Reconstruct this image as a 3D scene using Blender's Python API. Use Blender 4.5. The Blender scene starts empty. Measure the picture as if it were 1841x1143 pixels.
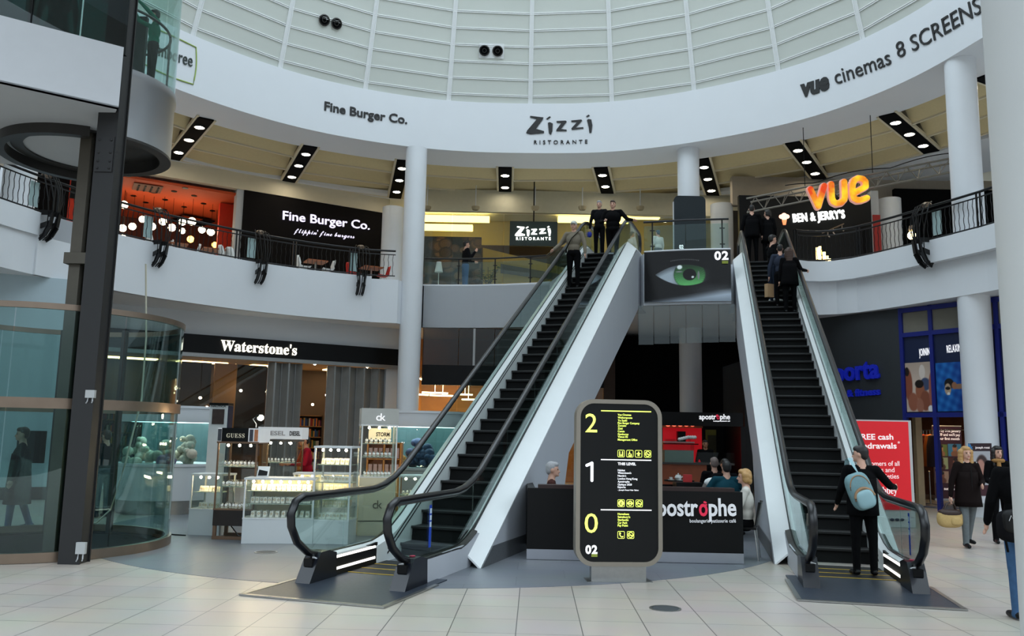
import bpy, bmesh, math, random
import numpy as np
from mathutils import Vector, Matrix
PI = math.pi
R_ = math.radians
random.seed(7)
SC = bpy.context.scene
COL = SC.collection

# ------------------------------------------------------------------ camera
IMG_W, IMG_H, FPX = 1841, 1143, 1500.0
EYE = Vector((0, 0, 1.75))
_t, _p = R_(7.96), R_(1.07)
FWD = Vector((0, math.cos(_t), math.sin(_t)))
_u0 = Vector((0, -math.sin(_t), math.cos(_t)))
RGT = Vector((1, 0, 0)) * math.cos(_p) + _u0 * math.sin(_p)
UPV = Vector((1, 0, 0)) * -math.sin(_p) + _u0 * math.cos(_p)
cam = bpy.data.cameras.new('camera')
cam.sensor_width = 36.0
cam.lens = 36.0 * FPX / IMG_W
cam.clip_start, cam.clip_end = 0.05, 300
cam_ob = bpy.data.objects.new('camera', cam)
COL.objects.link(cam_ob)
cam_ob.matrix_world = Matrix(((RGT.x, UPV.x, -FWD.x, 0), (RGT.y, UPV.y, -FWD.y, 0), (RGT.z, UPV.z, -FWD.z, 1.75), (0, 0, 0, 1)))
SC.camera = cam_ob

# ------------------------------------------------------------------ daylight through the glazed roof
world = bpy.data.worlds.new('daylight')
SC.world = world
world.use_nodes = True
nt = world.node_tree
bg = nt.nodes['Background']
tc = nt.nodes.new('ShaderNodeTexCoord')
sp = nt.nodes.new('ShaderNodeSeparateXYZ')
rp = nt.nodes.new('ShaderNodeValToRGB')
nt.links.new(tc.outputs['Generated'], sp.inputs[0])
nt.links.new(sp.outputs['Z'], rp.inputs[0])
nt.links.new(rp.outputs[0], bg.inputs['Color'])
rp.color_ramp.elements[0].position = 0.0
rp.color_ramp.elements[0].color = (0.055, 0.06, 0.066, 1)
rp.color_ramp.elements[1].position = 0.55
rp.color_ramp.elements[1].color = (0.77, 0.90, 1.0, 1)
e_ = rp.color_ramp.elements.new(0.25)
e_.color = (0.25, 0.285, 0.32, 1)
bg.inputs['Strength'].default_value = 1.75
SC.view_settings.view_transform = 'Standard'
SC.view_settings.look = 'None'
SC.view_settings.exposure = 0.78
SC.view_settings.gamma = 1.0
SC.cycles.use_denoising = True
SC.cycles.max_bounces = 10
SC.cycles.diffuse_bounces = 4
SC.cycles.glossy_bounces = 4
SC.cycles.transparent_max_bounces = 24
SC.cycles.caustics_reflective = False
SC.cycles.caustics_refractive = False
SC.cycles.sample_clamp_indirect = 4.0

# ------------------------------------------------------------------ pixel -> point on a known plane
def ray(px, py):
    return FWD + RGT * ((px - IMG_W / 2) / FPX) - UPV * ((py - IMG_H / 2) / FPX)
def at_z(px, py, z):
    r = ray(px, py); return EYE + r * ((z - EYE.z) / r.z)
def at_y(px, py, y):
    r = ray(px, py); return EYE + r * (y / r.y)
def at_pl(px, py, A, d):                       # vertical plane through A along the horizontal direction d
    r = ray(px, py); n = Vector((-d[1], d[0], 0)); A = Vector((A[0], A[1], 0))
    return EYE + r * (n.dot(A - Vector((0, 0, EYE.z))) / n.dot(r)) if True else None
def proj(P):
    d = Vector(P) - EYE; z = d.dot(FWD)
    return (IMG_W / 2 + FPX * d.dot(RGT) / z, IMG_H / 2 - FPX * d.dot(UPV) / z)

# ------------------------------------------------------------------ materials
def lin(c):
    return tuple(((v / 255) / 12.92 if v / 255 <= 0.04045 else ((v / 255 + 0.055) / 1.055) ** 2.4) for v in c)
_M = {}
def mat(name, rgb, rough=0.5, metal=0.0, noise=0.08, scale=6.0, emit=0.0, spec=0.5, coat=0.0):
    if name in _M: return _M[name]
    if name.split('_')[0] in ('cloth', 'coat', 'jacket', 'jumper', 'trousers'): spec = 0.1
    m = bpy.data.materials.new(name); m.use_nodes = True
    n = m.node_tree.nodes; l = m.node_tree.links; b = n['Principled BSDF']
    c = lin(rgb)
    t = n.new('ShaderNodeTexCoord'); nz = n.new('ShaderNodeTexNoise'); nz.inputs['Scale'].default_value = scale
    nz.inputs['Detail'].default_value = 3
    mx = n.new('ShaderNodeMix'); mx.data_type = 'RGBA'
    mx.inputs['A'].default_value = tuple(v * (1 - noise) for v in c) + (1,)
    mx.inputs['B'].default_value = tuple(min(1, v * (1 + noise)) for v in c) + (1,)
    l.new(t.outputs['Object'], nz.inputs['Vector']); l.new(nz.outputs['Fac'], mx.inputs['Factor'])
    l.new(mx.outputs['Result'], b.inputs['Base Color'])
    b.inputs['Roughness'].default_value = rough; b.inputs['Metallic'].default_value = metal
    b.inputs['Specular IOR Level'].default_value = spec
    if coat: b.inputs['Coat Weight'].default_value = coat; b.inputs['Coat Roughness'].default_value = 0.08
    if emit:
        b.inputs['Emission Color'].default_value = c + (1,); b.inputs['Emission Strength'].default_value = emit
    _M[name] = m
    return m
def glass(name, tint=(0.80, 0.90, 0.88), refl=1.0, rough=0.0):
    if name in _M: return _M[name]
    m = bpy.data.materials.new(name); m.use_nodes = True
    n = m.node_tree.nodes; l = m.node_tree.links; n.clear()
    o = n.new('ShaderNodeOutputMaterial'); mx = n.new('ShaderNodeMixShader'); tr = n.new('ShaderNodeBsdfTransparent')
    gl = n.new('ShaderNodeBsdfGlossy'); lw = n.new('ShaderNodeLayerWeight'); lw.inputs['Blend'].default_value = 0.5
    pw = n.new('ShaderNodeMath'); pw.operation = 'POWER'; pw.inputs[1].default_value = 4.5
    ml = n.new('ShaderNodeMath'); ml.operation = 'MULTIPLY_ADD'; ml.inputs[1].default_value = 0.75 * refl; ml.inputs[2].default_value = 0.035 * refl
    tr.inputs[0].default_value = tint + (1,); gl.inputs['Roughness'].default_value = rough
    gl.inputs['Color'].default_value = (0.9, 0.97, 0.97, 1)
    l.new(lw.outputs['Facing'], pw.inputs[0]); l.new(pw.outputs[0], ml.inputs[0]); l.new(ml.outputs[0], mx.inputs[0]); l.new(tr.outputs[0], mx.inputs[1]); l.new(gl.outputs[0], mx.inputs[2])
    l.new(mx.outputs[0], o.inputs[0])
    _M[name] = m
    return m
def colmat(name, emit=0.0, rough=0.35):                 # takes its colours from the printed picture's own colour layer
    if name in _M: return _M[name]
    m = bpy.data.materials.new(name); m.use_nodes = True
    n = m.node_tree.nodes; l = m.node_tree.links; b = n['Principled BSDF']
    a = n.new('ShaderNodeAttribute'); a.attribute_name = 'Col'
    l.new(a.outputs['Color'], b.inputs['Base Color']); b.inputs['Roughness'].default_value = rough
    if emit:
        l.new(a.outputs['Color'], b.inputs['Emission Color']); b.inputs['Emission Strength'].default_value = emit
    _M[name] = m
    return m
def brick(name, c1, c2, cm, w, h, off, rot, shift, mortar=0.004, rough=0.35, freq=2):
    m = bpy.data.materials.new(name); m.use_nodes = True
    n = m.node_tree.nodes; l = m.node_tree.links; b = n['Principled BSDF']
    t = n.new('ShaderNodeTexCoord'); mp = n.new('ShaderNodeMapping'); br = n.new('ShaderNodeTexBrick')
    mp.inputs['Rotation'].default_value = (0, 0, rot); mp.inputs['Location'].default_value = (shift[0], shift[1], 0)
    br.offset = off; br.squash = 1; br.offset_frequency = freq
    br.inputs['Color1'].default_value = lin(c1) + (1,); br.inputs['Color2'].default_value = lin(c2) + (1,); br.inputs['Mortar'].default_value = lin(cm) + (1,)
    br.inputs['Scale'].default_value = 1; br.inputs['Mortar Size'].default_value = mortar; br.inputs['Mortar Smooth'].default_value = 0.1
    br.inputs['Brick Width'].default_value = w; br.inputs['Row Height'].default_value = h
    l.new(t.outputs['Object'], mp.inputs[0]); l.new(mp.outputs[0], br.inputs['Vector'])
    nz = n.new('ShaderNodeTexNoise'); nz.inputs['Scale'].default_value = 1.3; nz.inputs['Detail'].default_value = 5
    mx = n.new('ShaderNodeMix'); mx.data_type = 'RGBA'; mx.blend_type = 'MULTIPLY'; mx.inputs['Factor'].default_value = 0.22
    l.new(t.outputs['Object'], nz.inputs['Vector']); l.new(br.outputs['Color'], mx.inputs['A']); l.new(nz.outputs['Color'], mx.inputs['B'])
    l.new(mx.outputs['Result'], b.inputs['Base Color']); b.inputs['Roughness'].default_value = rough
    return m
WHITE = mat('white_paint', (222, 225, 229), 0.55, noise=0.02, scale=1.5)
GREYW = mat('pale_grey_paint', (186, 189, 193), 0.6, noise=0.02)
COLW = mat('column_white', (222, 225, 229), 0.45, noise=0.03, scale=2)
BLACK = mat('black_paint', (6, 6, 7), 0.4, noise=0.15, spec=0.25)
MATBLACK = mat('matt_black', (5, 5, 6), 0.8, noise=0.15, spec=0.1)
GLOSSB = mat('black_gloss', (12, 12, 14), 0.12, noise=0.1)
RUBBER = mat('black_rubber', (17, 17, 20), 0.28, noise=0.1)
STEEL = mat('brushed_steel', (170, 170, 168), 0.34, 1.0, noise=0.1, scale=20)
DSTEEL = mat('dark_steel', (74, 72, 70), 0.4, 0.9, noise=0.1)
WSTEEL = mat('satin_white_steel', (246, 248, 248), 0.3, 0.1, noise=0.02)
GL = glass('clear_glass', (0.86, 0.93, 0.92), 1.0)
GLE = glass('balustrade_glass', (0.80, 0.89, 0.87), 1.0)
GLL = glass('lift_glass', (0.74, 0.85, 0.84), 1.2)
GLW = glass('shop_glass', (0.88, 0.9, 0.88), 0.8)
WLET = mat('white_letter', (240, 240, 244), 0.4, emit=0.45)  # emission brightens these letters though they are not lit
BLET = mat('black_letter', (12, 12, 14), 0.5)

# ------------------------------------------------------------------ mesh builder
_INV = {}
class MB:
    def __init__(s): s.v = []; s.f = []; s.sm = []
    def add(s, vs, fs, smooth=False):
        o = len(s.v); s.v += [tuple(v) for v in vs]; s.f += [tuple(i + o for i in f) for f in fs]; s.sm += [smooth] * len(fs); return s
    def box(s, c, d, rz=0.0, M=None):
        x, y, z = d[0] / 2, d[1] / 2, d[2] / 2; cs, sn = math.cos(rz), math.sin(rz); vs = []
        for a, b, e in ((-x, -y, -z), (x, -y, -z), (x, y, -z), (-x, y, -z), (-x, -y, z), (x, -y, z), (x, y, z), (-x, y, z)):
            p = Vector((a * cs - b * sn + c[0], a * sn + b * cs + c[1], e + c[2])); vs.append(M @ p if M else p)
        return s.add(vs, [(3, 2, 1, 0), (4, 5, 6, 7), (0, 1, 5, 4), (1, 2, 6, 5), (2, 3, 7, 6), (3, 0, 4, 7)])
    def bar(s, p, q, w, h=None, up=(0, 0, 1)):              # rectangular bar from p to q
        p, q = Vector(p), Vector(q); h = h or w; d = (q - p).normalized(); up = Vector(up)
        if abs(d.dot(up)) > 0.98: up = Vector((0, 1, 0))
        a = d.cross(up).normalized() * (w / 2); b = a.cross(d).normalized() * (h / 2)
        vs = [p - a - b, p + a - b, p + a + b, p - a + b, q - a - b, q + a - b, q + a + b, q - a + b]
        return s.add(vs, [(3, 2, 1, 0), (4, 5, 6, 7), (0, 1, 5, 4), (1, 2, 6, 5), (2, 3, 7, 6), (3, 0, 4, 7)])
    def tube(s, pts, r, seg=8, ry=None, up=(0, 0, 1), caps=True, closed=False):
        pts = [Vector(p) for p in pts]; n = len(pts); vs = []; rr = r if hasattr(r, '__len__') else [r] * n
        for i, p in enumerate(pts):
            a = pts[(i - 1) % n] if (closed or i) else pts[0]; b = pts[(i + 1) % n] if (closed or i < n - 1) else pts[-1]
            d = (b - a).normalized(); u = Vector(up)
            if abs(d.dot(u)) > 0.97: u = Vector((1, 0, 0)) if abs(d.x) < 0.9 else Vector((0, 1, 0))
            x = d.cross(u).normalized(); y = x.cross(d).normalized()
            for k in range(seg):
                t = 2 * PI * k / seg; vs.append(p + x * (math.cos(t) * rr[i]) + y * (math.sin(t) * (ry if ry else rr[i])))
        fs = []
        for i in range(n if closed else n - 1):
            j = (i + 1) % n
            for k in range(seg):
                k2 = (k + 1) % seg; fs.append((i * seg + k, i * seg + k2, j * seg + k2, j * seg + k))
        if caps and not closed:
            fs.append(tuple(range(seg))[::-1]); fs.append(tuple((n - 1) * seg + k for k in range(seg)))
        return s.add(vs, fs, True)
    def lathe(s, prof, c=(0, 0, 0), seg=32, a0=0, a1=2 * PI, smooth=True):       # prof: (r, z)
        full = abs(a1 - a0 - 2 * PI) < 1e-6; m = seg if full else seg + 1; vs = []
        for r, z in prof:
            for k in range(m):
                t = a0 + (a1 - a0) * k / seg; vs.append((c[0] + r * math.cos(t), c[1] + r * math.sin(t), c[2] + z))
        fs = []
        for i in range(len(prof) - 1):
            for k in range(seg):
                k2 = (k + 1) % m; fs.append((i * m + k, i * m + k2, (i + 1) * m + k2, (i + 1) * m + k))
        return s.add(vs, fs, smooth)
    def cyl(s, c, r, h, seg=24): return s.lathe([(0.0005, 0), (r, 0), (r, h), (0.0005, h)], c, seg, smooth=seg > 30)
    def ell(s, c, rad, seg=14, rings=8, M=None):
        vs = []; fs = []
        for i in range(rings + 1):
            a = -PI / 2 + PI * i / rings
            for k in range(seg):
                t = 2 * PI * k / seg
                p = Vector((c[0] + rad[0] * math.cos(a) * math.cos(t), c[1] + rad[1] * math.cos(a) * math.sin(t), c[2] + rad[2] * math.sin(a))); vs.append(M @ p if M else p)
        for i in range(rings):
            for k in range(seg):
                k2 = (k + 1) % seg; fs.append((i * seg + k, i * seg + k2, (i + 1) * seg + k2, (i + 1) * seg + k))
        return s.add(vs, fs, True)
    def prism(s, poly, ex, M=None, smooth=False):           # poly: 3D points of one face, ex: extrusion vector
        poly = [Vector(p) for p in poly]; ex = Vector(ex); n = len(poly)
        vs = poly + [p + ex for p in poly]
        if M: vs = [M @ v for v in vs]
        fs = [tuple(range(n))[::-1], tuple(range(n, 2 * n))] + [(i, (i + 1) % n, n + (i + 1) % n, n + i) for i in range(n)]
        return s.add(vs, fs, smooth)
    def strip(s, A, B, th, smooth=True, closed=False):              # ribbon solid between polylines A and B, thickened along th (vector or list)
        n = len(A); A = [Vector(a) for a in A]; B = [Vector(b) for b in B]
        T = [Vector(t) for t in th] if hasattr(th[0], '__len__') else [Vector(th)] * n
        vs = []
        for a, b, t in zip(A, B, T): vs += [a, b, b + t, a + t]
        fs = []
        for i in range(n if closed else n - 1):
            p, q = 4 * i, 4 * ((i + 1) % n)
            for k in range(4): fs.append((p + k, q + k, q + (k + 1) % 4, p + (k + 1) % 4))
        if not closed: fs += [(3, 2, 1, 0), tuple(4 * n - 4 + k for k in range(4))]
        return s.add(vs, fs, smooth)
    def build(s, name, m, parent=None, world=True, label=None, flat=False):
        me = bpy.data.meshes.new(name)
        inv = _INV.get(parent.name) if (parent is not None and world) else None
        vs = [inv @ Vector(v) for v in s.v] if inv else s.v
        me.from_pydata([tuple(v) for v in vs], [], s.f)
        if not flat: me.polygons.foreach_set('use_smooth', s.sm)
        me.update()
        bm = bmesh.new(); bm.from_mesh(me); bmesh.ops.recalc_face_normals(bm, faces=bm.faces)
        if not flat:
            for e in bm.edges:
                if len(e.link_faces) == 2 and e.calc_face_angle(0) > 0.7: e.smooth = False
        bm.to_mesh(me); bm.free()
        if isinstance(m, (list, tuple)):
            for k in m: me.materials.append(k)
        elif m: me.materials.append(m)
        o = bpy.data.objects.new(name, me); COL.objects.link(o)
        if parent is not None:
            o.parent = parent
            if parent.name in _INV: _INV[o.name] = _INV[parent.name]
        if label: o['label'] = label
        return o
def tag(o, label, cat, group=None, kind=None):
    o['label'] = label; o['category'] = cat
    if group: o['group'] = group
    if kind: o['kind'] = kind
    return o
def thing(name, label, cat, loc=(0, 0, 0), rz=0.0, group=None):
    o = bpy.data.objects.new(name, None); COL.objects.link(o); o.empty_display_size = 0.1
    o.location = loc; o.rotation_euler = (0, 0, rz)
    _INV[o.name] = (Matrix.Translation(Vector(loc)) @ Matrix.Rotation(rz, 4, 'Z')).inverted()
    return tag(o, label, cat, group)
def struct(name, mb, m, label=None):
    o = mb.build(name, m); o['kind'] = 'structure'
    if label: o['label'] = label
    return o
def dup(root, loc, rz=None, label=None, group=None):
    r = root.copy(); COL.objects.link(r); r.location = loc
    if rz is not None: r.rotation_euler = (0, 0, rz)
    if label: r['label'] = label
    if group: r['group'] = group
    for ch in list(root.children):
        c = ch.copy(); COL.objects.link(c); c.parent = r
        for g in ch.children:
            d = g.copy(); COL.objects.link(d); d.parent = c
    return r
# ------------------------------------------------------------------ lettering
def text_raw(body, bold=0.0, ext=0.02, space=1.0, res=3):
    cu = bpy.data.curves.new('lettering', 'FONT'); cu.body = body; cu.size = 1; cu.offset = bold; cu.extrude = ext / 2; cu.resolution_u = res
    cu.space_character = space
    ob = bpy.data.objects.new('tmp_lettering', cu); COL.objects.link(ob)
    bpy.context.view_layer.update()
    dg = bpy.context.evaluated_depsgraph_get()
    me = bpy.data.meshes.new_from_object(ob.evaluated_get(dg))
    n = len(me.vertices); co = np.empty(n * 3); me.vertices.foreach_get('co', co); co = co.reshape(-1, 3)
    fs = [tuple(p.vertices) for p in me.polygons]
    bpy.data.objects.remove(ob); bpy.data.meshes.remove(me); bpy.data.curves.remove(cu)
    return co, fs
def place_text(mb, body, A, B, hgt=None, depth=0.03, bold=0.0, space=1.0, up=(0, 0, 1), slant=0.0, res=3):
    """letters fitted between world points A (left) and B (right) of the base line; hgt = height of a capital"""
    co, fs = text_raw(body, bold, 1.0, space, res)
    A, B, up = Vector(A), Vector(B), Vector(up)
    x0, x1 = co[:, 0].min(), co[:, 0].max(); w = (B - A).length; sx = w / (x1 - x0); d = (B - A) / w
    up = (up - d * up.dot(d)).normalized(); nrm = d.cross(up).normalized()
    sy = hgt / 0.72 if hgt else sx
    vs = [A + d * ((c[0] - x0) * sx + slant * c[1] * sy) + up * (c[1] * sy) + nrm * ((c[2] + 0.5) * depth) for c in co]
    mb.add(vs, fs); return mb
def stroke(mb, pts, w, frame, depth, cap=6):               # a flat rounded stroke of width w along 2D points; frame(x, y, z) -> world
    for i in range(len(pts) - 1):
        p, q = Vector(pts[i]), Vector(pts[i + 1]); d = (q - p); L = d.length
        if L < 1e-6: continue
        a = math.atan2(d.y, d.x); out = []
        for k in range(cap + 1): t = a + PI / 2 + PI * k / cap; out.append(p + Vector((math.cos(t), math.sin(t))) * (w / 2))
        for k in range(cap + 1): t = a - PI / 2 + PI * k / cap; out.append(q + Vector((math.cos(t), math.sin(t))) * (w / 2))
        e = 0.0015 * (i % 3)
        vs = [frame(o.x, o.y, 0) for o in out] + [frame(o.x, o.y, depth + e) for o in out]; n = len(out)
        mb.add(vs, [tuple(range(n))[::-1], tuple(range(n, 2 * n))] + [(k, (k + 1) % n, n + (k + 1) % n, n + k) for k in range(n)])
    return mb
def frame_of(A, B, lift=0.0, up=(0, 0, 1)):                # A = lower left world point, B = lower right; returns frame(x, y, z) in metres
    A, B, up = Vector(A), Vector(B), Vector(up); d = (B - A).normalized(); n = d.cross(up).normalized()
    return (lambda x, y, z: A + d * x + up * y + n * (z + lift))
def picture(name, fr, w, h, nu, nv, func, m, parent=None, bow=0.0):     # a printed picture: a fine sheet with its own colour layer
    us = np.linspace(0, 1, nu + 1); vs_ = np.linspace(0, 1, nv + 1); U, V = np.meshgrid(us, vs_)
    rgb = np.clip(func(U, V), 0, 1)
    mb = MB(); pts = []
    for j in range(nv + 1):
        for i in range(nu + 1): pts.append(fr(us[i] * w, vs_[j] * h, bow * 4 * us[i] * (1 - us[i])))
    k = nu + 1
    mb.add(pts, [(j * k + i, j * k + i + 1, (j + 1) * k + i + 1, (j + 1) * k + i) for j in range(nv) for i in range(nu)], True)
    o = mb.build(name, m, parent)
    a = o.data.color_attributes.new('Col', 'FLOAT_COLOR', 'POINT')
    L = np.where(rgb <= 0.04045, rgb / 12.92, ((rgb + 0.055) / 1.055) ** 2.4)
    c = np.ones(((nu + 1) * (nv + 1), 4)); c[:, :3] = L.reshape(-1, 3)
    a.data.foreach_set('color', c.ravel().astype(np.float32))
    return o
def area(name, loc, sx, sy, power, rgb, rot=(0, 0, 0)):
    l = bpy.data.lights.new(name, 'AREA'); l.shape = 'RECTANGLE'; l.size = sx; l.size_y = sy; l.energy = power; l.color = rgb
    o = bpy.data.objects.new(name, l); COL.objects.link(o); o.location = loc; o.rotation_euler = rot
    return o
# ------------------------------------------------------------------ the hall
CX, CY, RR, ZL, ZC, ZF = 0.4, 16.0, 12.5, 6.85, 11.6, 13.43      # atrium centre, radius, upper floor, ceiling, top of the ring
_pol = [(17.2, 11.45), (25.9, 11.77), (35.2, 12.01), (45.6, 12.22), (58.2, 12.25), (76.7, 12.42), (89.7, 12.33), (104.2, 12.55), (115.7, 12.64), (126.4, 12.71), (137.4, 12.66), (145.1, 12.68), (165, 12.6), (190, 12.4), (350, 11.5), (377.2, 11.45)]
def ring_r(a):
    a = a % 360
    if a < 17.2: a += 360
    return float(np.interp(a, [p[0] for p in _pol], [p[1] for p in _pol]))
_rs = np.array([ring_r(a) for a in range(360)]); _k = np.ones(9) / 9
_rs = np.convolve(np.r_[_rs[-4:], _rs, _rs[:4]], _k, 'valid')
def ring_pt(deg, off=0.0, z=0.0):
    i = int(math.floor(deg)); f = deg - i; r = _rs[i % 360] * (1 - f) + _rs[(i + 1) % 360] * f + off
    return Vector((CX + r * math.cos(R_(deg)), CY + r * math.sin(R_(deg)), z))
DEG = list(range(0, 360, 2))

# floor: pale stone tiles, and a round field of grey stone under the escalators
m_tile = brick('pale_floor_tile', (190, 181, 170), (181, 173, 163), (104, 100, 96), 0.6, 0.585, 0, R_(1.7), (0.745, -0.13), 0.005, 0.32)
m_inset = brick('grey_stone_tile', (122, 127, 133), (112, 117, 124), (92, 96, 102), 1.2, 0.6, 0.5, R_(1.7), (0.2, 0.1), 0.003, 0.38)
mb = MB(); mb.box((2, 20, -0.15), (60, 60, 0.3)); struct('floor', mb, m_tile)
mb = MB(); mb.lathe([(0.001, 0), (0.001, 0.004), (6.07, 0.004), (6.07, 0)], (-1.2, 15.9, 0), 96, smooth=False); struct('floor_inset', mb, m_inset)

# upper ring with its soffit
mb = MB()
mb.strip([ring_pt(a, 0, ZC) for a in DEG], [ring_pt(a, 0, ZF) for a in DEG], [(0.25 * math.cos(R_(a)), 0.25 * math.sin(R_(a)), 0) for a in DEG], closed=True)
struct('wall_upper_ring', mb, WHITE)
mb = MB()
mb.strip([ring_pt(a, 0.02, ZC + 0.002) for a in DEG], [ring_pt(a, 1.75, ZC + 0.002) for a in DEG], (0, 0, 0.2), closed=True)
struct('ceiling_ring', mb, WHITE)
mb = MB()
mb.strip([ring_pt(a, 0.25, ZF - 0.1) for a in DEG], [ring_pt(a, 2.2, ZF - 0.1) for a in DEG], (0, 0, 0.1), closed=True)
struct('trim_ring_top', mb, WHITE)
# leaning dome wall of fabric panels with ribs, open to the glazed roof above
DR0, LEAN, DH = RR + 0.05, math.tan(R_(19)), 7.6
def dome(a, t, off=0.0):
    return ring_pt(a, 0.16 - LEAN * t + off, ZF - 0.12 + t)
def dome_in(a, t, off=0.0):                            # the same on the flat panel between two ribs
    return dome(a, t, off - (12.5 - LEAN * t) * (1 - math.cos(R_(6.667)) / math.cos(R_((a - 89.5) % 13.3333 - 6.667))))
FABRIC = mat('dome_fabric', (214, 218, 211), 0.7, noise=0.03, scale=1.0)
mb = MB(); rb = 13.333
RIBS = [89.5 + rb * k for k in range(27)]
for k in range(27):
    a0, a1 = RIBS[k], RIBS[k] + rb
    mb.strip([dome(a0, 0), dome(a0, DH)], [dome(a1, 0), dome(a1, DH)], (0.1 * math.cos(R_(a0 + rb / 2)), 0.1 * math.sin(R_(a0 + rb / 2)), 0.03), smooth=False)
struct('wall_dome', mb, FABRIC)
RIBW = mat('dome_rib_white', (238, 240, 240), 0.4, noise=0.02)
mb = MB()
for a in RIBS:
    for s in (-0.28, 0.28):
        mb.bar(dome(a + s, 0, -0.03), dome(a + s, DH, -0.03), 0.035, 0.05)
    mb.bar(dome(a, 0, 0.0), dome(a, DH, 0.0), 0.1, 0.06)
for k in range(27):
    for j in range(14):
        t = 0.36 + 0.53 * j
        for s in (0, 0.045): mb.bar(dome(RIBS[k], t + s, -0.02), dome(RIBS[k] + rb, t + s, -0.02), 0.022, 0.02)
struct('trim_dome_ribs', mb, RIBW)

# upper floor slab (edge traced in plan) with its fascia
LB = [ring_pt(a, -0.02) for a in range(192, 112, -3)]                    # left balcony edge follows the ring
LB = [p for p in LB if p.x < -3.9]
MID = [Vector((-3.86, 27.72, 0)), Vector((-3.45, 28.74, 0)), Vector((-3.1, 28.74, 0)), Vector((-2.4, 28.7, 0)), Vector((-1.38, 28.6, 0)), Vector((-0.3, 28.35, 0)), Vector((0.75, 28.0, 0)), Vector((1.25, 27.7, 0))]
LAND = [Vector((1.85, 24.0, 0)), Vector((3.62, 23.5, 0)), Vector((3.66, 22.96, 0)), Vector((4.8, 22.6, 0)), Vector((5.95, 22.38, 0)), Vector((6.35, 24.2, 0)), Vector((8.05, 23.75, 0))]
RB = [Vector(p) for p in ((8.3, 23.72, 0), (8.6, 23.84, 0), (8.95, 23.85, 0), (9.3, 23.72, 0), (9.67, 23.35, 0), (10.0, 22.75, 0), (10.3, 22.1, 0), (10.64, 21.25, 0), (10.95, 20.5, 0), (11.25, 19.7, 0), (11.5, 18.7, 0), (11.7, 17.2, 0))]
EDGE = LB + MID + LAND + RB
ZS = 5.38
outer = [Vector((24, 14, 0)), Vector((24, 42, 0)), Vector((-24, 42, 0)), Vector((-24, 12, 0))]
def slab(z0, z1, inset=0.0):
    poly = [Vector((p.x, p.y, z0)) for p in EDGE + outer]
    return poly
bm = bmesh.new()
def ngon_slab(name, poly, z0, z1, m):
    bm = bmesh.new(); vs = [bm.verts.new((p.x, p.y, z0)) for p in poly]; f = bm.faces.new(vs)
    r = bmesh.ops.extrude_face_region(bm, geom=[f]); bmesh.ops.translate(bm, verts=[g for g in r['geom'] if isinstance(g, bmesh.types.BMVert)], vec=(0, 0, z1 - z0))
    bmesh.ops.triangulate(bm, faces=[f for f in bm.faces if len(f.verts) > 4]); bmesh.ops.recalc_face_normals(bm, faces=bm.faces)
    me = bpy.data.meshes.new(name); bm.to_mesh(me); bm.free(); me.materials.append(m)
    o = bpy.data.objects.new(name, me); COL.objects.link(o); o['kind'] = 'structure'; return o
def offs(poly, d):                                     # push an open polyline back from the void (to its left side normal)
    out = []
    for i, p in enumerate(poly):
        a = poly[max(0, i - 1)]; b = poly[min(len(poly) - 1, i + 1)]; t = (b - a).normalized(); out.append(p + Vector((-t.y, t.x, 0)) * d)
    return out
E2 = offs(LB, 0.06) + MID + LAND + offs(RB, 0.22)
ngon_slab('floor_upper', E2 + outer, ZS, ZL, WHITE)
# raised bands of the fascia
mb = MB()
def band(poly, z0, z1, th):
    q = offs(poly, th)
    mb.strip([Vector((p.x, p.y, z0)) for p in poly], [Vector((p.x, p.y, z1)) for p in poly], [Vector((b.x - a.x, b.y - a.y, 0)) for a, b in zip(poly, q)])
band([p for p in LB if p.x > -11.6], ZS, 6.92, 0.12)
band([p for p in LB if p.x < -10.9], 6.35, 6.92, 0.12)
band(MID[1:], ZS, 6.9, 0.1)
band(RB, 6.33, 6.92, 0.3)
struct('trim_balcony_fascia', mb, WHITE)

# columns
def column(i, x, y, r, z0, z1, m=COLW):
    mb = MB(); mb.lathe([(r, z0), (r, z1)], (x, y, 0), 40); struct('column_%d' % i, mb, m)
for i, (x, y, r, z0, z1) in enumerate(((-3.45, 28.15, 0.37, 0, ZC), (5.98, 27.75, 0.37, 0, ZC), (11.55, 20.6, 0.37, 0, ZC))): column(i + 1, x, y, r, z0, z1)
p = at_y(708, 420, 31.6); column(4, p.x - 0.05, p.y, 0.42, ZL, 10.4)
p = at_y(1298, 420, 31.0); column(5, p.x, p.y, 0.42, ZL, 10.6)
p = at_y(1600, 400, 29.2); column(6, p.x, p.y, 0.4, ZL, 10.4)
p = at_y(36, 320, 22.5); column(7, p.x, p.y, 0.42, ZL, ZC)
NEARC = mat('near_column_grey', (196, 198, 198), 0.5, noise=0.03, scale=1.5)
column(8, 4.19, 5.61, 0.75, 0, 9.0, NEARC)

# ceiling of the upper level: bays of padded cream fabric between black light troughs
CREAM = mat('cream_fabric', (204, 188, 146), 0.8, noise=0.06, scale=12)
CREAMF = mat('cream_frame', (214, 203, 176), 0.6, noise=0.04)
STR = [(-11.85, 22.2, -15.4, 25.3), (-9.91, 25.58, -12.63, 29.7), (-7.15, 28.02, -9.1, 32.42), (-4.05, 29.35, -5.05, 34.3), (-0.36, 29.94, -0.39, 35.1), (3.17, 29.74, 4.09, 34.53), (6.65, 28.6, 8.19, 33.25), (9.26, 26.75, 11.64, 30.7), (11.28, 24.21, 14.23, 27.41), (12.6, 21.4, 16.2, 23.4)]
mb = MB(); mb.box((0, 27, 12.3), (48, 32, 0.2))
struct('ceiling_upper', MB().strip([ring_pt(a, 1.6, ZC + 0.45) for a in range(0, 202, 2)], [ring_pt(a, 14, ZC + 0.45) for a in range(0, 202, 2)], (0, 0, 0.2)), CREAMF)
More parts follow.
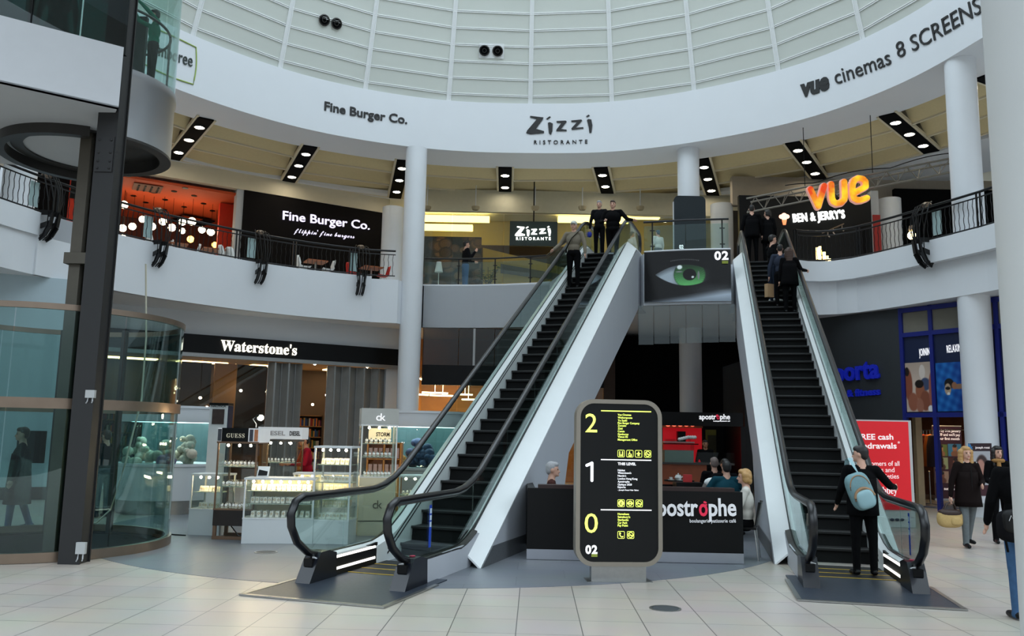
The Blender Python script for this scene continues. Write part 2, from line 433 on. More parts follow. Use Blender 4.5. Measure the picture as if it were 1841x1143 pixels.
for k in range(len(STR) - 1):
    a, b = STR[k], STR[k + 1]
    A0, A1, B0, B1 = Vector((a[0], a[1], 0)), Vector((a[2], a[3], 0)), Vector((b[0], b[1], 0)), Vector((b[2], b[3], 0))
    gap = 0.3
    t = thing('ceiling_bay', '', 'ceiling panel', ((A0 + B1) / 2).to_tuple()[:2] + (ZC,), 0, 'padded cream ceiling bays of the upper level')
    for j in range(3):
        u0, u1 = j / 3 + 0.01, (j + 1) / 3 - 0.01
        def pt(u, v, z, A0=A0, A1=A1, B0=B0, B1=B1):
            P = A0.lerp(A1, u); Q = B0.lerp(B1, u); d = (Q - P).normalized(); P = P + d * gap; Q = Q - d * gap
            r = P.lerp(Q, v); r.z = z; return r
        mb = MB(); vs = []; nu, nv = 6, 8
        for iu in range(nu + 1):
            for iv in range(nv + 1):
                u = iu / nu; s = math.sin(PI * u)
                vs.append(pt(u0 + (u1 - u0) * u, iv / nv, ZC + 0.02 + 0.26 * s + 0.10 * (1 - u)))
        mb.add(vs, [(i * (nv + 1) + q, (i + 1) * (nv + 1) + q, (i + 1) * (nv + 1) + q + 1, i * (nv + 1) + q + 1) for i in range(nu) for q in range(nv)], True)
        mb.build('fabric_panel', CREAM, t)
        mb = MB(); mb.bar(pt(u1 + 0.01, 0, ZC + 0.03), pt(u1 + 0.01, 1, ZC + 0.03), 0.07, 0.12); mb.bar(pt(u1 - 0.15, 0.48, ZC + 0.28), pt(u0 + 0.05, 0.48, ZC + 0.28), 0.015)
        mb.build('panel_frame', CREAMF, t)
    for v in (0, 1): MB().bar(pt(0, v, ZC + 0.02), pt(1, v, ZC + 0.02), 0.08, 0.1).build('side_frame', CREAMF, t)
    t['label'] = ['far left cream ceiling bay above the lift', 'cream padded ceiling bay left of the dark sign wall', 'cream ceiling bay above the lettered dark brown sign wall', 'cream ceiling bay just right of the left tall column', 'cream ceiling bay above the green restaurant sign', 'cream ceiling bay left of the column behind the landing', 'cream ceiling bay right of the column behind the landing', 'cream ceiling bay above the orange lit letters', 'far right cream ceiling bay by the right tall column'][k]
SPOT = mat('downlight_glow', (255, 244, 220), 0.4, emit=28.0)
LBL = ['above the glass lift', 'between lift and dark sign wall', 'above the dark sign wall', 'beside the left tall column', 'over the green restaurant sign', 'over the top of the left escalator', 'right of the column behind the landing', 'over the orange lit letters', 'beside the right tall column', 'at the far right of the ceiling']
for k, (x0, y0, x1, y1) in enumerate(STR):
    t = thing('light_trough', 'black ceiling strip with three round downlights ' + LBL[k], 'ceiling light', ((x0 + x1) / 2, (y0 + y1) / 2, ZC), 0, 'black light troughs in the cream ceiling')
    mb = MB(); mb.bar((x0, y0, ZC + 0.0), (x1, y1, ZC + 0.0), 0.5, 0.09); mb.build('trough', MATBLACK, t)
    for u in (0.17, 0.47, 0.79):
        p = Vector((x0 + (x1 - x0) * u, y0 + (y1 - y0) * u, ZC - 0.06)); mb = MB(); mb.lathe([(0.001, 0), (0.15, 0), (0.15, 0.02)], p, 16); l = mb.build('downlight', SPOT, t)
        mb = MB(); mb.lathe([(0.15, -0.01), (0.18, -0.01), (0.18, 0.03)], p, 16); mb.build('bezel', STEEL, l)

# outer bulkhead closing the ceiling at the shop fronts, and the walls far behind
mb = MB()
far = [ring_pt(a, 7.0, 9.9) for a in range(20, 162, 2)]
mb.strip([ring_pt(a, 6.0, ZC - 0.02) for a in range(20, 162, 2)], [ring_pt(a, 9.5, ZC - 0.02) for a in range(20, 162, 2)], (0, 0, 0.15))
struct('ceiling_outer', mb, WHITE)
mb = MB(); mb.box((0, 41.5, 7), (50, 0.3, 14)); struct('wall_back', mb, mat('back_wall_dim', (70, 64, 58), 0.8))
mb = MB(); mb.box((-23.5, 25, 7), (0.3, 34, 14)); struct('wall_left', mb, GREYW)
mb = MB(); mb.box((23.5, 25, 7), (0.3, 34, 14)); struct('wall_right', mb, GREYW)
# ------------------------------------------------------------------ escalators (local: +y up the slope, x right; s along y)
T30 = math.tan(R_(30))
def soft(s, s0, z0, k, w=0.55):                        # flat at z0, then rising with slope tan30 as k*s - with a rounded knee
    z = T30 * s - k; d = z - z0
    if d < -w * T30: return z0
    if d > w * T30: return z
    q = (d + w * T30) / (2 * w * T30); return z0 + w * T30 * q * q
S_TOP = (ZL + 1.02) / T30
def z_rail(s):
    zt = ZL + 1.0; z = soft(s, 0, 1.0, 0.07); d = zt - (T30 * s - 0.07)
    w = 0.5 * T30
    if d < -w: return zt
    if d < w: q = (w - d) / (2 * w); return (T30 * s - 0.07) - w * q * q
    return z
def z_deck(s):
    zt = ZL + 0.29; z = soft(s, 0, 0.30, 0.71); d = zt - (T30 * s - 0.71); w = 0.4 * T30
    if d < -w: return zt
    if d < w: q = (w - d) / (2 * w); return (T30 * s - 0.71) - w * q * q
    return z
def z_out(s):
    zt = ZL + 0.12; d = zt - (T30 * s - 0.96)
    return zt if d < 0 else T30 * s - 0.96
SE = S_TOP + 1.75
SS = [-0.12 + 0.3 * i for i in range(int((SE + 0.12) / 0.3) + 1)] + [SE]
DECK = mat('escalator_deck', (242, 245, 245), 0.38, 0.0, noise=0.03, scale=3)
CLAD = mat('escalator_cladding', (186, 190, 197), 0.5, noise=0.03, scale=2)
PLINTH = mat('granite_plinth', (92, 95, 98), 0.5, noise=0.35, scale=60)
STEPM = mat('escalator_step', (20, 19, 19), 0.6, 0.1, noise=0.25, scale=40)
RISER = mat('escalator_riser', (8, 8, 8), 0.7, 0.0, noise=0.2, scale=30, spec=0.2)
NOSE = mat('step_nosing', (86, 86, 86), 0.45, 0.6, noise=0.2, scale=30)
YEL = mat('yellow_line', (196, 164, 60), 0.6)
SKIRTB = mat('skirt_black', (16, 15, 16), 0.35)
LSTRIP = mat('skirt_light', (255, 250, 236), 0.4, emit=1.6)
BASEB = mat('newel_blue_black', (13, 16, 25), 0.3, coat=0.2)
MATM = mat('floor_plate_metal', (64, 72, 84), 0.42, 0.5, noise=0.3, scale=25)
BLUE = mat('sticker_blue', (22, 66, 176), 0.5); STWH = mat('sticker_white', (205, 222, 236), 0.5)
def newel_pts(z0=0.33):
    return [(0.02, 0.30), (-0.22, 0.36), (-0.45, 0.5), (-0.58, 0.68), (-0.60, 0.82), (-0.52, 0.95), (-0.38, 1.0)]
def escalator(name, label, x0, y0, alpha, sticker):
    t = thing(name, label, 'escalator', (x0, y0, 0), -R_(alpha))
    B = lambda mb, n, m, par=None: mb.build(n, m, par or t, world=False)
    rail = [(s, z) for s, z in newel_pts()] + [(s, z_rail(s)) for s in SS if s > -0.2]
    e = SE; zt = ZL + 1.0
    rail += [(e + 0.25, zt), (e + 0.42, zt - 0.08), (e + 0.5, zt - 0.25), (e + 0.46, zt - 0.48), (e + 0.3, zt - 0.66), (e + 0.05, zt - 0.72)]
    for sx in (-1, 1):
        X = 0.60 * sx
        mb = MB(); mb.tube([(X, s, z) for s, z in rail], 0.042, 10, ry=0.05, up=(1, 0, 0)); B(mb, 'handrail', RUBBER)
        mb = MB(); q = [(s, z - 0.045) for s, z in rail[6:-5]]; mb.tube([(X, s, z) for s, z in q], 0.016, 6, up=(1, 0, 0)); B(mb, 'rail_track', STEEL)
        # glass: newel pane then panes along the slope
        pane = [(s + 0.02, z) for s, z in newel_pts()][::-1]
        top = [(s, z_rail(s) - 0.04) for s in (-0.2, 0.2, 0.6)]; botm = [(0.6, z_deck(0.6)), (0.0, 0.30)]
        mb = MB(); mb.prism([(X - 0.006, s, z) for s, z in pane[:0] + [(0.0, 0.3)] + [(s + 0.02, z) for s, z in newel_pts()[1:]] + top + [(0.6, 0.3)]], (0.012, 0, 0)); B(mb, 'glass_pane', GLE)
        cuts = [0.605, 2.0] + [2.0 + 1.45 * k for k in range(1, 9)] + [e, ]
        for a, b in zip(cuts[:-1], cuts[1:]):
            n = 5; ss = [a + 0.006 + (b - a - 0.012) * i / n for i in range(n + 1)]
            mb = MB(); mb.strip([(X - 0.006, s, z_deck(s)) for s in ss], [(X - 0.006, s, z_rail(s) - 0.04) for s in ss], (0.012, 0, 0), smooth=False); B(mb, 'glass_pane', GLE)
        mb = MB(); mb.strip([(X - 0.006, s, z) for s, z in ((e, ZL + 0.22), (e + 0.25, ZL + 0.22), (e + 0.38, ZL + 0.3))], [(X - 0.006, s, z) for s, z in ((e, zt - 0.04), (e + 0.3, zt - 0.08), (e + 0.46, zt - 0.3))], (0.012, 0, 0), smooth=False); B(mb, 'glass_pane', GLE)
        # decks
        mb = MB(); mb.strip([(X - 0.008 * sx, s, z_deck(s)) for s in SS], [(X - 0.075 * sx, s, z_deck(s) - (0.07 if s > 1.2 else 0.02)) for s in SS], (0, 0, -0.02)); B(mb, 'inner_deck', WSTEEL)
        mb = MB(); mb.strip([(X - 0.01 * sx, s, z_deck(s) + 0.006) for s in SS], [(X + 0.012 * sx, s, z_deck(s) + 0.006) for s in SS], (0, 0, -0.03)); B(mb, 'glass_seat', BLACK)
        so = [1.66 + (SE - 1.66) * i / 40 for i in range(41)]
        mb = MB(); mb.strip([(X + 0.012 * sx, s, max(0.004, z_out(s) + 0.22)) for s in so], [(0.86 * sx, s, max(0.004, z_out(s))) for s in so], (0, 0, -0.03)); B(mb, 'outer_deck', DECK)
        s1 = [-0.1 + 0.19 * i for i in range(12)]
        mb = MB(); mb.strip([(X + 0.01 * sx, s, z_deck(s)) for s in s1], [(0.68 * sx, s, min(0.30, z_deck(s)) if s < 1.3 else z_deck(s) - 0.02) for s in s1], (0, 0, -0.02)); B(mb, 'lower_deck_cap', DSTEEL)
        mb = MB(); mb.prism([(0.68 * sx, s, z) for s, z in ((0.05, 0.005), (1.75, 0.005), (2.25, 0.36), (2.0, 0.42), (1.55, 0.31), (0.05, 0.29))], (-0.02 * sx, 0, 0)); B(mb, 'lower_side_panel', CLAD)
        # skirt: black along the flat part with two light strips, satin steel up the slope
        mb = MB(); mb.strip([(0.53 * sx, s, 0.005) for s in s1[:9]], [(0.53 * sx, s, z_deck(s) - 0.02) for s in s1[:9]], (0.03 * sx, 0, 0)); k = B(mb, 'flat_skirt', SKIRTB)
        for zz in (0.24, 0.10):
            mb = MB(); mb.bar((0.526 * sx, 0.25, zz), (0.526 * sx, 1.35, zz), 0.012, 0.028); B(mb, 'light_strip', LSTRIP, k)
        s2 = [1.4 + (SE - 1.4) * i / 44 for i in range(45)]
        mb = MB(); mb.strip([(0.53 * sx, s, max(0.003, T30 * s - 1.3) if s < S_TOP else ZL - 0.1) for s in s2], [(0.525 * sx, s, z_deck(s) - 0.07) for s in s2], (0.02 * sx, 0, 0)); k = B(mb, 'skirt', WSTEEL)
        for off in (0.80, 0.87):
            s3 = [s for s in s2 if s < S_TOP]
            mb = MB(); mb.strip([(0.522 * sx, s, T30 * s - off) for s in s3 if T30 * s - off > 0.02], [(0.522 * sx, s, T30 * s - off - 0.022) for s in s3 if T30 * s - off > 0.02], (0.01 * sx, 0, 0)); B(mb, 'skirt_groove', BLACK, k)
        # newel box
        mb = MB(); mb.prism([(0.505 * sx, s, z) for s, z in ((-0.3, 0.003), (0.32, 0.003), (0.3, 0.3), (0.12, 0.345), (-0.06, 0.34), (-0.14, 0.25))], (0.19 * sx, 0, 0)); k = B(mb, 'newel_box', BASEB)
        mb = MB(); mb.box((X, -0.165, 0.235), (0.11, 0.06, 0.09)); B(mb, 'handrail_inlet', BLACK, k)
        # cladding of the truss, standing on the floor at the low end with a granite plinth
        cl = [(1.66, 0.004), (5.6, 0.004), (6.3, T30 * 6.3 - 2.2), (SE - 1.3, ZS - 0.04), (SE - 0.1, ZS - 0.04), (SE - 0.1, ZL + 0.12), (S_TOP + 0.27, ZL + 0.12)]
        mb = MB(); mb.prism([(0.83 * sx, s, z) for s, z in cl], (0.03 * sx, 0, 0)); B(mb, 'cladding_panel', CLAD)
        mb = MB(); mb.prism([(0.862 * sx, s, z) for s, z in ((1.68, 0.004), (5.6, 0.004), (5.6, 0.24), (2.1, 0.24))], (0.012 * sx, 0, 0)); B(mb, 'plinth', PLINTH)
    mb = MB(); sb = [5.6, 6.3] + [6.3 + (SE - 7.6) * i / 8 for i in range(1, 9)] + [SE - 0.1]
    zb = lambda s: 0.01 if s <= 5.6 else min(T30 * s - 2.2, ZS - 0.04)
    mb.strip([(-0.83, s, zb(s)) for s in sb], [(0.83, s, zb(s)) for s in sb], (0, 0, 0.03)); B(mb, 'underside_panel', CLAD)
    # steps
    n = int(round(ZL / 0.2)); ns = 0
    proto = None
    for i in range(1, n + 1):
        z = ZL * i / n; s = (z + 1.02) / T30
        if proto is None:
            mb = MB(); mb.box((0, 0.19, -0.015), (1.04, 0.40, 0.03)); k = mb.build('step', STEPM, t, world=False)
            mb = MB(); mb.strip([(-0.52, 0.012 + 0.03 * math.sin(u * 1.4), -0.2 + 0.188 * u) for u in (0, 0.35, 0.7, 1)], [(0.52, 0.012 + 0.03 * math.sin(u * 1.4), -0.2 + 0.188 * u) for u in (0, 0.35, 0.7, 1)], (0, 0.02, 0)); r = mb.build('riser', RISER, k, world=False)
            mb = MB(); mb.box((0, 0.0, 0.002), (1.04, 0.03, 0.012)); q = mb.build('nosing', NOSE, k, world=False)
            k.location = (0, s, z); proto = k
        else:
            k = proto.copy(); COL.objects.link(k); k.parent = t; k.location = (0, s, z)
            for g in proto.children: h = g.copy(); COL.objects.link(h); h.parent = k
    for j, s in enumerate((0.62, 0.98, 1.34)):
        mb = MB(); mb.box((0, s + 0.17, 0.012), (1.04, 0.345, 0.016)); k = B(mb, 'flat_tread', STEPM)
        mb = MB(); mb.box((0, s + 0.005, 0.021), (1.04, 0.018, 0.005)); B(mb, 'yellow_edge', YEL, k)
    mb = MB(); mb.box((0, S_TOP + 0.9, ZL - 0.01), (1.04, 1.6, 0.04)); B(mb, 'top_plate', MATM)
    mb = MB(); mb.box((0, -0.22, 0.01), (1.62, 1.72, 0.012)); k = B(mb, 'floor_plate', MATM)
    mb = MB()
    for a in (-1, 1): mb.box((0.83 * a, -0.4, 0.012), (0.05, 1.36, 0.016))
    mb.box((0, -1.09, 0.012), (1.71, 0.05, 0.016)); B(mb, 'plate_frame', STEEL, k)
    sx, sy = sticker
    mb = MB(); mb.box((0.607 * sx - 0.6 * 0, sy, 0.64), (0.006, 0.06, 0.5)); k = B(mb, 'safety_sticker', BLUE)
    mb = MB()
    for zz in (0.66, 0.74, 0.82): mb.box((0.607 * sx, sy, zz), (0.009, 0.05, 0.06))
    B(mb, 'sticker_print', STWH, k)
    if sx > 0:
        mb = MB(); mb.lathe([(0.001, 0.0), (0.035, 0.0), (0.035, -0.006)], (0.6, 0.08, 0.353), 14); B(mb, 'round_sticker', mat('pink_red', (206, 60, 90), 0.5))
    return t
esc_l = escalator('escalator', 'left escalator with glass sides, rising to the landing, man in cap aboard', -1.69, 10.0, 18.3, (1, 0.55))
esc_r = escalator('escalator', 'right escalator with glass sides, man with pale rucksack at its foot', 4.265, 10.38, 12.7, (1, 0.2))
def on_esc(o, x, s, z=None):                           # world point on an escalator
    M = Matrix.Translation(o.location) @ Matrix.Rotation(o.rotation_euler.z, 4, 'Z')
    return M @ Vector((x, s, (T30 * s - 1.02) if z is None else z))
def step_pos(o, x, i):
    n = int(round(ZL / 0.2)); z = ZL * i / n; return on_esc(o, x, (z + 1.02) / T30 + 0.17, z)
# ------------------------------------------------------------------ glass lift on the left
LC = Vector((-6.9, 12.65, 0)); LR = 1.77
BRONZE = mat('bronze_steel', (150, 132, 116), 0.32, 0.9, noise=0.15, scale=5)
POSTM = mat('post_dark_grey', (30, 30, 31), 0.6, 0.0, noise=0.1, scale=5)
RAILM = mat('guide_rail_brown', (92, 87, 78), 0.45, 0.5, noise=0.15)
sh = thing('lift_shaft', 'round glass lift enclosure with bronze rims standing on the floor', 'lift shaft', LC.to_tuple())
def ringbox(r0, r1, z0, z1, seg=72, a0=0, a1=2 * PI): return MB().lathe([(r0, z0), (r1, z0), (r1, z1), (r0, z1), (r0, z0)], LC, seg, a0, a1)
ringbox(LR - 0.06, LR + 0.03, 0.005, 0.13).build('base_rim', BRONZE, sh)
ringbox(LR - 0.05, LR + 0.03, 1.98, 2.12).build('middle_rim', BRONZE, sh)
ringbox(LR - 0.04, LR + 0.02, 3.30, 3.38).build('top_rim', BRONZE, sh)
MB().lathe([(0.001, 0.0), (LR - 0.1, 0.0), (LR - 0.1, 0.03), (1.45, 0.03), (1.45, 0.016), (0.001, 0.016)], LC, 64).build('pit_floor', MATBLACK, sh)
for z0, z1 in ((0.13, 1.98), (2.12, 3.30)):
    for k in range(8):
        MB().lathe([(LR - 0.012, z0), (LR, z0), (LR, z1), (LR - 0.012, z1), (LR - 0.012, z0)], LC, 9, 2 * PI * k / 8 + 0.2, 2 * PI * (k + 1) / 8 + 0.192).build('curved_glass_pane', GLL, sh)
for k, (rx, ry) in enumerate(((-0.62, 1.3), (0.45, 1.2))):
    MB().box((LC.x + rx, LC.y + ry, 1.7), (0.08, 0.08, 3.3)).build('door_post', DSTEEL, sh)
# steel post with bolted splice plates
pc = Vector((-5.62, 11.17, 0))
post = thing('steel_post', 'tall dark grey steel post running up beside the glass lift', 'post', pc.to_tuple())
mb = MB(); a = 0.55
for w, d, dx, dy in ((0.28, 0.025, 0, -0.13), (0.28, 0.025, 0, 0.13), (0.24, 0.26, 0, 0)):
    mb.box((pc.x + dx * math.cos(a) - dy * math.sin(a) * 0, pc.y + dy, 4.7), (w, d, 9.4))
mb.build('column_section', POSTM, post)
for z in (5.45,):
    mb = MB(); mb.box((pc.x, pc.y - 0.15, z), (0.24, 0.02, 0.5)); k = mb.build('splice_plate', POSTM, post)
    for bx in (-0.08, 0.08):
        for bz in (-0.2, -0.1, 0.02, 0.2):
            mb = MB(); mb.ell((pc.x + bx, pc.y - 0.163, z + bz), (0.018, 0.014, 0.018), 8, 5); mb.build('bolt', POSTM, k)
for px, py, h in ((146, 985, 0.17), (163, 708, 0.12)):
    q = at_y(px, py, pc.y - 0.16)
    mb = MB(); mb.box(q, (0.12, 0.05, h * 0.85)); k = mb.build('junction_box', mat('box_grey', (176, 178, 178), 0.5), post)
    mb = MB(); mb.tube([q + Vector((-0.03, 0, -h * 0.42)), q + Vector((-0.035, 0, -h * 0.8)), q + Vector((-0.06, 0.02, -h))], 0.009, 6); mb.tube([q + Vector((0.03, 0, -h * 0.42)), q + Vector((0.03, 0, -h * 0.8)), q + Vector((0.02, 0.01, -h * 0.95))], 0.009, 6); mb.build('cable', GREYW, k)
gr = thing('guide_rail', 'brown grey lift guide rail with clamp behind the dark steel post', 'guide rail', (-6.2, 11.75, 0))
mb = MB(); mb.box((-6.3, 11.85, 3.6), (0.16, 0.14, 7.2)); mb.build('rail', RAILM, gr)
mb = MB(); mb.tube([(-6.12, 11.8, 0.05), (-6.12, 11.8, 7.2)], 0.035, 10); mb.build('ram_tube', STEEL, gr)
mb = MB(); mb.tube([(-6.19, 11.9, 0.05), (-6.19, 11.9, 7.2)], 0.03, 8); mb.build('dark_tube', BLACK, gr)
q = at_y(160, 465, 11.75); mb = MB(); mb.box((-6.25, 11.8, q.z), (0.34, 0.2, 0.16)); mb.build('clamp', RAILM, gr)
mb = MB(); w_ = [(-6.0, 13.4, 4.4), (-5.9, 13.4, 3.2), (-5.85, 13.3, 2.2), (-5.98, 13.2, 1.2), (-6.1, 13.1, 0.5), (-6.3, 13.1, 0.3), (-6.6, 13.1, 0.28)]
tag(mb.tube(w_, 0.014, 6).build('lift_cable', mat('cable_white', (206, 200, 180), 0.5)), 'pale travelling cable hanging down inside the glass lift enclosure', 'cable')
# bridge to the lift on the upper floor
BP = [Vector(p) for p in ((-12.06, 6.13, 0), (-5.40, 10.85, 0), (-6.9, 13.2, 0), (-7.4, 13.75, 0), (-10.5, 12.75, 0), (-16, 11.4, 0))]
bm_ = MB(); bm_.prism([(p.x, p.y, 6.05) for p in BP], (0, 0, 0.02)); struct('ceiling_bridge', bm_, GREYW)
bm_ = MB(); bm_.strip([(p.x, p.y, 6.05) for p in BP[:4]], [(p.x, p.y, 6.92) for p in BP[:4]], (-0.05, 0.06, 0), smooth=False); struct('trim_bridge_fascia', bm_, mat('bridge_white', (206, 209, 214), 0.55, noise=0.03))
bm_ = MB(); bm_.prism([(p.x, p.y, 6.7) for p in offs(BP, 0.06)], (0, 0, 0.15)); struct('floor_bridge', bm_, WHITE)
MB_ = MB().lathe([(1.17, 5.9), (1.30, 5.9), (1.30, 6.05), (1.17, 6.05), (1.17, 5.9)], Vector((-6.72, 12.75, 0)), 40, R_(118), R_(296))
tag(MB_.build('soffit_ring', DSTEEL), 'dark steel ring around the opening in the bridge underside', 'ring')
# glass screen on the bridge
gs = thing('glass_screen', 'dark green glass screen above the white bridge', 'glass screen', (-6.2, 10.4, 6.92))
d = (BP[1] - BP[0]).normalized(); A = BP[1] - d * 1.75
DG = glass('dark_green_glass', (0.10, 0.2, 0.19), 1.2)
for k in range(3):
    P, Q = A + d * (0.58 * k + 0.01), A + d * (0.58 * (k + 1) - 0.01)
    mb = MB(); mb.strip([P + Vector((0, 0.1, 6.85)), Q + Vector((0, 0.1, 6.85))], [P + Vector((0, 0.1, 9.2)), Q + Vector((0, 0.1, 9.2))], (-0.01, 0.012, 0)); mb.build('pane', DG, gs)
for k in (0.0, 0.55, 1.7):
    P = A + d * k + Vector((0, 0.14, 0)); mb = MB(); mb.box((P.x, P.y, 8.0), (0.05, 0.05, 2.3)); mb.build('mullion', BLACK, gs)
# the lift car, stopped at the upper floor
car = thing('lift_car', 'round lift car with steel drum base and glass sides at the upper floor', 'lift', (LC.x, LC.y, 6.0)); CR = 1.13; LS = LC; LC = Vector((-6.68, 12.75, 0))
DRUM = mat('drum_steel', (168, 170, 172), 0.36, 0.9, noise=0.06, scale=2)
MB().lathe([(CR, 6.04), (CR, 6.97), (CR + 0.02, 7.0), (CR + 0.02, 7.12), (CR - 0.05, 7.14)], LC, 64).build('drum', DRUM, car)
MB().lathe([(0.001, 6.2), (CR - 0.16, 6.2), (CR - 0.16, 6.02), (CR + 0.01, 6.02), (CR + 0.01, 6.06), (CR - 0.01, 6.06)], LC, 64).build('underside', DSTEEL, car)
MB().lathe([(0.001, 7.08), (CR - 0.05, 7.08), (CR - 0.05, 7.14), (0.001, 7.14)], LC, 64).build('car_floor', MATBLACK, car)
for k in range(6):
    MB().lathe([(CR - 0.02, 7.14), (CR - 0.01, 7.14), (CR - 0.01, 9.4), (CR - 0.02, 9.4), (CR - 0.02, 7.14)], LC, 10, 2 * PI * k / 6, 2 * PI * (k + 1) / 6 - 0.01).build('curved_glass', GLE, car)
MB().lathe([(0.001, 9.4), (CR, 9.4), (CR, 9.6), (0.001, 9.6)], LC, 64).build('car_roof', DSTEEL, car)
hr = [LC + Vector(((CR - 0.14) * math.cos(a), (CR - 0.14) * math.sin(a), 8.15)) for a in np.linspace(-1.2, 1.9, 28)]
MB().tube(hr, 0.022, 8).build('hand_rail', DSTEEL, car)
for k in (2, 13, 25):
    p = hr[k]; MB().tube([(p.x, p.y, 7.14), (p.x, p.y, 8.14)], 0.018, 8).build('rail_post', DSTEEL, car)
pn = LC + Vector((0.2, 0.5, 0)); mb = MB(); mb.box((pn.x, pn.y, 8.1), (0.5, 0.08, 1.0)); k = mb.build('control_panel', BLACK, car)
fr = lambda x, y, z: Vector((pn.x + x, pn.y - 0.041 - z, 8.1 + y)); mb = stroke(MB(), [(-0.16, 0.25), (-0.05, 0.12)], 0.05, fr, 0.004); stroke(mb, [(-0.16, 0.02), (-0.08, -0.1)], 0.04, fr, 0.004); mb.build('floor_digit', mat('lime_glow', (196, 226, 90), 0.5, emit=1.0), k)

# ------------------------------------------------------------------ ground floor, left: bookshop front
SD = Vector((0.85, 0.527, 0)).normalized(); SN = Vector((-SD.y, SD.x, 0)); SA = Vector((-12.2, 24.3, 0))
def sp_(px, py, off=0.0):                               # point of the shop-front plane (off metres behind it) at a pixel
    return at_pl(px, py, SA + SN * off, SD)
def sw(px, z, off=0.0, py=700):
    p = sp_(px, py, off); return Vector((p.x, p.y, z))
def wallbox(name, p0, p1, z0, z1, th, m, parent=None, st=False):
    mb = MB(); n = (Vector(p1) - Vector(p0)).normalized(); n = Vector((-n.y, n.x, 0)) * th
    mb.strip([(p0.x, p0.y, z0), (p1.x, p1.y, z0)], [(p0.x, p0.y, z1), (p1.x, p1.y, z1)], n, smooth=False)
    return struct(name, mb, m) if st else mb.build(name, m, parent)
L0, L1 = sw(168, 0), sw(716, 0)
wallbox('wall_shop_bulkhead', sw(60, 0), L1 + SD * 0.2, 4.64, ZS + 0.02, 0.1, WHITE, st=True)
sg = thing('shop_sign', 'long black sign band with white serif lettering above the bookshop glass', 'shop sign', sw(520, 4.1).to_tuple())
wallbox('sign_band', L0 - SN * 0.12, L1 - SN * 0.12, 4.08, 4.65, 0.1, BLACK, sg)
a_, b_ = sp_(396, 633, -0.16), sp_(533, 638.5, -0.16)
CRL = mat('cream_letter', (252, 246, 226), 0.4, emit=1.5)
SER = lambda s: ''.join(chr(0x1D400 + ord(c) - 65) if 'A' <= c <= 'Z' else chr(0x1D41A + ord(c) - 97) if 'a' <= c <= 'z' else c for c in s)
mb = MB(); place_text(mb, SER("Waterstone") + "'" + SER("s"), Vector((a_.x, a_.y, 4.2)), Vector((b_.x, b_.y, 4.2)), 0.34, 0.03, 0.004); mb.build('lettering', CRL, sg)
wallbox('sign_rail', L0 - SN * 0.1, L1 - SN * 0.1, 3.96, 4.08, 0.14, STEEL, sg)
# interior
WD = mat('walnut_panel', (58, 44, 36), 0.6, noise=0.2, scale=3); TAN = mat('tan_panel', (172, 122, 70), 0.6, noise=0.1, scale=2); WARMW = mat('warm_wall', (176, 140, 96), 0.7)
WGLOW = mat('warm_lamp_glow', (255, 214, 150), 0.4, emit=7.0); WGL2 = mat('spot_glow', (255, 232, 196), 0.4, emit=25.0)
IN = 3.6
wallbox('wall_shop_back', sw(100, 0, IN), sw(730, 0, IN), 0.01, 4.6, 0.1, WD, st=True)
mb = MB(); P = [sw(100, 4.0, 0.15), sw(725, 4.0, 0.15), sw(725, 4.0, 5.2), sw(100, 4.0, 5.2)]; mb.prism(P, (0, 0, 0.08)); struct('ceiling_shop', mb, WARMW)
wallbox('tan_wall_panel', sw(384, 0, 1.9), sw(424, 0, 1.9), 0.01, 3.95, 0.12, TAN); tag(bpy.data.objects['tan_wall_panel'], 'tall tan panel behind the bookshop glass above the aquarium', 'wall panel')
tag(wallbox('dark_wall_panel', sw(320, 0, 2.0), sw(378, 0, 2.0), 2.45, 3.95, 0.1, WD), 'dark brown panel hanging behind the left bookshop window', 'wall panel')
tag(wallbox('dark_wall_panel', sw(424.5, 0, 2.0), sw(478, 0, 2.0), 0.9, 3.95, 0.1, WD), 'tall dark brown panel beside the grey folded shutter', 'wall panel')
tag(wallbox('tan_wall_panel', sw(345, 0, 2.3), sw(384, 0, 2.3), 0.9, 2.45, 0.1, TAN), 'low tan panel behind the bookshop glass, beside the taller one', 'wall panel')
gz = thing('shop_glazing', 'frameless glass front of the bookshop under the black sign', 'shop window', sw(400, 0).to_tuple())
for a, b in ((186, 262), (262.5, 360), (361, 421), (421.5, 478)):
    wallbox('glass_pane', sw(a, 0), sw(b, 0), 0.02, 3.97, 0.015, GLW, gz)
SHUT = mat('shutter_grey', (128, 126, 122), 0.5, 0.3, noise=0.2, scale=2)
for k, (a, b, lab) in enumerate(((479, 541, 'grey folded shutter panels left of the bookshop doorway'), (586, 692, 'grey folded shutter panels right of the bookshop doorway'))):
    t = thing('folding_shutter', lab, 'shutter', sw((a + b) / 2, 0).to_tuple(), 0, 'folded shutters of the bookshop')
    n = 5 if k == 0 else 8
    for i in range(n):
        u0, u1 = a + (b - a) * i / n, a + (b - a) * (i + 1) / n; o0, o1 = (0, 0.2) if i % 2 else (0.2, 0)
        P, Q = sw(u0, 0, -0.02 + o0), sw(u1, 0, -0.02 + o1)
        wallbox('leaf', P, Q, 0.03, 3.94, 0.03, SHUT, t)
        wallbox('leaf_edge', P - SN * 0.02, P + SD * 0.05 - SN * 0.02, 0.03, 3.94, 0.03, STEEL, t)
wallbox('shop_end_pier', sw(693, 0), sw(716, 0), 0.01, 3.97, 0.2, GREYW); tag(bpy.data.objects['shop_end_pier'], 'pale grey pier at the right end of the bookshop front', 'pier')
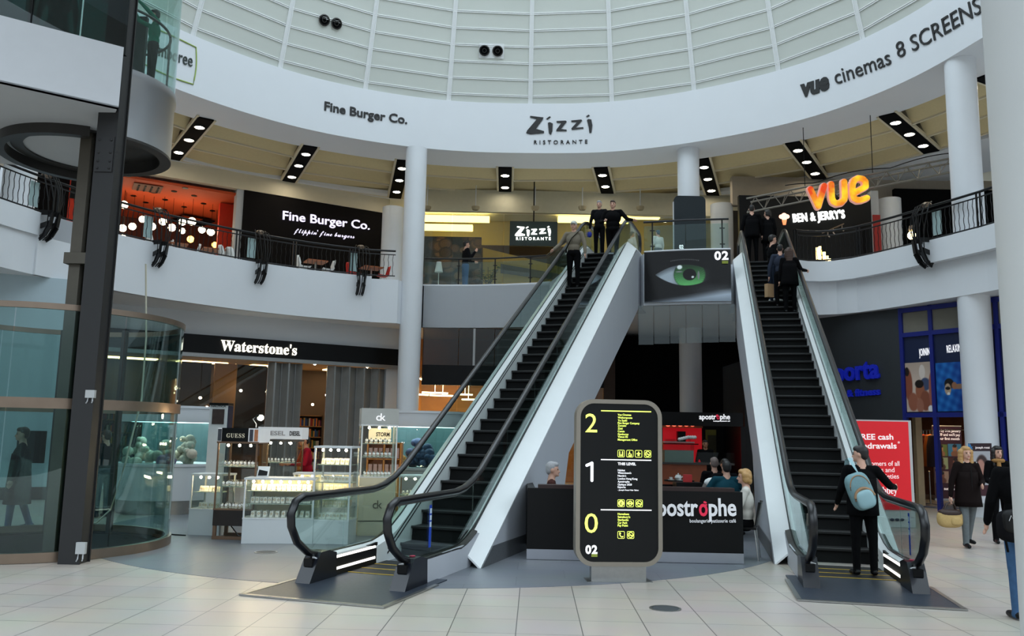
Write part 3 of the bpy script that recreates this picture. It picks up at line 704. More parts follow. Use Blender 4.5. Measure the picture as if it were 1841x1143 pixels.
# spot lamps, added ceiling fill panels, table lamp and bookcases in the shop
for k, (px, py, o) in enumerate(((433, 702, 1.5), (360, 715, 1.2), (372, 732, 2.0), (347, 734, 2.4), (566, 654, 0.4), (646, 673, 0.3), (660, 663, 0.35), (562, 727, 2.6), (587, 710, 2.0), (462, 737, 3.0), (468, 742, 2.8))):
    p = sp_(px, py, o); mb = MB(); mb.ell(p, (0.05, 0.05, 0.04), 10, 6); tag(mb.build('spot_lamp', WGL2), 'small glowing spot lamp inside the bookshop', 'lamp', 'spot lamps in the bookshop')
for k in range(4):
    p = sw(230 + 130 * k, 3.98, 2.4); mb = MB(); mb.box(p, (1.6, 0.5, 0.03), math.atan2(SD.y, SD.x)); tag(mb.build('fill_light_panel', WGLOW), 'added warm fill light panel under the bookshop ceiling', 'lamp', 'added fill light panels in the bookshop')  # glowing panels added to warm and brighten the shop interior
p = sp_(452, 778, 3.0); lp = thing('table_lamp', 'table lamp with glowing tan shade behind the watch cases', 'lamp', (p.x, p.y, 0.9))
MB().lathe([(0.001, 0.9), (0.14, 0.9), (0.14, 0.93), (0.02, 0.96), (0.02, p.z - 0.1)], (p.x, p.y, 0), 14).build('lamp_base', mat('lamp_red', (150, 40, 20), 0.4), lp)
MB().lathe([(0.36, p.z - 0.1), (0.17, p.z + 0.25)], (p.x, p.y, 0), 18).build('lamp_shade', mat('shade_glow', (255, 196, 120), 0.6, emit=1.6), lp)
BK = [mat('book_%d' % i, c, 0.6) for i, c in enumerate(((150, 40, 30), (200, 150, 60), (40, 70, 120), (190, 180, 160), (60, 90, 60), (120, 60, 90), (220, 120, 50), (30, 30, 40)))]
def bookcase(px, off, w, h, lab, group='bookcases in the bookshop'):
    p = sw(px, 0, off); t = thing('bookcase', lab, 'bookcase', p.to_tuple(), math.atan2(SD.y, SD.x), group)
    B = lambda mb, n, m, par=None: mb.build(n, m, par or t, world=False)
    for sx in (-1, 1): B(MB().box((sx * w / 2, 0, h / 2), (0.04, 0.34, h)), 'side_panel', WD)
    B(MB().box((0, 0.16, h / 2), (w, 0.02, h)), 'back_panel', WD)
    n = int(h / 0.38)
    for i in range(n + 1):
        k = B(MB().box((0, 0, 0.04 + i * (h - 0.06) / n), (w - 0.04, 0.32, 0.03)), 'shelf', TAN)
        if i == n: break
        x = -w / 2 + 0.05
        mats = {}
        while x < w / 2 - 0.08:
            bw = random.uniform(0.03, 0.06); bh = random.uniform(0.2, 0.29); q = random.randrange(8)
            mats.setdefault(q, MB()).box((x + bw / 2, 0.0, 0.055 + i * (h - 0.06) / n + bh / 2), (bw * 0.92, 0.22, bh)); x += bw
        for q, mb in mats.items(): o = B(mb, 'book_row', BK[q], k); o['kind'] = 'stuff'
for px, off, w, h, lab in ((190, 2.6, 1.0, 2.4, 'full bookcase seen beyond the person with the white bag'), (222, 1.6, 0.9, 2.0, 'bookcase beside the left aquarium, seen through the lift glass'), (555, 2.0, 1.0, 2.3, 'bookcase in the bookshop doorway behind the worker in red')): bookcase(px, off, w, h, lab)
tag(MB().box(sw(200, 0.62, 0.7), (0.9, 0.6, 0.03), 0.55).build('display_table', mat('blue_top', (40, 70, 160), 0.5)), 'low blue display table in the bookshop left of the aquarium', 'table')
# pale shop wall far left with a dark screen
WB = mat('pale_blue_wall', (178, 196, 204), 0.6, noise=0.04)
mb = MB(); p0, p1 = at_y(-80, 800, 19.6), at_y(112, 800, 20.6); wallbox('wall_left_shop', p0, p1, 0.01, ZS, 0.25, WB, st=True)
wallbox('baseboard_left_shop', p0 - Vector((0, 0.02, 0)), p1 - Vector((0, 0.02, 0)), 0.01, 0.3, 0.03, BLACK, st=True)
q = at_y(56, 803, 19.9); tag(MB().box((q.x, q.y, q.z), (0.62, 0.08, 0.75), 0.1).build('wall_screen', BLACK), 'dark square screen on the pale wall behind the lift', 'screen')
p0, p1 = at_y(113, 800, 21.2), at_y(165, 800, 22.3); wallbox('wall_left_pier', p0, p1, 0.01, ZS, 0.2, mat('dark_pier', (46, 44, 44), 0.6), st=True)
q = at_z(34, 514, 5.34); t = thing('dome_camera', 'small dome camera under the balcony at far left', 'camera', (q.x, q.y, 5.34))
MB().lathe([(0.10, 5.38), (0.11, 5.3), (0.1, 5.24)], (q.x, q.y, 0), 16).build('housing', WHITE, t)
MB().ell((q.x, q.y, 5.24), (0.095, 0.095, 0.09), 14, 8).build('dome', GLOSSB, t)

# ------------------------------------------------------------------ aquariums
CORAL = mat('coral_grey', (196, 188, 170), 0.8, noise=0.4, scale=14); WATER = glass('aquarium_water', (0.72, 0.88, 0.88), 0.9)
def aquarium(name, label, x, y, rocks, back):
    t = thing(name, label, 'aquarium', (x, y, 0)); c = (x, y, 0)
    MB().lathe([(0.98, 0.004), (0.98, 0.28)], c, 56).build('kick_band', STEEL, t)
    MB().lathe([(0.001, 0.28), (1.05, 0.28), (1.05, 0.95), (1.07, 0.97), (1.07, 1.02), (0.001, 1.02)], c, 56).build('cabinet', mat('tank_white', (206, 208, 212), 0.5, noise=0.02), t)
    MB().lathe([(1.02, 1.02), (1.02, 1.9)], c, 56).build('tank_glass', WATER, t)
    MB().lathe([(0.001, 1.88), (1.05, 1.88), (1.06, 1.92), (1.06, 2.16), (1.08, 2.17), (1.08, 2.22), (0.001, 2.22)], c, 56).build('hood', WHITE, t)
    MB().lathe([(0.001, 1.875), (0.8, 1.875)], c, 32).build('tank_light', mat('tank_glow', (225, 240, 236), 0.5, emit=3.5), t)
    MB().lathe([(0.8, 1.02), (0.8, 1.88)], c, 30, 0.3, 2.8).build('tank_backdrop', back, t)
    for i, (dx, dy, r, h, m) in enumerate(rocks):
        mb = MB(); rr = random.Random(i + 3)
        for k in range(22):
            a = rr.uniform(0, 2 * PI); d = rr.uniform(0, r); zz = rr.uniform(0, h) * (1 - 0.6 * d / r)
            s = rr.uniform(0.06, 0.12); mb.ell((x + dx + d * math.cos(a), y + dy + d * math.sin(a), 1.04 + zz), (s, s, s * 0.9), 8, 6)
        mb.build('coral_rock', m, t)
    return t
TEAL = mat('tank_teal', (58, 82, 86), 0.6, noise=0.3, scale=3); PUR = mat('coral_mauve', (150, 120, 150), 0.8, noise=0.3, scale=14)
aquarium('aquarium', 'round white aquarium with grey coral, left of the watch cases', -7.35, 18.3, [(0.1, -0.5, 0.3, 0.45, CORAL), (0.55, -0.55, 0.25, 0.62, CORAL), (-0.45, -0.5, 0.3, 0.5, CORAL), (0.25, -0.75, 0.15, 0.12, PUR)], TEAL)
CB = mat('coral_blue', (70, 84, 120), 0.7, noise=0.4, scale=12); CR_ = mat('coral_red', (150, 60, 70), 0.7, noise=0.3, scale=12); CO = mat('coral_orange', (190, 130, 60), 0.7, noise=0.3, scale=12)
aquarium('aquarium', 'round white aquarium with coloured corals behind the left escalator', -1.95, 18.9, [(-0.5, -0.6, 0.25, 0.4, CO), (0.1, -0.7, 0.28, 0.5, CB), (0.55, -0.6, 0.2, 0.3, CR_), (-0.1, -0.5, 0.2, 0.6, CB)], TEAL)
# ------------------------------------------------------------------ lettering on the upper ring
def ring_at(px, py, off=-0.02):
    z = 12.4
    for _ in range(8):
        lo, hi = 15.0, 150.0
        for _ in range(40):
            m = (lo + hi) / 2
            if proj(ring_pt(m, off, z))[0] > px: lo = m
            else: hi = m
        y = proj(ring_pt(lo, off, z))[1]; d = (ring_pt(lo, off, z) - EYE).dot(FWD); z += (y - py) * d / FPX
    return lo, z
def ring_map(co, fs, pa, pb, hgt, slant=0.0, bold_z=0.03, mb=None, unit=0.72):
    """map flat letters (x, y) onto the ring between pixels pa and pb of the base line"""
    (a0, z0), (a1, z1) = ring_at(*pa), ring_at(*pb); x0, x1 = co[:, 0].min(), co[:, 0].max(); mb = mb or MB(); vs = []
    for c in co:
        y = c[1] / unit * hgt; u = (c[0] - x0) / (x1 - x0) - slant * y / (abs(a1 - a0) / 4.57)
        a = a0 + (a1 - a0) * u; zz = z0 + (z1 - z0) * u + y
        vs.append(ring_pt(a, -0.005 - bold_z * (c[2] + 0.5), zz))
    return mb.add(vs, fs)
def ring_text(body, pa, pb, hgt, bold=0.0, slant=0.0, mb=None, space=1.0):
    co, fs = text_raw(body, bold, 1.0, space); return ring_map(co, fs, pa, pb, hgt, slant, 0.03, mb)
ZIZ = [[(468, 632), (540, 641), (536, 652), (500, 706), (545, 720), (544, 730), (470, 737), (447, 730), (452, 716), (505, 650), (466, 640)], [(565, 672), (575, 668), (592, 676), (590, 720), (582, 740), (572, 732)], [(556, 648), (575, 634), (580, 639), (562, 652)],
       [(612, 662), (662, 660), (668, 666), (636, 708), (668, 712), (668, 719), (612, 719), (612, 712), (640, 672), (614, 670)], [(692, 660), (748, 656), (752, 662), (716, 702), (758, 700), (760, 707), (696, 712), (694, 705), (726, 668), (694, 668)],
       [(778, 660), (786, 655), (802, 658), (808, 690), (803, 732), (792, 734), (788, 700)], [(774, 638), (788, 629), (793, 636), (778, 643)]]
def ziz_raw(bold=0.0):
    vs, fs = [], []
    for P in ZIZ:
        q = [((x - 447) / 361.0, (735 - y) / 361.0) for x, y in P]; n = len(q)
        if bold:
            c = (sum(x for x, _ in q) / n, sum(y for _, y in q) / n); q2 = []
            ar = sum(q[i][0] * q[(i + 1) % n][1] - q[(i + 1) % n][0] * q[i][1] for i in range(n)); s = 1 if ar > 0 else -1
            for i in range(n):
                a, b, e = Vector(q[i - 1]), Vector(q[i]), Vector(q[(i + 1) % n]); t = ((b - a).normalized() + (e - b).normalized()).normalized(); q2.append((b.x + t.y * bold * s, b.y - t.x * bold * s))
            q = q2
        # densify edges so that the outline can follow a curve
        o = len(vs); vs += [(x, y, -0.5) for x, y in q] + [(x, y, 0.5) for x, y in q]
        fs += [tuple(o + i for i in range(n)), tuple(o + n + i for i in range(n))] + [(o + i, o + (i + 1) % n, o + n + (i + 1) % n, o + n + i) for i in range(n)]
    return np.array(vs), fs
tag(ring_text('Fine Burger Co.', (583, 197.5), (732, 222.5), 0.31, 0.022).build('sign_lettering', BLET), 'black restaurant lettering on the white ring, left of centre', 'sign lettering')
t = thing('sign_lettering', 'black brush lettering with small capitals in the middle of the ring', 'sign lettering', ring_pt(88, 0, 12.2).to_tuple())
co, fs = ziz_raw(); ring_map(co, fs, (946, 240.5), (1065, 239), 0.68, unit=0.293).build('brush_letters', BLET, t)
ring_text('RISTORANTE', (960, 259), (1056, 257.7), 0.145, 0.0, space=1.7).build('small_capitals', BLET, t)
t = thing('sign_lettering', 'cinema lettering in black at the right of the white ring', 'sign lettering', ring_pt(45, 0, 12.3).to_tuple())
co, fs = text_raw('vue', 0.055, 1.0, 1.0); ring_map(co, fs, (1439, 174), (1491, 158), 0.56).build('bold_letters', BLET, t)
ring_text('cinemas', (1503, 152), (1603, 114.5), 0.5, 0.0, 0.2).build('thin_letters', BLET, t)
ring_text('8 SCREENS', (1615, 105), (1766, 22), 0.5, 0.0, 0.2).build('capital_letters', BLET, t)
t = thing('sign_lettering', 'dark lettering in a thin green rounded outline beside the lift', 'sign lettering', ring_pt(140, 0, 12.5).to_tuple())
ring_text('Gymboree', (262, 92), (345.5, 120), 0.4, 0.0).build('letters', mat('dark_green_letter', (40, 52, 48), 0.5), t)
(a0, z0), (a1, z1) = ring_at(250, 75), ring_at(353, 118)
pts = []
zc_ = (z0 + z1) / 2
for k in range(40):
    q = k / 40 * 2 * PI; c_, s_ = math.cos(q), math.sin(q); r = 1 / max(abs(c_), abs(s_)) ** 0.82
    pts.append(ring_pt((a0 + a1) / 2 - c_ * r * abs(a1 - a0) / 2, -0.02, zc_ + 0.62 * s_ * r - 0.04))
MB().tube(pts, 0.018, 6, closed=True).build('outline', mat('green_line', (150, 176, 80), 0.5), t)
# round air nozzles in pairs on the dome panels
for k, (px, py) in enumerate(((580, 37), (604, 44), (871, 91), (895, 93))):
    best = min(((proj(dome(a / 4, t_))[0] - px) ** 2 + (proj(dome(a / 4, t_))[1] - py) ** 2, a / 4, t_) for a in range(320, 520) for t_ in np.arange(0.5, 7.2, 0.1))
    a, t_ = best[1], best[2]; p = dome_in(a, t_, -0.03); ax = Vector((-math.cos(R_(a)), -math.sin(R_(a)), -0.33)).normalized(); M = Matrix.Translation(p) @ ax.to_track_quat('Z', 'Y').to_matrix().to_4x4()
    t = thing('air_nozzle', ['left nozzle of the upper left pair on the dome', 'right nozzle of the upper left pair on the dome', 'left nozzle of the central pair on the dome', 'right nozzle of the central pair on the dome'][k], 'air nozzle', p.to_tuple(), 0, 'round air nozzles on the dome')
    def lat(prof): 
        mb = MB().lathe(prof, (0, 0, 0), 20); mb.v = [tuple(M @ Vector(v)) for v in mb.v]; return mb
    lat([(0.17, 0), (0.19, 0.05), (0.16, 0.06), (0.14, 0.02)]).build('ring', DSTEEL, t); lat([(0.001, 0.02), (0.15, 0.02)]).build('bore', MATBLACK, t)
    lat([(0.06, 0.02), (0.075, 0.05), (0.06, 0.05)]).build('vane', DSTEEL, t)
    if k % 2 == 0:
        b = min(((proj(dome(a + s / 4, t_))[0] - (px + 12)) ** 2, s / 4) for s in range(-20, 20))[1]; mbp = MB()
        e = 2.1; q = [dome_in(a + b - e, t_ - 0.23, -0.012), dome_in(a + b + e, t_ - 0.23, -0.012), dome_in(a + b + e, t_ + 0.25, -0.012), dome_in(a + b - e, t_ + 0.25, -0.012)]
        mbp.prism(q, (0.01 * math.cos(R_(a)), 0.01 * math.sin(R_(a)), 0)); tag(mbp.build('nozzle_plate', RIBW), 'pale plate around the %s nozzle pair on the dome' % ('upper left' if k == 0 else 'central'), 'plate')

# ------------------------------------------------------------------ railings of the upper floor
IRON = mat('black_iron', (16, 16, 18), 0.42, 0.3, noise=0.15)
def along(poly, step):
    out = []; acc = 0.0; nxt = 0.0
    for a, b in zip(poly[:-1], poly[1:]):
        L = (b - a).length
        while nxt <= acc + L: out.append((a.lerp(b, (nxt - acc) / L), (b - a).normalized())); nxt += step
        acc += L
    return out
def railing(name, label, poly, group, step=0.135):
    poly = [Vector((p.x, p.y, 0)) for p in poly]; t = thing(name, label, 'railing', (poly[0].x, poly[0].y, 6.92), 0, group)
    z0, z1 = 6.98, 7.84
    up = lambda z: [Vector((p.x, p.y, z)) for p in poly]
    MB().tube(up(z1), 0.034, 8).build('handrail', IRON, t)
    MB().tube(up(z1 - 0.13), 0.018, 6).build('upper_rail', IRON, t)
    MB().tube(up(z0), 0.02, 6).build('lower_rail', IRON, t)
    bal = along(poly, step); post = along(poly, 1.9); n = 0
    for p, d in bal:
        zs = np.linspace(z0, z1 - 0.13, 9); ph = n * 0.0
        mb = MB().tube([(p.x + d.x * 0.013 * math.sin(9 * i / 8 * 1.6), p.y + d.y * 0.013 * math.sin(9 * i / 8 * 1.6), z) for i, z in enumerate(zs)], 0.0095, 5, caps=False); n += 1
        mb.build('baluster', IRON, t)
    for p, d in post:
        for s in (-0.05, 0.05): mb = MB().box((p.x + d.x * s, p.y + d.y * s, (6.9 + z1) / 2), (0.035, 0.035, z1 - 6.9), math.atan2(d.y, d.x)); mb.build('post', IRON, t)
    return t
LBr = offs([p for p in LB], 0.1)
LBr = [p for p in LBr if p.x > -30]
iL = [i for i, p in enumerate(LBr) if p.y > 16.5][0]
railing('balcony_railing', 'long black balcony railing with wavy bars below the dark sign wall', LBr[iL:] + [Vector((-3.98, 27.72, 0))], 'black iron balcony railings', 0.15)
railing('balcony_railing', 'black balcony railing with wavy bars on the right under the orange letters', offs(RB, 0.12)[:-1], 'black iron balcony railings')
INFO = mat('info_panel', (172, 196, 196), 0.4, noise=0.1)
def bracket(px, poly, lab, panel):
    best = min((abs(proj((p.x, p.y, 7.3))[0] - px), i) for i, (p, d) in enumerate(along(poly, 0.05))); p, d = along(poly, 0.05)[best[1]]
    n = Vector((d.y, -d.x, 0)); t = thing('rail_ornament', lab, 'ornament', (p.x, p.y, 6.3), 0, 'black iron ornaments on the balcony railings'); out = n
    prof = [(0.02, 7.95), (0.2, 7.87), (0.38, 7.62), (0.48, 7.25), (0.48, 6.93), (0.4, 6.6), (0.25, 6.36), (0.06, 6.24)]
    for k in range(5):
        w = (k - 2) * 0.12; q = []
        for j, (r, z) in enumerate(prof): q.append(p + out * (r * (1 - 0.12 * abs(k - 2)) + 0.015 * (j % 2)) + d * (w * (0.5 + 0.5 * math.sin(PI * min(1, (j + 0.5) / 5.0)))) + Vector((0, 0, z)))
        MB().tube(q, 0.015, 6).build('curved_bar', IRON, t)
    mb = MB().ell(p + out * 0.02 + Vector((0, 0, 7.9)), (0.13, 0.13, 0.07), 12, 6); mb.build('cap', BRONZE, t)
    for s in (-1, 1):                                     # pierced leaf plates hanging over the fascia
        mb = MB()
        for (r0, za), (r1, zb) in (((0.04, 6.94), (0.45, 6.9)), ((0.45, 6.9), (0.4, 6.58)), ((0.4, 6.58), (0.24, 6.36)), ((0.24, 6.36), (0.04, 6.26)), ((0.04, 6.58), (0.4, 6.66))):
            mb.bar(p + out * r0 + d * (0.1 * s) + Vector((0, 0, za)), p + out * r1 + d * (0.1 * s) + Vector((0, 0, zb)), 0.03, 0.12)
        mb.build('leaf_plate', IRON, t)
    MB().box(p + out * 0.035 + Vector((0, 0, 6.62)), (0.26, 0.05, 0.62), math.atan2(d.y, d.x)).build('wall_plate', IRON, t)
    q = p - out * 0.09 + d * (-0.2 if panel < 0 else 0.2) + Vector((0, 0, 7.38)); MB().box(q, (0.26, 0.02, 0.62), math.atan2(d.y, d.x)).build('info_panel', INFO, t)
pl = LBr[iL:]
for px, lab in ((78, 'black iron rail ornament left of the lift'), (281, 'black iron rail ornament under the orange ceiling'), (465, 'black iron rail ornament at the left end of the dark sign wall'), (647, 'black iron rail ornament near the left tall column')): bracket(px, pl, lab, -1)
bracket(1668, offs(RB, 0.12), 'black iron rail ornament on the right balcony', 1)
def glass_rail(name, label, pts, zr, group, posts):
    t = thing(name, label, 'railing', pts[0].to_tuple()[:2] + (6.9,), 0, group); P = lambda p, z: Vector((p.x, p.y, z))
    MB().tube([P(p, zr) for p in pts], 0.03, 8).build('handrail', IRON, t)
    for q in posts:
        k = MB().tube([P(q, 6.88), P(q, zr)], 0.022, 8).build('post', IRON, t)
        for z in (7.08, zr - 0.25):
            d = Vector((1, 0, 0)); MB().tube([P(q, z) - d * 0.07, P(q, z) + d * 0.07], 0.018, 6).build('glass_clamp', IRON, k)
    for a, b in zip(pts[:-1], pts[1:]):
        MB().strip([P(a.lerp(b, 0.01), 6.93), P(a.lerp(b, 0.99), 6.93)], [P(a.lerp(b, 0.01), zr - 0.12), P(a.lerp(b, 0.99), zr - 0.12)], (0, 0.012, 0), smooth=False).build('glass_pane', GLE, t)
mp = [Vector((-3.1, 28.75, 0)), Vector((-1.9, 28.7, 0)), Vector((-0.62, 28.5, 0)), Vector((0.6, 28.1, 0)), Vector((1.15, 27.85, 0)), Vector((1.7, 25.6, 0))]
glass_rail('glass_railing', 'glass railing with black rail in front of the green sign restaurant', mp, 7.82, 'glass railings of the upper floor', mp[1:4])
lp_ = [Vector((3.68, 23.05, 0)), Vector((4.8, 22.72, 0)), Vector((5.95, 22.5, 0))]
glass_rail('glass_railing', 'glass railing on the landing above the eye poster', lp_, 7.78, 'glass railings of the upper floor', [Vector((3.92, 23.0, 0)), Vector((5.78, 22.56, 0))])

# ------------------------------------------------------------------ burger restaurant behind the left balcony
FA = Vector((-13.0, 26.2, 0)) + SN * 3.0
def fw(px, z, off=0.0, py=380): p = at_pl(px, py, FA + SN * off, SD); return Vector((p.x, p.y, z))
def fp(px, py, off=0.0): return at_pl(px, py, FA + SN * off, SD)
BROWNB = mat('brown_black_wall', (12, 8, 8), 0.7, noise=0.15, spec=0.15); ORANGE = mat('orange_ceiling', (198, 74, 28), 0.7, noise=0.06); REDP = mat('red_orange_panel', (226, 56, 20), 0.6)
PALEW = mat('lilac_white_letter', (226, 220, 244), 0.4, emit=0.65)
t = thing('sign_wall', 'tall dark brown wall with white lettering behind the left balcony', 'sign wall', fw(565, ZL).to_tuple())
wallbox('wall_board', fw(437, 0, 0.05), fw(694, 0, 0.05), ZL, 10.95, 0.12, BROWNB, t)
a_, b_ = fp(508, 394.5, 0.0), fp(664, 413, 0.0); mb = MB(); place_text(mb, 'Fine Burger Co.', a_, b_, 0.36, 0.06, 0.006); mb.build('lettering', PALEW, t)
SCR = lambda s: ''.join(chr(0x1D4EA + ord(c) - 97) if 'a' <= c <= 'z' else c for c in s)
a_, b_ = fp(528, 418, 0.0), fp(637, 428.5, 0.0); mb = MB(); place_text(mb, SCR('flippin') + "'" + ' ' + SCR('fine') + ' ' + SCR('burgers'), a_, b_, 0.2, 0.03, 0.0); mb.build('script_lettering', PALEW, t)
wallbox('wall_burger_pier', fw(424, 0, 0.1), fw(437.5, 0, 0.1), ZL, 10.95, 0.4, GREYW, st=True)
tag(wallbox('red_wall_panel', fw(395, 0, 1.6), fw(425, 0, 1.6), ZL, 10.7, 0.2, REDP), 'bright red orange wall panel left of the dark sign wall', 'wall panel')
mb = MB(); mb.prism([fw(90, 10.75, 0.3), fw(440, 10.75, 0.3), fw(440, 10.75, 6.9), fw(90, 10.75, 6.9)], (0, 0, 0.1)); struct('ceiling_burger', mb, ORANGE)
wallbox('wall_burger_bulkhead', fw(60, 0, 0.0), fw(700, 0, 0.0), 10.95, ZC + 0.02, 0.3, CREAMF, st=True)
wallbox('wall_burger_back', fw(60, 0, 6.5), fw(470, 0, 6.5), ZL, 10.75, 0.2, mat('burger_back', (88, 36, 20), 0.7, noise=0.2), st=True)
t = thing('dark_hood', 'dark pointed hood among the globe lamps of the orange restaurant', 'hood', fp(345, 392, 5).to_tuple())
q = fp(345, 398, 5.0); mb = MB(); mb.lathe([(1.0, 0), (1.0, 0.05), (0.2, 0.28), (0.001, 0.3)], q, 4, smooth=False); mb.build('hood_shell', BLACK, t)
MB().tube([q + Vector((0, 0, 0.25)), Vector((q.x, q.y, 10.75))], 0.03, 6).build('hanger', BLACK, t)
GLOBE = mat('globe_glow', (255, 238, 200), 0.4, emit=4.5); AMB = mat('amber_glow', (255, 190, 90), 0.4, emit=3.5)
for k, (px, py, o, r, m) in enumerate(((223, 368, 2.0, 0.15, 0), (256, 394, 2.4, 0.13, 0), (220.5, 410, 2.2, 0.14, 0), (238, 407, 2.6, 0.14, 0), (273, 407, 2.4, 0.15, 0), (293, 398, 2.2, 0.15, 0), (309, 409, 2.2, 0.15, 0), (328, 399, 2.6, 0.14, 0), (345, 398, 1.8, 0.16, 0), (328, 415, 3.2, 0.12, 0), (363, 413, 2.4, 0.14, 0), (379, 417, 2.2, 0.15, 0), (221, 428.5, 2.4, 0.14, 0), (342.6, 430, 3.0, 0.14, 1), (386, 440, 3.0, 0.12, 1))):
    p = fp(px, py, o); t = thing('globe_lamp', 'glowing round pendant lamp in the orange ceilinged restaurant' if m == 0 else 'amber glowing round lamp low in the orange ceilinged restaurant', 'lamp', p.to_tuple(), 0, 'globe lamps of the orange restaurant' if m == 0 else 'amber lamps of the orange restaurant')
    MB().ell(p, (r, r, r), 16, 10).build('globe', (GLOBE, AMB)[m], t); MB().tube([p + Vector((0, 0, r)), Vector((p.x, p.y, 10.75))], 0.008, 5).build('cord', BLACK, t)
for k in range(12):
    px, py = [(240, 352), (276, 346), (313, 344), (262, 364), (297, 359), (331, 372), (349, 352), (366, 366), (296, 377), (382, 379), (230, 316), (333, 338)][k]; p = at_z(px, py, 10.74)
    tag(MB().lathe([(0.001, 0), (0.11, 0), (0.11, 0.02)], (p.x, p.y, 10.73), 12).build('ceiling_spot', BLACK), 'dark round spot recessed in the orange ceiling', 'lamp', 'ceiling spots in the orange ceiling')
p = at_z(265, 338, 10.72); t = thing('air_vent', 'square air vent in the orange ceiling', 'vent', (p.x, p.y, 10.7))
MB().box((p.x, p.y, 10.72), (1.0, 1.0, 0.03), 0.5).build('frame', mat('vent_grey', (120, 70, 50), 0.6), t)
for k in range(4): MB().box((p.x - 0.3 + 0.2 * k, p.y - 0.1 + 0.1 * k, 10.69), (0.06, 0.8, 0.02), 0.5).build('slat', BLACK, t)
p = fp(120, 350, 1.2)
t = thing('wall_poster', 'red and black poster with white letters left of the lift post', 'poster', fw(142, ZL, 0.9).to_tuple())
wallbox('board', fw(60, 0, 1.0), fw(122, 0, 1.0), ZL, 11.2, 0.1, BROWNB, t); wallbox('red_board', fw(121, 0, 0.96), fw(170, 0, 0.96), ZL, 11.0, 0.1, REDP, t)
wallbox('black_field', fw(123, 0, 0.92), fw(170, 0, 0.92), 9.85, 10.5, 0.03, BLACK, t)
a_, b_ = fp(124, 320, 0.88), fp(163, 328, 0.88); mb = MB(); place_text(mb, 'FBC', a_, b_, 0.36, 0.02, 0.03); mb.build('letters', WLET, t)
# tables and shell chairs
SHELLW = mat('chair_white', (220, 222, 220), 0.4); SHELLR = mat('chair_red', (196, 30, 22), 0.4); WOODT = mat('table_wood', (150, 84, 46), 0.45, noise=0.25, scale=5)
def shell_chair(px, off, rz, m, lab, group):
    p = fw(px, ZL + 0.002, off - 2.7); t = thing('shell_chair', lab, 'chair', p.to_tuple(), rz, group); B = lambda mb, n, mm: mb.build(n, mm, t, world=False)
    prof = [(0.22, 0.47), (0.14, 0.44), (-0.08, 0.43), (-0.18, 0.47), (-0.23, 0.6), (-0.27, 0.78), (-0.28, 0.86)]; wd = [0.19, 0.22, 0.23, 0.23, 0.22, 0.19, 0.12]; vs = []; 
    for (y, z), w in zip(prof, wd):
        for k in range(7): u = k / 3 - 1; vs.append((w * u, y + (0.06 * u * u if z > 0.5 else 0), z + (0.05 * u * u if z < 0.5 else 0)))
    mb = MB(); mb.add(vs, [(i * 7 + k, i * 7 + k + 1, (i + 1) * 7 + k + 1, (i + 1) * 7 + k) for i in range(6) for k in range(6)], True); o = B(mb, 'shell', m)
    md = o.modifiers.new('thickness', 'SOLIDIFY'); md.thickness = 0.012
    for sx in (-1, 1):
        for sy in (-1, 1): B(MB().tube([(0.1 * sx, 0.08 * sy, 0.43), (0.22 * sx, 0.2 * sy, 0)], 0.01, 6), 'leg', STEEL)
    B(MB().bar((-0.15, 0, 0.25), (0.15, 0, 0.25), 0.01), 'cross_brace', STEEL)
def cafe_table(px, off, lab, group, w=0.7):
    p = fw(px, ZL + 0.002, off - 2.7); t = thing('cafe_table', lab, 'table', p.to_tuple(), 0, group); B = lambda mb, n, mm: mb.build(n, mm, t, world=False)
    B(MB().box((0, 0, 0.73), (w, w, 0.035), 0.5), 'table_top', WOODT); B(MB().tube([(0, 0, 0.02), (0, 0, 0.72)], 0.03, 8), 'pedestal', STEEL); B(MB().cyl((0, 0, 0), 0.24, 0.02, 18), 'foot', STEEL)
    return t
g = 'white shell chairs on the left balcony'
shell_chair(551, -1.6, -1.0, SHELLW, 'white shell chair left of the wooden table under the lettered wall', g); shell_chair(594, -1.6, 2.1, SHELLW, 'white shell chair right of the wooden table under the lettered wall', g)
cafe_table(572, -1.55, 'wooden table between two white shell chairs', 'balcony tables')
cafe_table(672, -1.7, 'wooden table beside the red chair near the left tall column', 'balcony tables')
shell_chair(693, -1.75, 2.0, SHELLR, 'red shell chair nearest the left tall column', 'red shell chairs on the left balcony'); shell_chair(640, -1.5, -0.9, SHELLR, 'red shell chair behind the ornament near the left tall column', 'red shell chairs on the left balcony')
for px, off, rz, lab in ((282, -1.9, -0.6, 'white shell chair behind the ornament under the orange ceiling'), (300, -1.5, 2.2, 'white shell chair just right of that ornament'), (350, -1.3, 1.9, 'white shell chair beside the amber lamp'), (412, -1.6, -0.8, 'white shell chair left of two by the red panel'), (424, -1.4, -0.4, 'white shell chair right of two by the red panel')): shell_chair(px, off, rz, SHELLW, lab, g)
cafe_table(320, -1.4, 'wooden table among white chairs under the orange ceiling', 'balcony tables'); cafe_table(388, -1.3, 'wooden table in front of the red wall panel', 'balcony tables')

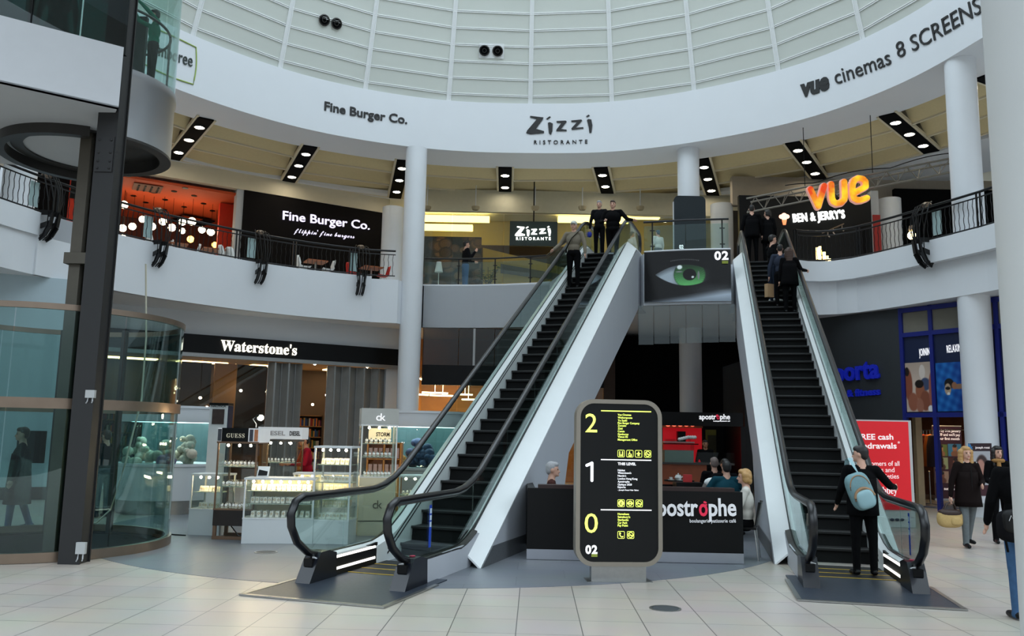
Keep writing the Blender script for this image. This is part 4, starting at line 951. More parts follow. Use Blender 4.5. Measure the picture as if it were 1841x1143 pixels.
# ------------------------------------------------------------------ restaurant with the green sign, behind the middle balcony
ZY = 33.0
YELW = mat('yellow_wall', (206, 172, 70), 0.7, noise=0.08); COVE = mat('cove_glow', (255, 226, 128), 0.5, emit=2.6); PYEL = mat('pale_yellow_wall', (198, 184, 130), 0.7); DBR = mat('dark_brown_wall', (56, 38, 28), 0.7, noise=0.2)
def yb(px, py, Y): return at_y(px, py, Y)
def ywall(name, pxa, pxb, z0, z1, Y, m, th=0.12, st=False, parent=None):
    a, b = yb(pxa, 420, Y), yb(pxb, 420, Y); return wallbox(name, Vector((a.x, Y, 0)), Vector((b.x, Y, 0)), z0, z1, th, m, parent, st)
ywall('wall_restaurant_back', 735, 1345, ZL, 12.15, 38.5, PYEL, st=True)
ywall('wall_restaurant_dark', 735, 1060, ZL, 10.35, 37.5, DBR, st=True)
mb = MB(); a, b = yb(735, 400, ZY), yb(1345, 400, ZY); mb.box(((a.x + b.x) / 2, 36, 12.2), (b.x - a.x, 6, 0.1)); struct('ceiling_restaurant', mb, PYEL)
ywall('wall_restaurant_bulkhead', 735, 1345, 10.7, ZC + 0.02, ZY, mat('bulkhead_cream', (190, 184, 160), 0.6), 0.2, st=True)
for lab, a, b, ya, yb_, Y in (('long glowing yellow cove on the left of the green sign restaurant', 745, 880, 392, 398, 36.5), ('lower glowing cove strip left of the green sign', 745, 850, 408, 413, 36.0), ('glowing yellow cove right of the green sign', 1003, 1130, 394, 404, 36.5), ('glowing cove left of the landing rail', 1130, 1185, 388, 392, 36.8)):
    p, q = at_y(a, ya, Y), at_y(b, yb_ - 4, Y); tag(MB().box(((p.x + q.x) / 2, Y, p.z), (q.x - p.x, 0.3, 0.24)).build('cove_light', COVE), lab, 'cove light')
def logs(U, V):
    rng = np.random.RandomState(4); C = np.zeros(U.shape + (3,)) + np.array([0.10, 0.07, 0.05]); x, y = U * 2.6, V * 3.3
    for i in range(95):
        cx, cy, r = rng.uniform(0, 2.6), rng.uniform(0, 3.3), rng.uniform(0.12, 0.26); d = np.hypot(x - cx, y - cy); m = d < r
        base = np.array([0.62, 0.44, 0.26]) * rng.uniform(0.45, 1.1); ring_ = 0.88 + 0.12 * np.sin(d * 90)
        C[m] = (base[None, :] * ring_[m][:, None]) * (1 - 0.6 * (d[m] / r)[:, None] ** 6)
    return C
t = thing('log_mural', 'picture wall of stacked log ends behind the glass railing', 'mural', (yb(800, 450, 35.5).x, 35.5, ZL)); a, b = yb(738, 420, 35.5), yb(866, 420, 35.5)
MB().box(((a.x + b.x) / 2, 35.6, ZL + 1.7), (b.x - a.x, 0.1, 3.4)).build('mural_board', DBR, t); picture('mural_print', frame_of((a.x, 35.53, ZL + 0.02), (b.x, 35.53, ZL + 0.02)), b.x - a.x, 3.35, 110, 130, logs, colmat('print_mural'), t)
P = [at_y(px, py, 36.2) for px, py in ((868, 445), (1010, 480), (1060, 492), (1060, 560), (868, 560))]; tag(MB().prism(P, (0, 0.15, 0)).build('yellow_stair_wall', YELW), 'yellow wall sloping down to the right behind the glass railing', 'wall panel')
P = [at_y(px, py, 36.1) for px, py in ((900, 474), (1015, 494), (1015, 505), (900, 490))]; tag(MB().prism(P, (0, 0.1, 0)).build('grey_stair_side', mat('stair_grey', (96, 88, 80), 0.6)), 'grey sloping band on the yellow wall', 'wall panel')
t = thing('hanging_sign', 'dark green sign with white brush lettering above the glass railing', 'sign', yb(959, 420, 32.4).to_tuple()); DKG = mat('sign_dark_green', (30, 42, 38), 0.3)
a, b = at_y(916, 441, 32.4), at_y(1002, 441, 32.4); h = at_y(916, 397, 32.4).z - a.z; MB().box(((a.x + b.x) / 2, 32.47, a.z + h / 2), (b.x - a.x, 0.12, h)).build('sign_board', DKG, t)
MB().bar(((a.x + b.x) / 2, 32.47, a.z + h), ((a.x + b.x) / 2, 32.47, ZC + 0.46), 0.05).build('hanger', BLACK, t)
co, fs = ziz_raw(0.006); fr = frame_of(at_y(926, 424, 32.39), at_y(990, 424, 32.39)); w = (at_y(990, 424, 32.39) - at_y(926, 424, 32.39)).length
mb = MB(); mb.add([fr(c[0] * w, c[1] * w * 0.95, 0.03 * (c[2] + 0.5)) for c in co], fs); mb.build('brush_letters', mat('sign_white_glow', (250, 252, 246), 0.4, emit=2.0), t)
mb = MB(); place_text(mb, 'RISTORANTE', at_y(928, 431.5, 32.39), at_y(990, 431.5, 32.39), 0.12, 0.03, 0.0, 1.5); mb.build('small_capitals', mat('sign_white_glow', (250, 252, 246)), t)
t = thing('restaurant_glazing', 'clear glass front of the restaurant behind the middle balcony', 'shop window', (0, ZY, ZL))
for a_, b_ in ((742, 812), (813, 905), (906, 1000), (1001, 1110), (1111, 1212)): ywall('glass_pane', a_, b_, ZL + 0.02, 10.69, ZY + 0.3, GLW, 0.012, parent=t)
for k, px in enumerate((768, 855, 962, 1047, 1151)):
    p = at_y(px, 374, 32.2); t = thing('ceiling_speaker', 'small round fitting under the ceiling edge, number %s from the left tall column' % ['one', 'two', 'three', 'four', 'five'][k], 'ceiling fitting', (p.x, p.y, p.z), 0, 'round fittings along the middle ceiling edge')
    MB().lathe([(0.16, 0.06), (0.16, 0.0), (0.12, -0.08), (0.001, -0.09)], p, 14).build('body', mat('fitting_tan', (150, 138, 110), 0.6), t); MB().tube([p + Vector((0, 0, 0.05)), Vector((p.x, p.y, ZC - 0.05))], 0.02, 6).build('stem', GREYW, t)
p = at_y(789, 480, 31.5); t = thing('white_lamp', 'white cone shaped lamp standing by the log picture wall', 'lamp', (p.x, p.y, ZL)); MB().lathe([(0.16, p.z - 0.2), (0.09, p.z + 0.2), (0.001, p.z + 0.22)], (p.x, p.y, 0), 16).build('lamp_shade', SHELLW, t)
MB().lathe([(0.001, ZL), (0.14, ZL), (0.14, ZL + 0.02), (0.015, ZL + 0.05), (0.015, p.z)], (p.x, p.y, 0), 12).build('lamp_stand', SHELLW, t)
for k, px in enumerate((790, 900, 1010, 1120)):
    p = yb(px, 420, 35.2); tag(MB().box((p.x, 35.2, 12.1), (1.6, 1.2, 0.06)).build('fill_light_panel', mat('soft_yellow_glow', (255, 232, 170), 0.4, emit=5.0)), 'added warm fill light panel in the restaurant behind the middle balcony', 'lamp', 'added fill light panels behind the middle balcony')  # added fill light, hidden by the bulkhead, to brighten mural and walls
# plant pot by the restaurant glass
p = yb(878, 480, 31.8); t = thing('potted_plant', 'thin leafy plant in a pot left of the yellow wall', 'plant', (p.x, p.y, ZL)); MB().lathe([(0.001, 0), (0.16, 0), (0.2, 0.4), (0.18, 0.4), (0.001, 0.36)], (p.x, p.y, ZL), 16).build('pot', DBR, t)
LEAF = mat('leaf_green', (74, 84, 46), 0.6, noise=0.3); st = MB(); lf = MB(); rr = random.Random(5)
for k in range(9):
    a = rr.uniform(0, 6.28); q = Vector((p.x + 0.4 * math.cos(a), p.y + 0.3 * math.sin(a), ZL + rr.uniform(0.8, 1.35))); st.tube([(p.x, p.y, ZL + 0.35), (p.x + 0.1 * math.cos(a), p.y, ZL + 0.7), q], 0.008, 5)
    for j in range(7): c = Vector((p.x, p.y, ZL + 0.6)).lerp(q, rr.uniform(0.3, 1)); lf.ell(c + Vector((rr.uniform(-.08, .08), rr.uniform(-.08, .08), rr.uniform(-.05, .05))), (0.06, 0.03, 0.015), 6, 4)
st.build('stems', DBR, t); o = lf.build('leaves', LEAF, t); o['kind'] = 'stuff'

# ------------------------------------------------------------------ landing: dark board, eye poster
t = thing('landing_board', 'tall dark rounded board on the landing in front of the white column', 'board', (5.95, 26.9, ZL)); Y = 26.9
a, b, zt = at_y(1212, 400, Y), at_y(1269, 400, Y), at_y(1240, 352, Y).z; w = b.x - a.x; poly = []
for cx, cz, s in ((b.x - 0.16, zt - 0.16, 0), (a.x + 0.16, zt - 0.16, 1)): poly += [(cx + 0.16 * math.cos(s * PI / 2 + k * PI / 12), Y, cz + 0.16 * math.sin(s * PI / 2 + k * PI / 12)) for k in range(7)]
poly += [(a.x, Y, ZL), (b.x, Y, ZL)]; MB().prism(poly, (0, 0.12, 0)).build('panel', mat('board_blue_black', (18, 28, 34), 0.25), t)
MB().strip([(a.x - 0.02, Y + 0.01, ZL), (a.x - 0.02, Y + 0.01, zt - 0.2)], [(a.x, Y + 0.01, ZL), (a.x, Y + 0.01, zt - 0.2)], (0, 0.12, 0)).build('edge_strip', GREYW, t)
mb = MB(); place_text(mb, '02', at_y(1221, 447, Y - 0.01), at_y(1229, 447, Y - 0.01), 0.13, 0.01, 0.04); mb.build('number', WLET, t)
def eye(U, V):
    asp = 2.36 / 1.42; x = (U - 0.53) * asp; y = V - 0.525; C = np.zeros(U.shape + (3,))
    sk = np.clip((0.34 - V - 0.25 * (U - 0.75)) * 2.2, 0, 1); low = np.clip((0.16 - V + 0.22 * (U - 0.55) ** 1) / 0.12, 0, 1)
    C += np.array([0.012, 0.013, 0.016]); C += low[..., None] * np.array([0.52, 0.57, 0.62]); C += (np.clip(1 - np.hypot((U - 0.9) / 0.5, (V - 0.2) / 0.18), 0, 1) * 0.25)[..., None] * np.array([1, 1.05, 1.1])
    up = 0.20 - 0.55 * x * x - 0.10 * x; lo = -0.22 + 0.62 * (x + 0.05) ** 2; e = 0.012
    inn = np.clip((up - y) / e, 0, 1) * np.clip((y - lo) / e, 0, 1) * np.clip((0.62 - x) / 0.2, 0, 1)
    wh = np.clip(0.72 - 0.9 * (x + 0.35), 0.05, 0.72) * (1 - 0.5 * np.clip((y - up + 0.12) / 0.12, 0, 1)); W3 = wh[..., None] * np.array([0.86, 0.94, 1.0])
    r = np.hypot(x, y * 1.12); th = np.arctan2(y, x); ir = np.clip((0.315 - r) / 0.02, 0, 1)
    g = 0.55 + 0.08 * np.sin(th * 61 + 3 * np.sin(r * 40)) * np.sin(th * 23 + 1) + 0.42 * np.clip(-y / 0.25, -1, 1); I3 = np.clip(g, 0.06, 1)[..., None] * np.array([0.42, 0.80, 0.46]) * np.clip((0.34 - r) / 0.06, 0.1, 1)[..., None]
    E3 = W3 * (1 - ir[..., None]) + I3 * ir[..., None]; pu = np.clip((0.135 - r) / 0.015, 0, 1); E3 = E3 * (1 - pu[..., None]) + 0.01 * pu[..., None]
    for hx, hy, rx, ry, v in ((-0.19, 0.15, 0.06, 0.05, 0.95), (0.06, -0.05, 0.03, 0.025, 0.9), (-0.2, 0.06, 0.08, 0.015, 0.5), (0.17, -0.02, 0.025, 0.1, 0.5)):
        h = np.clip((1 - np.hypot((x - hx) / rx, (y - hy) / ry)) * 3, 0, 1); E3 = E3 * (1 - h[..., None]) + v * h[..., None] * np.array([0.95, 1, 1])
    C = C * (1 - inn[..., None]) + E3 * inn[..., None]
    la = np.clip((lo - y) / 0.02, 0, 1) * (y > lo - 0.17) * np.clip(0.55 + 0.6 * np.sin((x * 60 + y * 38)), 0, 1) * np.clip((0.1 - x) / 0.2, 0, 1); C = C * (1 - 0.92 * la[..., None])
    br = np.exp(-((y - (0.30 - 0.35 * (x + 0.1) ** 2)) / 0.012) ** 2) * (np.abs(x + 0.1) < 0.28) * (0.5 + 0.5 * np.sin(x * 190)); C += 0.4 * br[..., None]
    return C
t = thing('eye_poster', 'large advertising panel of a green eye between the two escalators', 'poster', (4.8, 22.5, 5.45)); A, B = Vector((3.67, 22.90, 5.45)), Vector((5.94, 22.32, 5.45)); L = (B - A).length
fr = frame_of(A, B); mb = MB(); mb.strip([fr(u * L, 0, 0.16 * u * (1 - u) * 4 * 0.5) for u in np.linspace(0, 1, 13)], [fr(u * L, 1.42, 0.16 * u * (1 - u) * 4 * 0.5) for u in np.linspace(0, 1, 13)], [fr(0, 0, -0.03) - fr(0, 0, 0)] * 13); mb.build('backing_panel', WHITE, t)
picture('eye_print', lambda x, y, z: fr(x, y, z + 0.004), L, 1.42, 190, 116, eye, colmat('print_eye', 0.12, 0.2), t, bow=0.08)
mb = MB(); place_text(mb, '02', fr(L * 0.815, 1.42 * 0.80, 0.075), fr(L * 0.975, 1.42 * 0.80, 0.06), 0.235, 0.01, 0.035, 1.12); mb.build('number', WLET, t)
mb = MB(); mb.prism([fr(L * 0.90, 1.42 * y, 0.07) for y in (0.72, 0.775)] + [fr(L * 0.97, 1.42 * y, 0.062) for y in (0.775, 0.72)], fr(0, 0, 0.006) - fr(0, 0, 0)); mb.build('lime_label', mat('lime_label', (150, 160, 60), 0.5), t)
mb = MB(); mb.tube([fr(u * L, 1.44, 0.08 * 4 * u * (1 - u)) for u in np.linspace(0, 1, 13)], 0.025, 6); mb.build('white_edge', WHITE, t)
# ------------------------------------------------------------------ directory sign in front of the cafe
DX, DY = 1.36, 10.6; DRZ = R_(5)
t = thing('directory_sign', 'tall rounded black directory board with lime 2, white 1 and lime 0', 'directory sign', (DX, DY, 0), DRZ)
B = lambda mb, n, m, par=None: mb.build(n, m, par or t, world=False)
SXY = 1.085 / 153
def dl(px, py): return ((px - 1109.5) * SXY, 2.21 - (py - 723) * SXY)
def rrect(x0, z0, x1, z1, r, y, n=8):
    out = []
    for cx, cz, a in ((x1 - r, z1 - r, 0), (x0 + r, z1 - r, 1), (x0 + r, z0 + r, 2), (x1 - r, z0 + r, 3)): out += [(cx + r * math.cos(a * PI / 2 + k * PI / 2 / n), y, cz + r * math.sin(a * PI / 2 + k * PI / 2 / n)) for k in range(n + 1)]
    return out
FR_ = mat('champagne_frame', (150, 142, 130), 0.38, 0.5, noise=0.05)
o1, o2 = rrect(-0.5425, 0.18, 0.5425, 2.21, 0.215, -0.09), rrect(-0.49, 0.232, 0.49, 2.158, 0.17, -0.09)
mb = MB(); mb.strip(o1, o2, (0, 0.18, 0), closed=True); B(mb, 'frame', FR_)
mb = MB(); mb.prism(rrect(-0.492, 0.23, 0.492, 2.16, 0.17, -0.072), (0, 0.144, 0)); B(mb, 'panel', mat('sign_charcoal', (14, 15, 16), 0.35, noise=0.05, spec=0.3))
B(MB().box((0, 0, 0.1), (0.68, 0.12, 0.2)), 'base', STEEL); B(MB().box((0, 0, 0.005), (0.8, 0.3, 0.01)), 'foot_plate', STEEL)
LIME = mat('lime_letter', (206, 224, 96), 0.4, emit=0.95); YF = -0.0735
fr_d = lambda x, y, z: Vector((x, YF - z, y))
def dtext(body, pxa, pxb, py, hpx, m, name, bold=0.0, space=1.0):
    a, b = dl(pxa, py), dl(pxb, py); mb = MB(); place_text(mb, body, (a[0], YF, a[1]), (b[0], YF, b[1]), hpx * SXY, 0.004, bold, space); return B(mb, name, m)
dtext('2', 1049, 1070, 781, 34, LIME, 'level_number', 0.0); (lambda a: B(stroke(MB(), [(a[0] - 0.035, a[1] + 0.195), (a[0] + 0.03, a[1] + 0.225), (a[0] + 0.03, a[1] + 0.012)], 0.036, lambda x, y, z: Vector((x, YF - z, y)), 0.004), 'level_number', WLET))(dl(1057, 866)); dtext('0', 1049, 1072, 953, 34, LIME, 'level_number', 0.0)
for y, m in ((743, LIME), (828, WLET), (914, WLET)): a, b = dl(1077, y), dl(1167, y); B(MB().box(((a[0] + b[0]) / 2, YF - 0.002, a[1]), (b[0] - a[0], 0.004, 0.013)), 'rule_line', m)
for body, w, y in (('Vue Cinemas', 24, 751), ('Wetherspoons', 26, 756), ('Yo Sushi', 16.5, 761), ('Fine Burger Company', 39, 765.5), ('Zuccato', 15, 770), ('Zizzi', 8.5, 775), ('Cumin', 12, 780), ('Gymboree', 19, 785), ('Venue 02', 18, 789.5), ('Management Office', 35, 794.5)): dtext(body, 1107, 1107 + w, y, 3.6, LIME, 'list_line', 0.01)
dtext('THIS LEVEL', 1107, 1139.5, 837, 4.6, WLET, 'list_line', 0.03)
for body, w, y in (('Habitat', 13, 847.5), ("Waterstone's", 24, 852), ("Nando's", 15, 857), ('London Hong Kong', 35, 862), ('Apostrophe', 21, 867), ('Optique 2020', 25, 872), ('Esporta', 14, 876.5), ('- Joseph Rossi Hair Salon', 37, 881)): dtext(body, 1107, 1107 + w, y, 3.4 if y < 880 else 2.4, WLET, 'list_line', 0.012)
for body, w, y in (('Homebase', 20, 922.5), ("Sainsbury's", 22, 927.5), ('Starbucks', 19, 932.5), ('Car Park', 17, 937.5), ('Pay Point', 18, 942)): dtext(body, 1107, 1107 + w, y, 3.6, LIME, 'list_line', 0.012)
dtext('02', 1050.5, 1071.5, 988, 14, WLET, 'logo_number', 0.04, 1.12)
a, b = dl(1061, 993.5), dl(1071.5, 988.5); B(MB().box(((a[0] + b[0]) / 2, YF - 0.002, (a[1] + b[1]) / 2), (b[0] - a[0], 0.004, b[1] - a[1])), 'logo_label', mat('lime_label', (150, 160, 60), 0.5))
def icon(px, py, kind):
    cx, cz = dl(px, py); r = 0.042; F = lambda x, y, z: Vector((cx + x * r, YF - z, cz + y * r)); mb = MB()
    q = [(cx + x, YF - 0.001, cz + z) for x, _, z in rrect(-r, -r, r, r, 0.012, 0)]; mb.tube([Vector(p) for p in q], 0.003, 5, closed=True)
    S = lambda pts, w: stroke(mb, pts, w, F, 0.003)
    arc = lambda rad, a0, a1, n=16, ox=0, oy=0: [(ox + rad * math.cos(a0 + (a1 - a0) * k / n), oy + rad * math.sin(a0 + (a1 - a0) * k / n)) for k in range(n + 1)]
    if kind == 'smoke': S(arc(0.72, 0, 2 * PI, 24), 0.18); S([(-0.5, 0.5), (0.5, -0.5)], 0.16); S([(-0.45, -0.1), (0.45, -0.1)], 0.18)
    elif kind == 'wc':
        for x in (-0.42, 0.42): S([(x, 0.5), (x, 0.51)], 0.34); S([(x, 0.2), (x, -0.65)], 0.3)
        S([(0, -0.6), (0, -0.4)], 0.3)
    elif kind == 'chair': S(arc(0.4, 2.0, 6.2, 12, 0, -0.2), 0.18); S([(-0.1, 0.5), (-0.1, 0.51)], 0.34); S([(-0.1, 0.3), (-0.05, -0.1), (0.35, -0.1), (0.5, -0.6)], 0.18); S([(-0.5, -0.75), (0.5, -0.75)], 0.14)
    elif kind == 'baby': S([(0, 0.45), (0, 0.46)], 0.4); S([(-0.5, 0.05), (0.5, 0.05)], 0.28); S([(0, 0), (0, -0.3)], 0.5); S([(-0.25, -0.5), (0.25, -0.5)], 0.2)
    elif kind == 'pound':
        S([(0, 0), (0.01, 0)], 1.7); mb2 = MB(); q = lambda x, y: (cx + x * r, YF - 0.0045, cz + y * r); place_text(mb2, '\u00a3', q(-0.32, -0.45), q(0.32, -0.45), r * 0.95, 0.003, 0.02); B(mb2, 'pound_mark', BLACK)
    elif kind == 'tube': S(arc(0.58, 0, 2 * PI, 24), 0.26); S([(-0.85, 0), (0.85, 0)], 0.3)
    elif kind == 'phone': S([(-0.3, 0.55), (-0.45, 0.3), (-0.3, -0.15), (0.0, -0.5), (0.35, -0.6)], 0.26); S([(-0.38, 0.6), (-0.2, 0.4)], 0.34); S([(0.25, -0.6), (0.5, -0.5)], 0.34)
    return B(mb, 'pictogram', LIME)
for px, py, k in ((1113, 817, 'wc'), (1128.7, 817, 'chair'), (1144.2, 817, 'baby'), (1160.5, 817, 'smoke'), (1113, 902.5, 'pound'), (1129, 902.5, 'tube'), (1145, 902.5, 'smoke'), (1113, 956.3, 'phone'), (1129.7, 956.3, 'smoke')): icon(px, py, k)

# ------------------------------------------------------------------ cafe under the landing
BGR = mat('black_grained_board', (8, 7, 7), 0.5, noise=0.35, scale=3, spec=0.25); PINK = mat('crimson_letter', (190, 36, 66), 0.4, emit=0.4); SILV = mat('silver_letter', (206, 208, 212), 0.35, emit=0.25)
KICK = mat('kick_silver', (176, 178, 186), 0.35, 0.7, noise=0.06)
t = thing('cafe_barrier', 'low black cafe barrier with silver kick board behind the directory board', 'barrier', (1.8, 12.15, 0)); CA, CB2 = Vector((0.27, 12.18, 0)), Vector((3.33, 12.1, 0))
mb = MB(); mb.box(((CA.x + CB2.x) / 2, 12.2, 0.575), (3.06, 0.12, 0.85), -0.026); B2 = mb.build('barrier_panel', BGR, t)
MB().box((1.8, 12.2, 0.08), (3.06, 0.13, 0.14), -0.026).build('kick_board', KICK, t)
MB().box((1.82, 12.24, 1.025), (2.8, 0.2, 0.05), -0.026).build('top_ledge', mat('ledge_brown', (44, 26, 24), 0.35, noise=0.2), t)
MB().box((0.33, 12.9, 0.55), (0.1, 1.3, 0.9), 0).build('side_panel', BGR, t)
def cl(px, py): return at_pl(px, py, CA - Vector((0, 0.067, 0)), (CB2 - CA).normalized())
for body, a, b, m, n in (('apostr', 1168, 1255, SILV, 'lettering'), ('o', 1256.8, 1272.4, PINK, 'red_letter'), ('phe', 1274.5, 1324, SILV, 'lettering')): mb = MB(); place_text(mb, body, cl(a, 926.5), cl(b, 926.5), 0.245, 0.012, 0.022); mb.build(n, m, t)
mb = MB(); q0 = cl(1262, 907); fr = frame_of(q0, q0 + Vector((1, -0.026, 0))); stroke(mb, [(0, 0.0), (0.03, -0.012), (0.062, 0.0)], 0.02, fr, 0.012); stroke(mb, [(0.035, 0.035), (0.05, 0.03)], 0.03, fr, 0.012); mb.build('red_mark', PINK, t)
mb = MB(); place_text(mb, 'boulangerie patisserie caf\u00e9', cl(1240, 939), cl(1323, 939), 0.05, 0.006, 0.012, 1.1); mb.build('small_lettering', SILV, t)
# cafe counter, shelves and fascia (about 10 m behind the barrier)
WOODC = mat('counter_wood', (126, 62, 34), 0.45, noise=0.3, scale=4); REDL = mat('red_lit_wall', (214, 26, 38), 0.6, emit=0.2)
def bxy(name, pxa, pxb, z0, z1, Y, d, m, par=None, st=False):
    a, b = at_y(pxa, 800, Y), at_y(pxb, 800, Y); mb = MB().box(((a.x + b.x) / 2, Y + d / 2, (z0 + z1) / 2), (b.x - a.x, d, z1 - z0)); return struct(name, mb, m) if st else mb.build(name, m, par)
bxy('wall_cafe_back', 1100, 1348, 0.01, 5.3, 29.4, 0.2, MATBLACK, st=True)
bxy('wall_cafe_kiosk', 1128, 1345, 0.01, 2.35, 26.4, 0.2, BLACK, st=True)
bxy('wall_cafe_side', 1340, 1352, 0.01, 4.0, 24.0, 2.4, BLACK, st=True)
t = thing('cafe_fascia', 'black cafe fascia with small white and red lettering over the counter', 'sign', at_y(1250, 750, 23.8).to_tuple())
za, zb = at_y(1250, 762, 23.8).z, at_y(1250, 741, 23.8).z; bxy('fascia_board', 1135, 1337, za - 0.05, zb, 23.8, 0.25, BLACK, t)
for px in (1136, 1335): p = at_y(px, 800, 23.9); MB().box((p.x, p.y, (za - 0.05) / 2 + 0.005), (0.12, 0.12, za - 0.06)).build('support_post', BLACK, t)
pa = lambda px, py: at_y(px, py, 23.78)
for body, a, b, m, n in (('apostr', 1257, 1287.5, WLET, 'lettering'), ('o', 1288.5, 1293.5, PINK, 'red_letter'), ('phe', 1294.5, 1312.5, WLET, 'lettering')): mb = MB(); place_text(mb, body, pa(a, 753.5), pa(b, 753.5), 0.15, 0.015, 0.02); mb.build(n, m, t)
mb = MB(); q0 = pa(1289.5, 747); MB().ell(q0, (0.04, 0.01, 0.035), 8, 5).build('red_mark', PINK, t)
mb = MB(); place_text(mb, 'boulangerie patisserie caf\u00e9', pa(1282.5, 757.6), pa(1312.5, 757.6), 0.03, 0.008, 0.04); mb.build('small_lettering', WLET, t)
t = thing('cafe_counter', 'wooden cafe counter with glass display case on top', 'counter', at_y(1228, 880, 22.6).to_tuple()[:2] + (0,))
bxy('counter_front', 1140, 1270, 0.005, 1.05, 22.6, 0.1, WOODC, t); bxy('counter_top', 1138, 1320, 1.05, 1.1, 22.55, 0.7, mat('counter_top', (60, 56, 54), 0.3), t)
bxy('display_case', 1195, 1247, 1.1, 1.42, 22.65, 0.45, mat('display_green', (96, 116, 108), 0.3), t); bxy('display_glass', 1194, 1248, 1.42, 1.62, 22.65, 0.45, GLW, t); bxy('case_lid', 1193, 1249, 1.62, 1.65, 22.63, 0.5, STEEL, t)
bxy('glass_screen', 1250, 1320, 1.1, 1.38, 22.6, 0.02, GLW, t)
for k in range(8):
    p = at_y(1222 + 3.9 * k, 800, 22.85); tag(MB().ell((p.x, p.y, 1.71 + 0.015 * min(k, 4)), (0.055, 0.055, 0.05), 10, 6).build('meringue', SHELLW), 'white round meringue piled on top of the cafe display case', 'pastry', 'meringues on the cafe display case')
t = thing('back_shelf', 'red lit shelf unit with glasses behind the cafe counter', 'shelf unit', at_y(1225, 790, 26.1).to_tuple()[:2] + (0,))
bxy('red_back', 1192, 1262, 0.9, 2.1, 26.3, 0.04, REDL, t); bxy('shelf', 1192, 1256, 1.55, 1.58, 26.05, 0.25, BLACK, t); bxy('cornice', 1188, 1264, 2.06, 2.12, 26.0, 0.3, WOODT, t); bxy('base_cabinet', 1188, 1264, 0.005, 0.9, 25.95, 0.4, BLACK, t)
bxy('coffee_machine', 1219, 1233, 1.6, 1.95, 26.05, 0.22, BLACK); tag(bpy.data.objects['coffee_machine'], 'black coffee grinder on the red lit shelf', 'coffee machine')
for k in range(10):
    px = 1197 + 2.3 * k if k < 9 else 1240; p = at_y(px, 800, 26.15); tag(MB().lathe([(0.03, 0), (0.036, 0.12)], (p.x, p.y, 1.585), 8).build('drinking_glass', GLW), 'small clear glass on the red lit shelf', 'glass', 'glasses on the red lit shelf')
for k in range(5):
    p = at_y(1201 + 11 * k, 764, 25.95); tag(MB().ell(p, (0.07, 0.07, 0.05), 10, 6).build('spot_lamp', mat('red_spot', (255, 120, 90), 0.4, emit=3.0 if k in (2, 3) else 0.6)), 'small spot lamp above the red lit shelf', 'lamp', 'spots above the red lit shelf')
bxy('staff_door', 1269, 1288, 0.005, 2.02, 26.3, 0.05, mat('door_olive', (120, 112, 40), 0.6)); tag(bpy.data.objects['staff_door'], 'olive lit doorway behind the cafe counter', 'door')
bxy('door_leaf', 1273, 1288, 0.005, 1.85, 26.22, 0.05, mat('leaf_dark_olive', (52, 48, 26), 0.6)); tag(bpy.data.objects['door_leaf'], 'dark open leaf standing in the olive doorway', 'door leaf')
def round_table(px, Y, r, lab, cups):
    p = at_y(px, 860, Y); t = thing('round_table', lab, 'table', (p.x, p.y, 0)); c = (p.x, p.y, 0)
    MB().lathe([(0.001, 0.71), (r, 0.71), (r, 0.74), (0.001, 0.74)], c, 24).build('table_top', BLACK, t); MB().lathe([(0.001, 0.0), (0.22, 0.0), (0.22, 0.02), (0.03, 0.04), (0.03, 0.71)], c, 16).build('pedestal', BLACK, t)
    for k in range(cups):
        a = 2 * PI * k / cups + 0.4; q = Vector((p.x + r * 0.62 * math.cos(a), p.y + r * 0.62 * math.sin(a), 0.742))
        m = MB().lathe([(0.001, 0), (0.07, 0), (0.075, 0.012), (0.02, 0.012)], q, 12); m.lathe([(0.02, 0.012), (0.04, 0.06), (0.036, 0.06), (0.018, 0.016)], q, 12); tag(m.build('cup_and_saucer', SHELLW), 'white cup and saucer on the round cafe table', 'cup', 'cups on the round cafe table')
    return p
p = round_table(1221, 20.5, 0.36, 'round black cafe table with white cups in front of the wooden counter', 6)
t = thing('teapot', 'white teapot on the round cafe table', 'teapot', (p.x - 0.02, p.y, 0.742)); q = Vector((p.x - 0.02, p.y, 0.742)); MB().lathe([(0.001, 0), (0.06, 0), (0.09, 0.06), (0.06, 0.12), (0.001, 0.13)], q, 14).build('pot', SHELLW, t); MB().tube([q + Vector((0.07, 0, 0.05)), q + Vector((0.14, 0, 0.11))], 0.014, 6).build('spout', SHELLW, t); MB().ell(q + Vector((0, 0, 0.145)), (0.018, 0.018, 0.018), 8, 5).build('lid_knob', SHELLW, t)
def cafe_chair(x, y, rz, lab, group=None):
    t = thing('cafe_chair', lab, 'chair', (x, y, 0), rz, group); B = lambda mb, n, m: mb.build(n, m, t, world=False)
    B(MB().box((0, 0, 0.455), (0.42, 0.4, 0.03)), 'seat', BLACK)
    mb = MB(); q = [(0.21 * math.sin(u), -0.18 - 0.05 * math.cos(u)) for u in np.linspace(-1.3, 1.3, 9)]; mb.strip([(a, b, 0.5) for a, b in q], [(a * 1.05, b - 0.06, 0.84) for a, b in q], (0, 0.02, 0)); B(mb, 'backrest', BLACK)
    for sx in (-1, 1):
        for sy in (-1, 1): B(MB().tube([(0.18 * sx, 0.17 * sy, 0.45), (0.21 * sx, 0.22 * sy, 0.0)], 0.011, 6), 'leg', STEEL)
    return t
cafe_chair(3.5, 12.72, R_(70), 'black cafe chair with steel legs under the blonde woman'); cafe_chair(0.62, 13.2, R_(-85), 'black cafe chair under the grey haired man')
p = at_y(1200, 880, 17.0); cafe_chair(p.x, p.y, 0.2, 'black cafe chair in front of the round cafe table')
p = at_y(1300, 870, 15.2); cafe_chair(p.x, p.y, 0, 'black cafe chair under the person in teal')
p = at_y(1273, 860, 15.9); t = cafe_chair(p.x, p.y, 0, 'black cafe chair with a grey coat over its back')
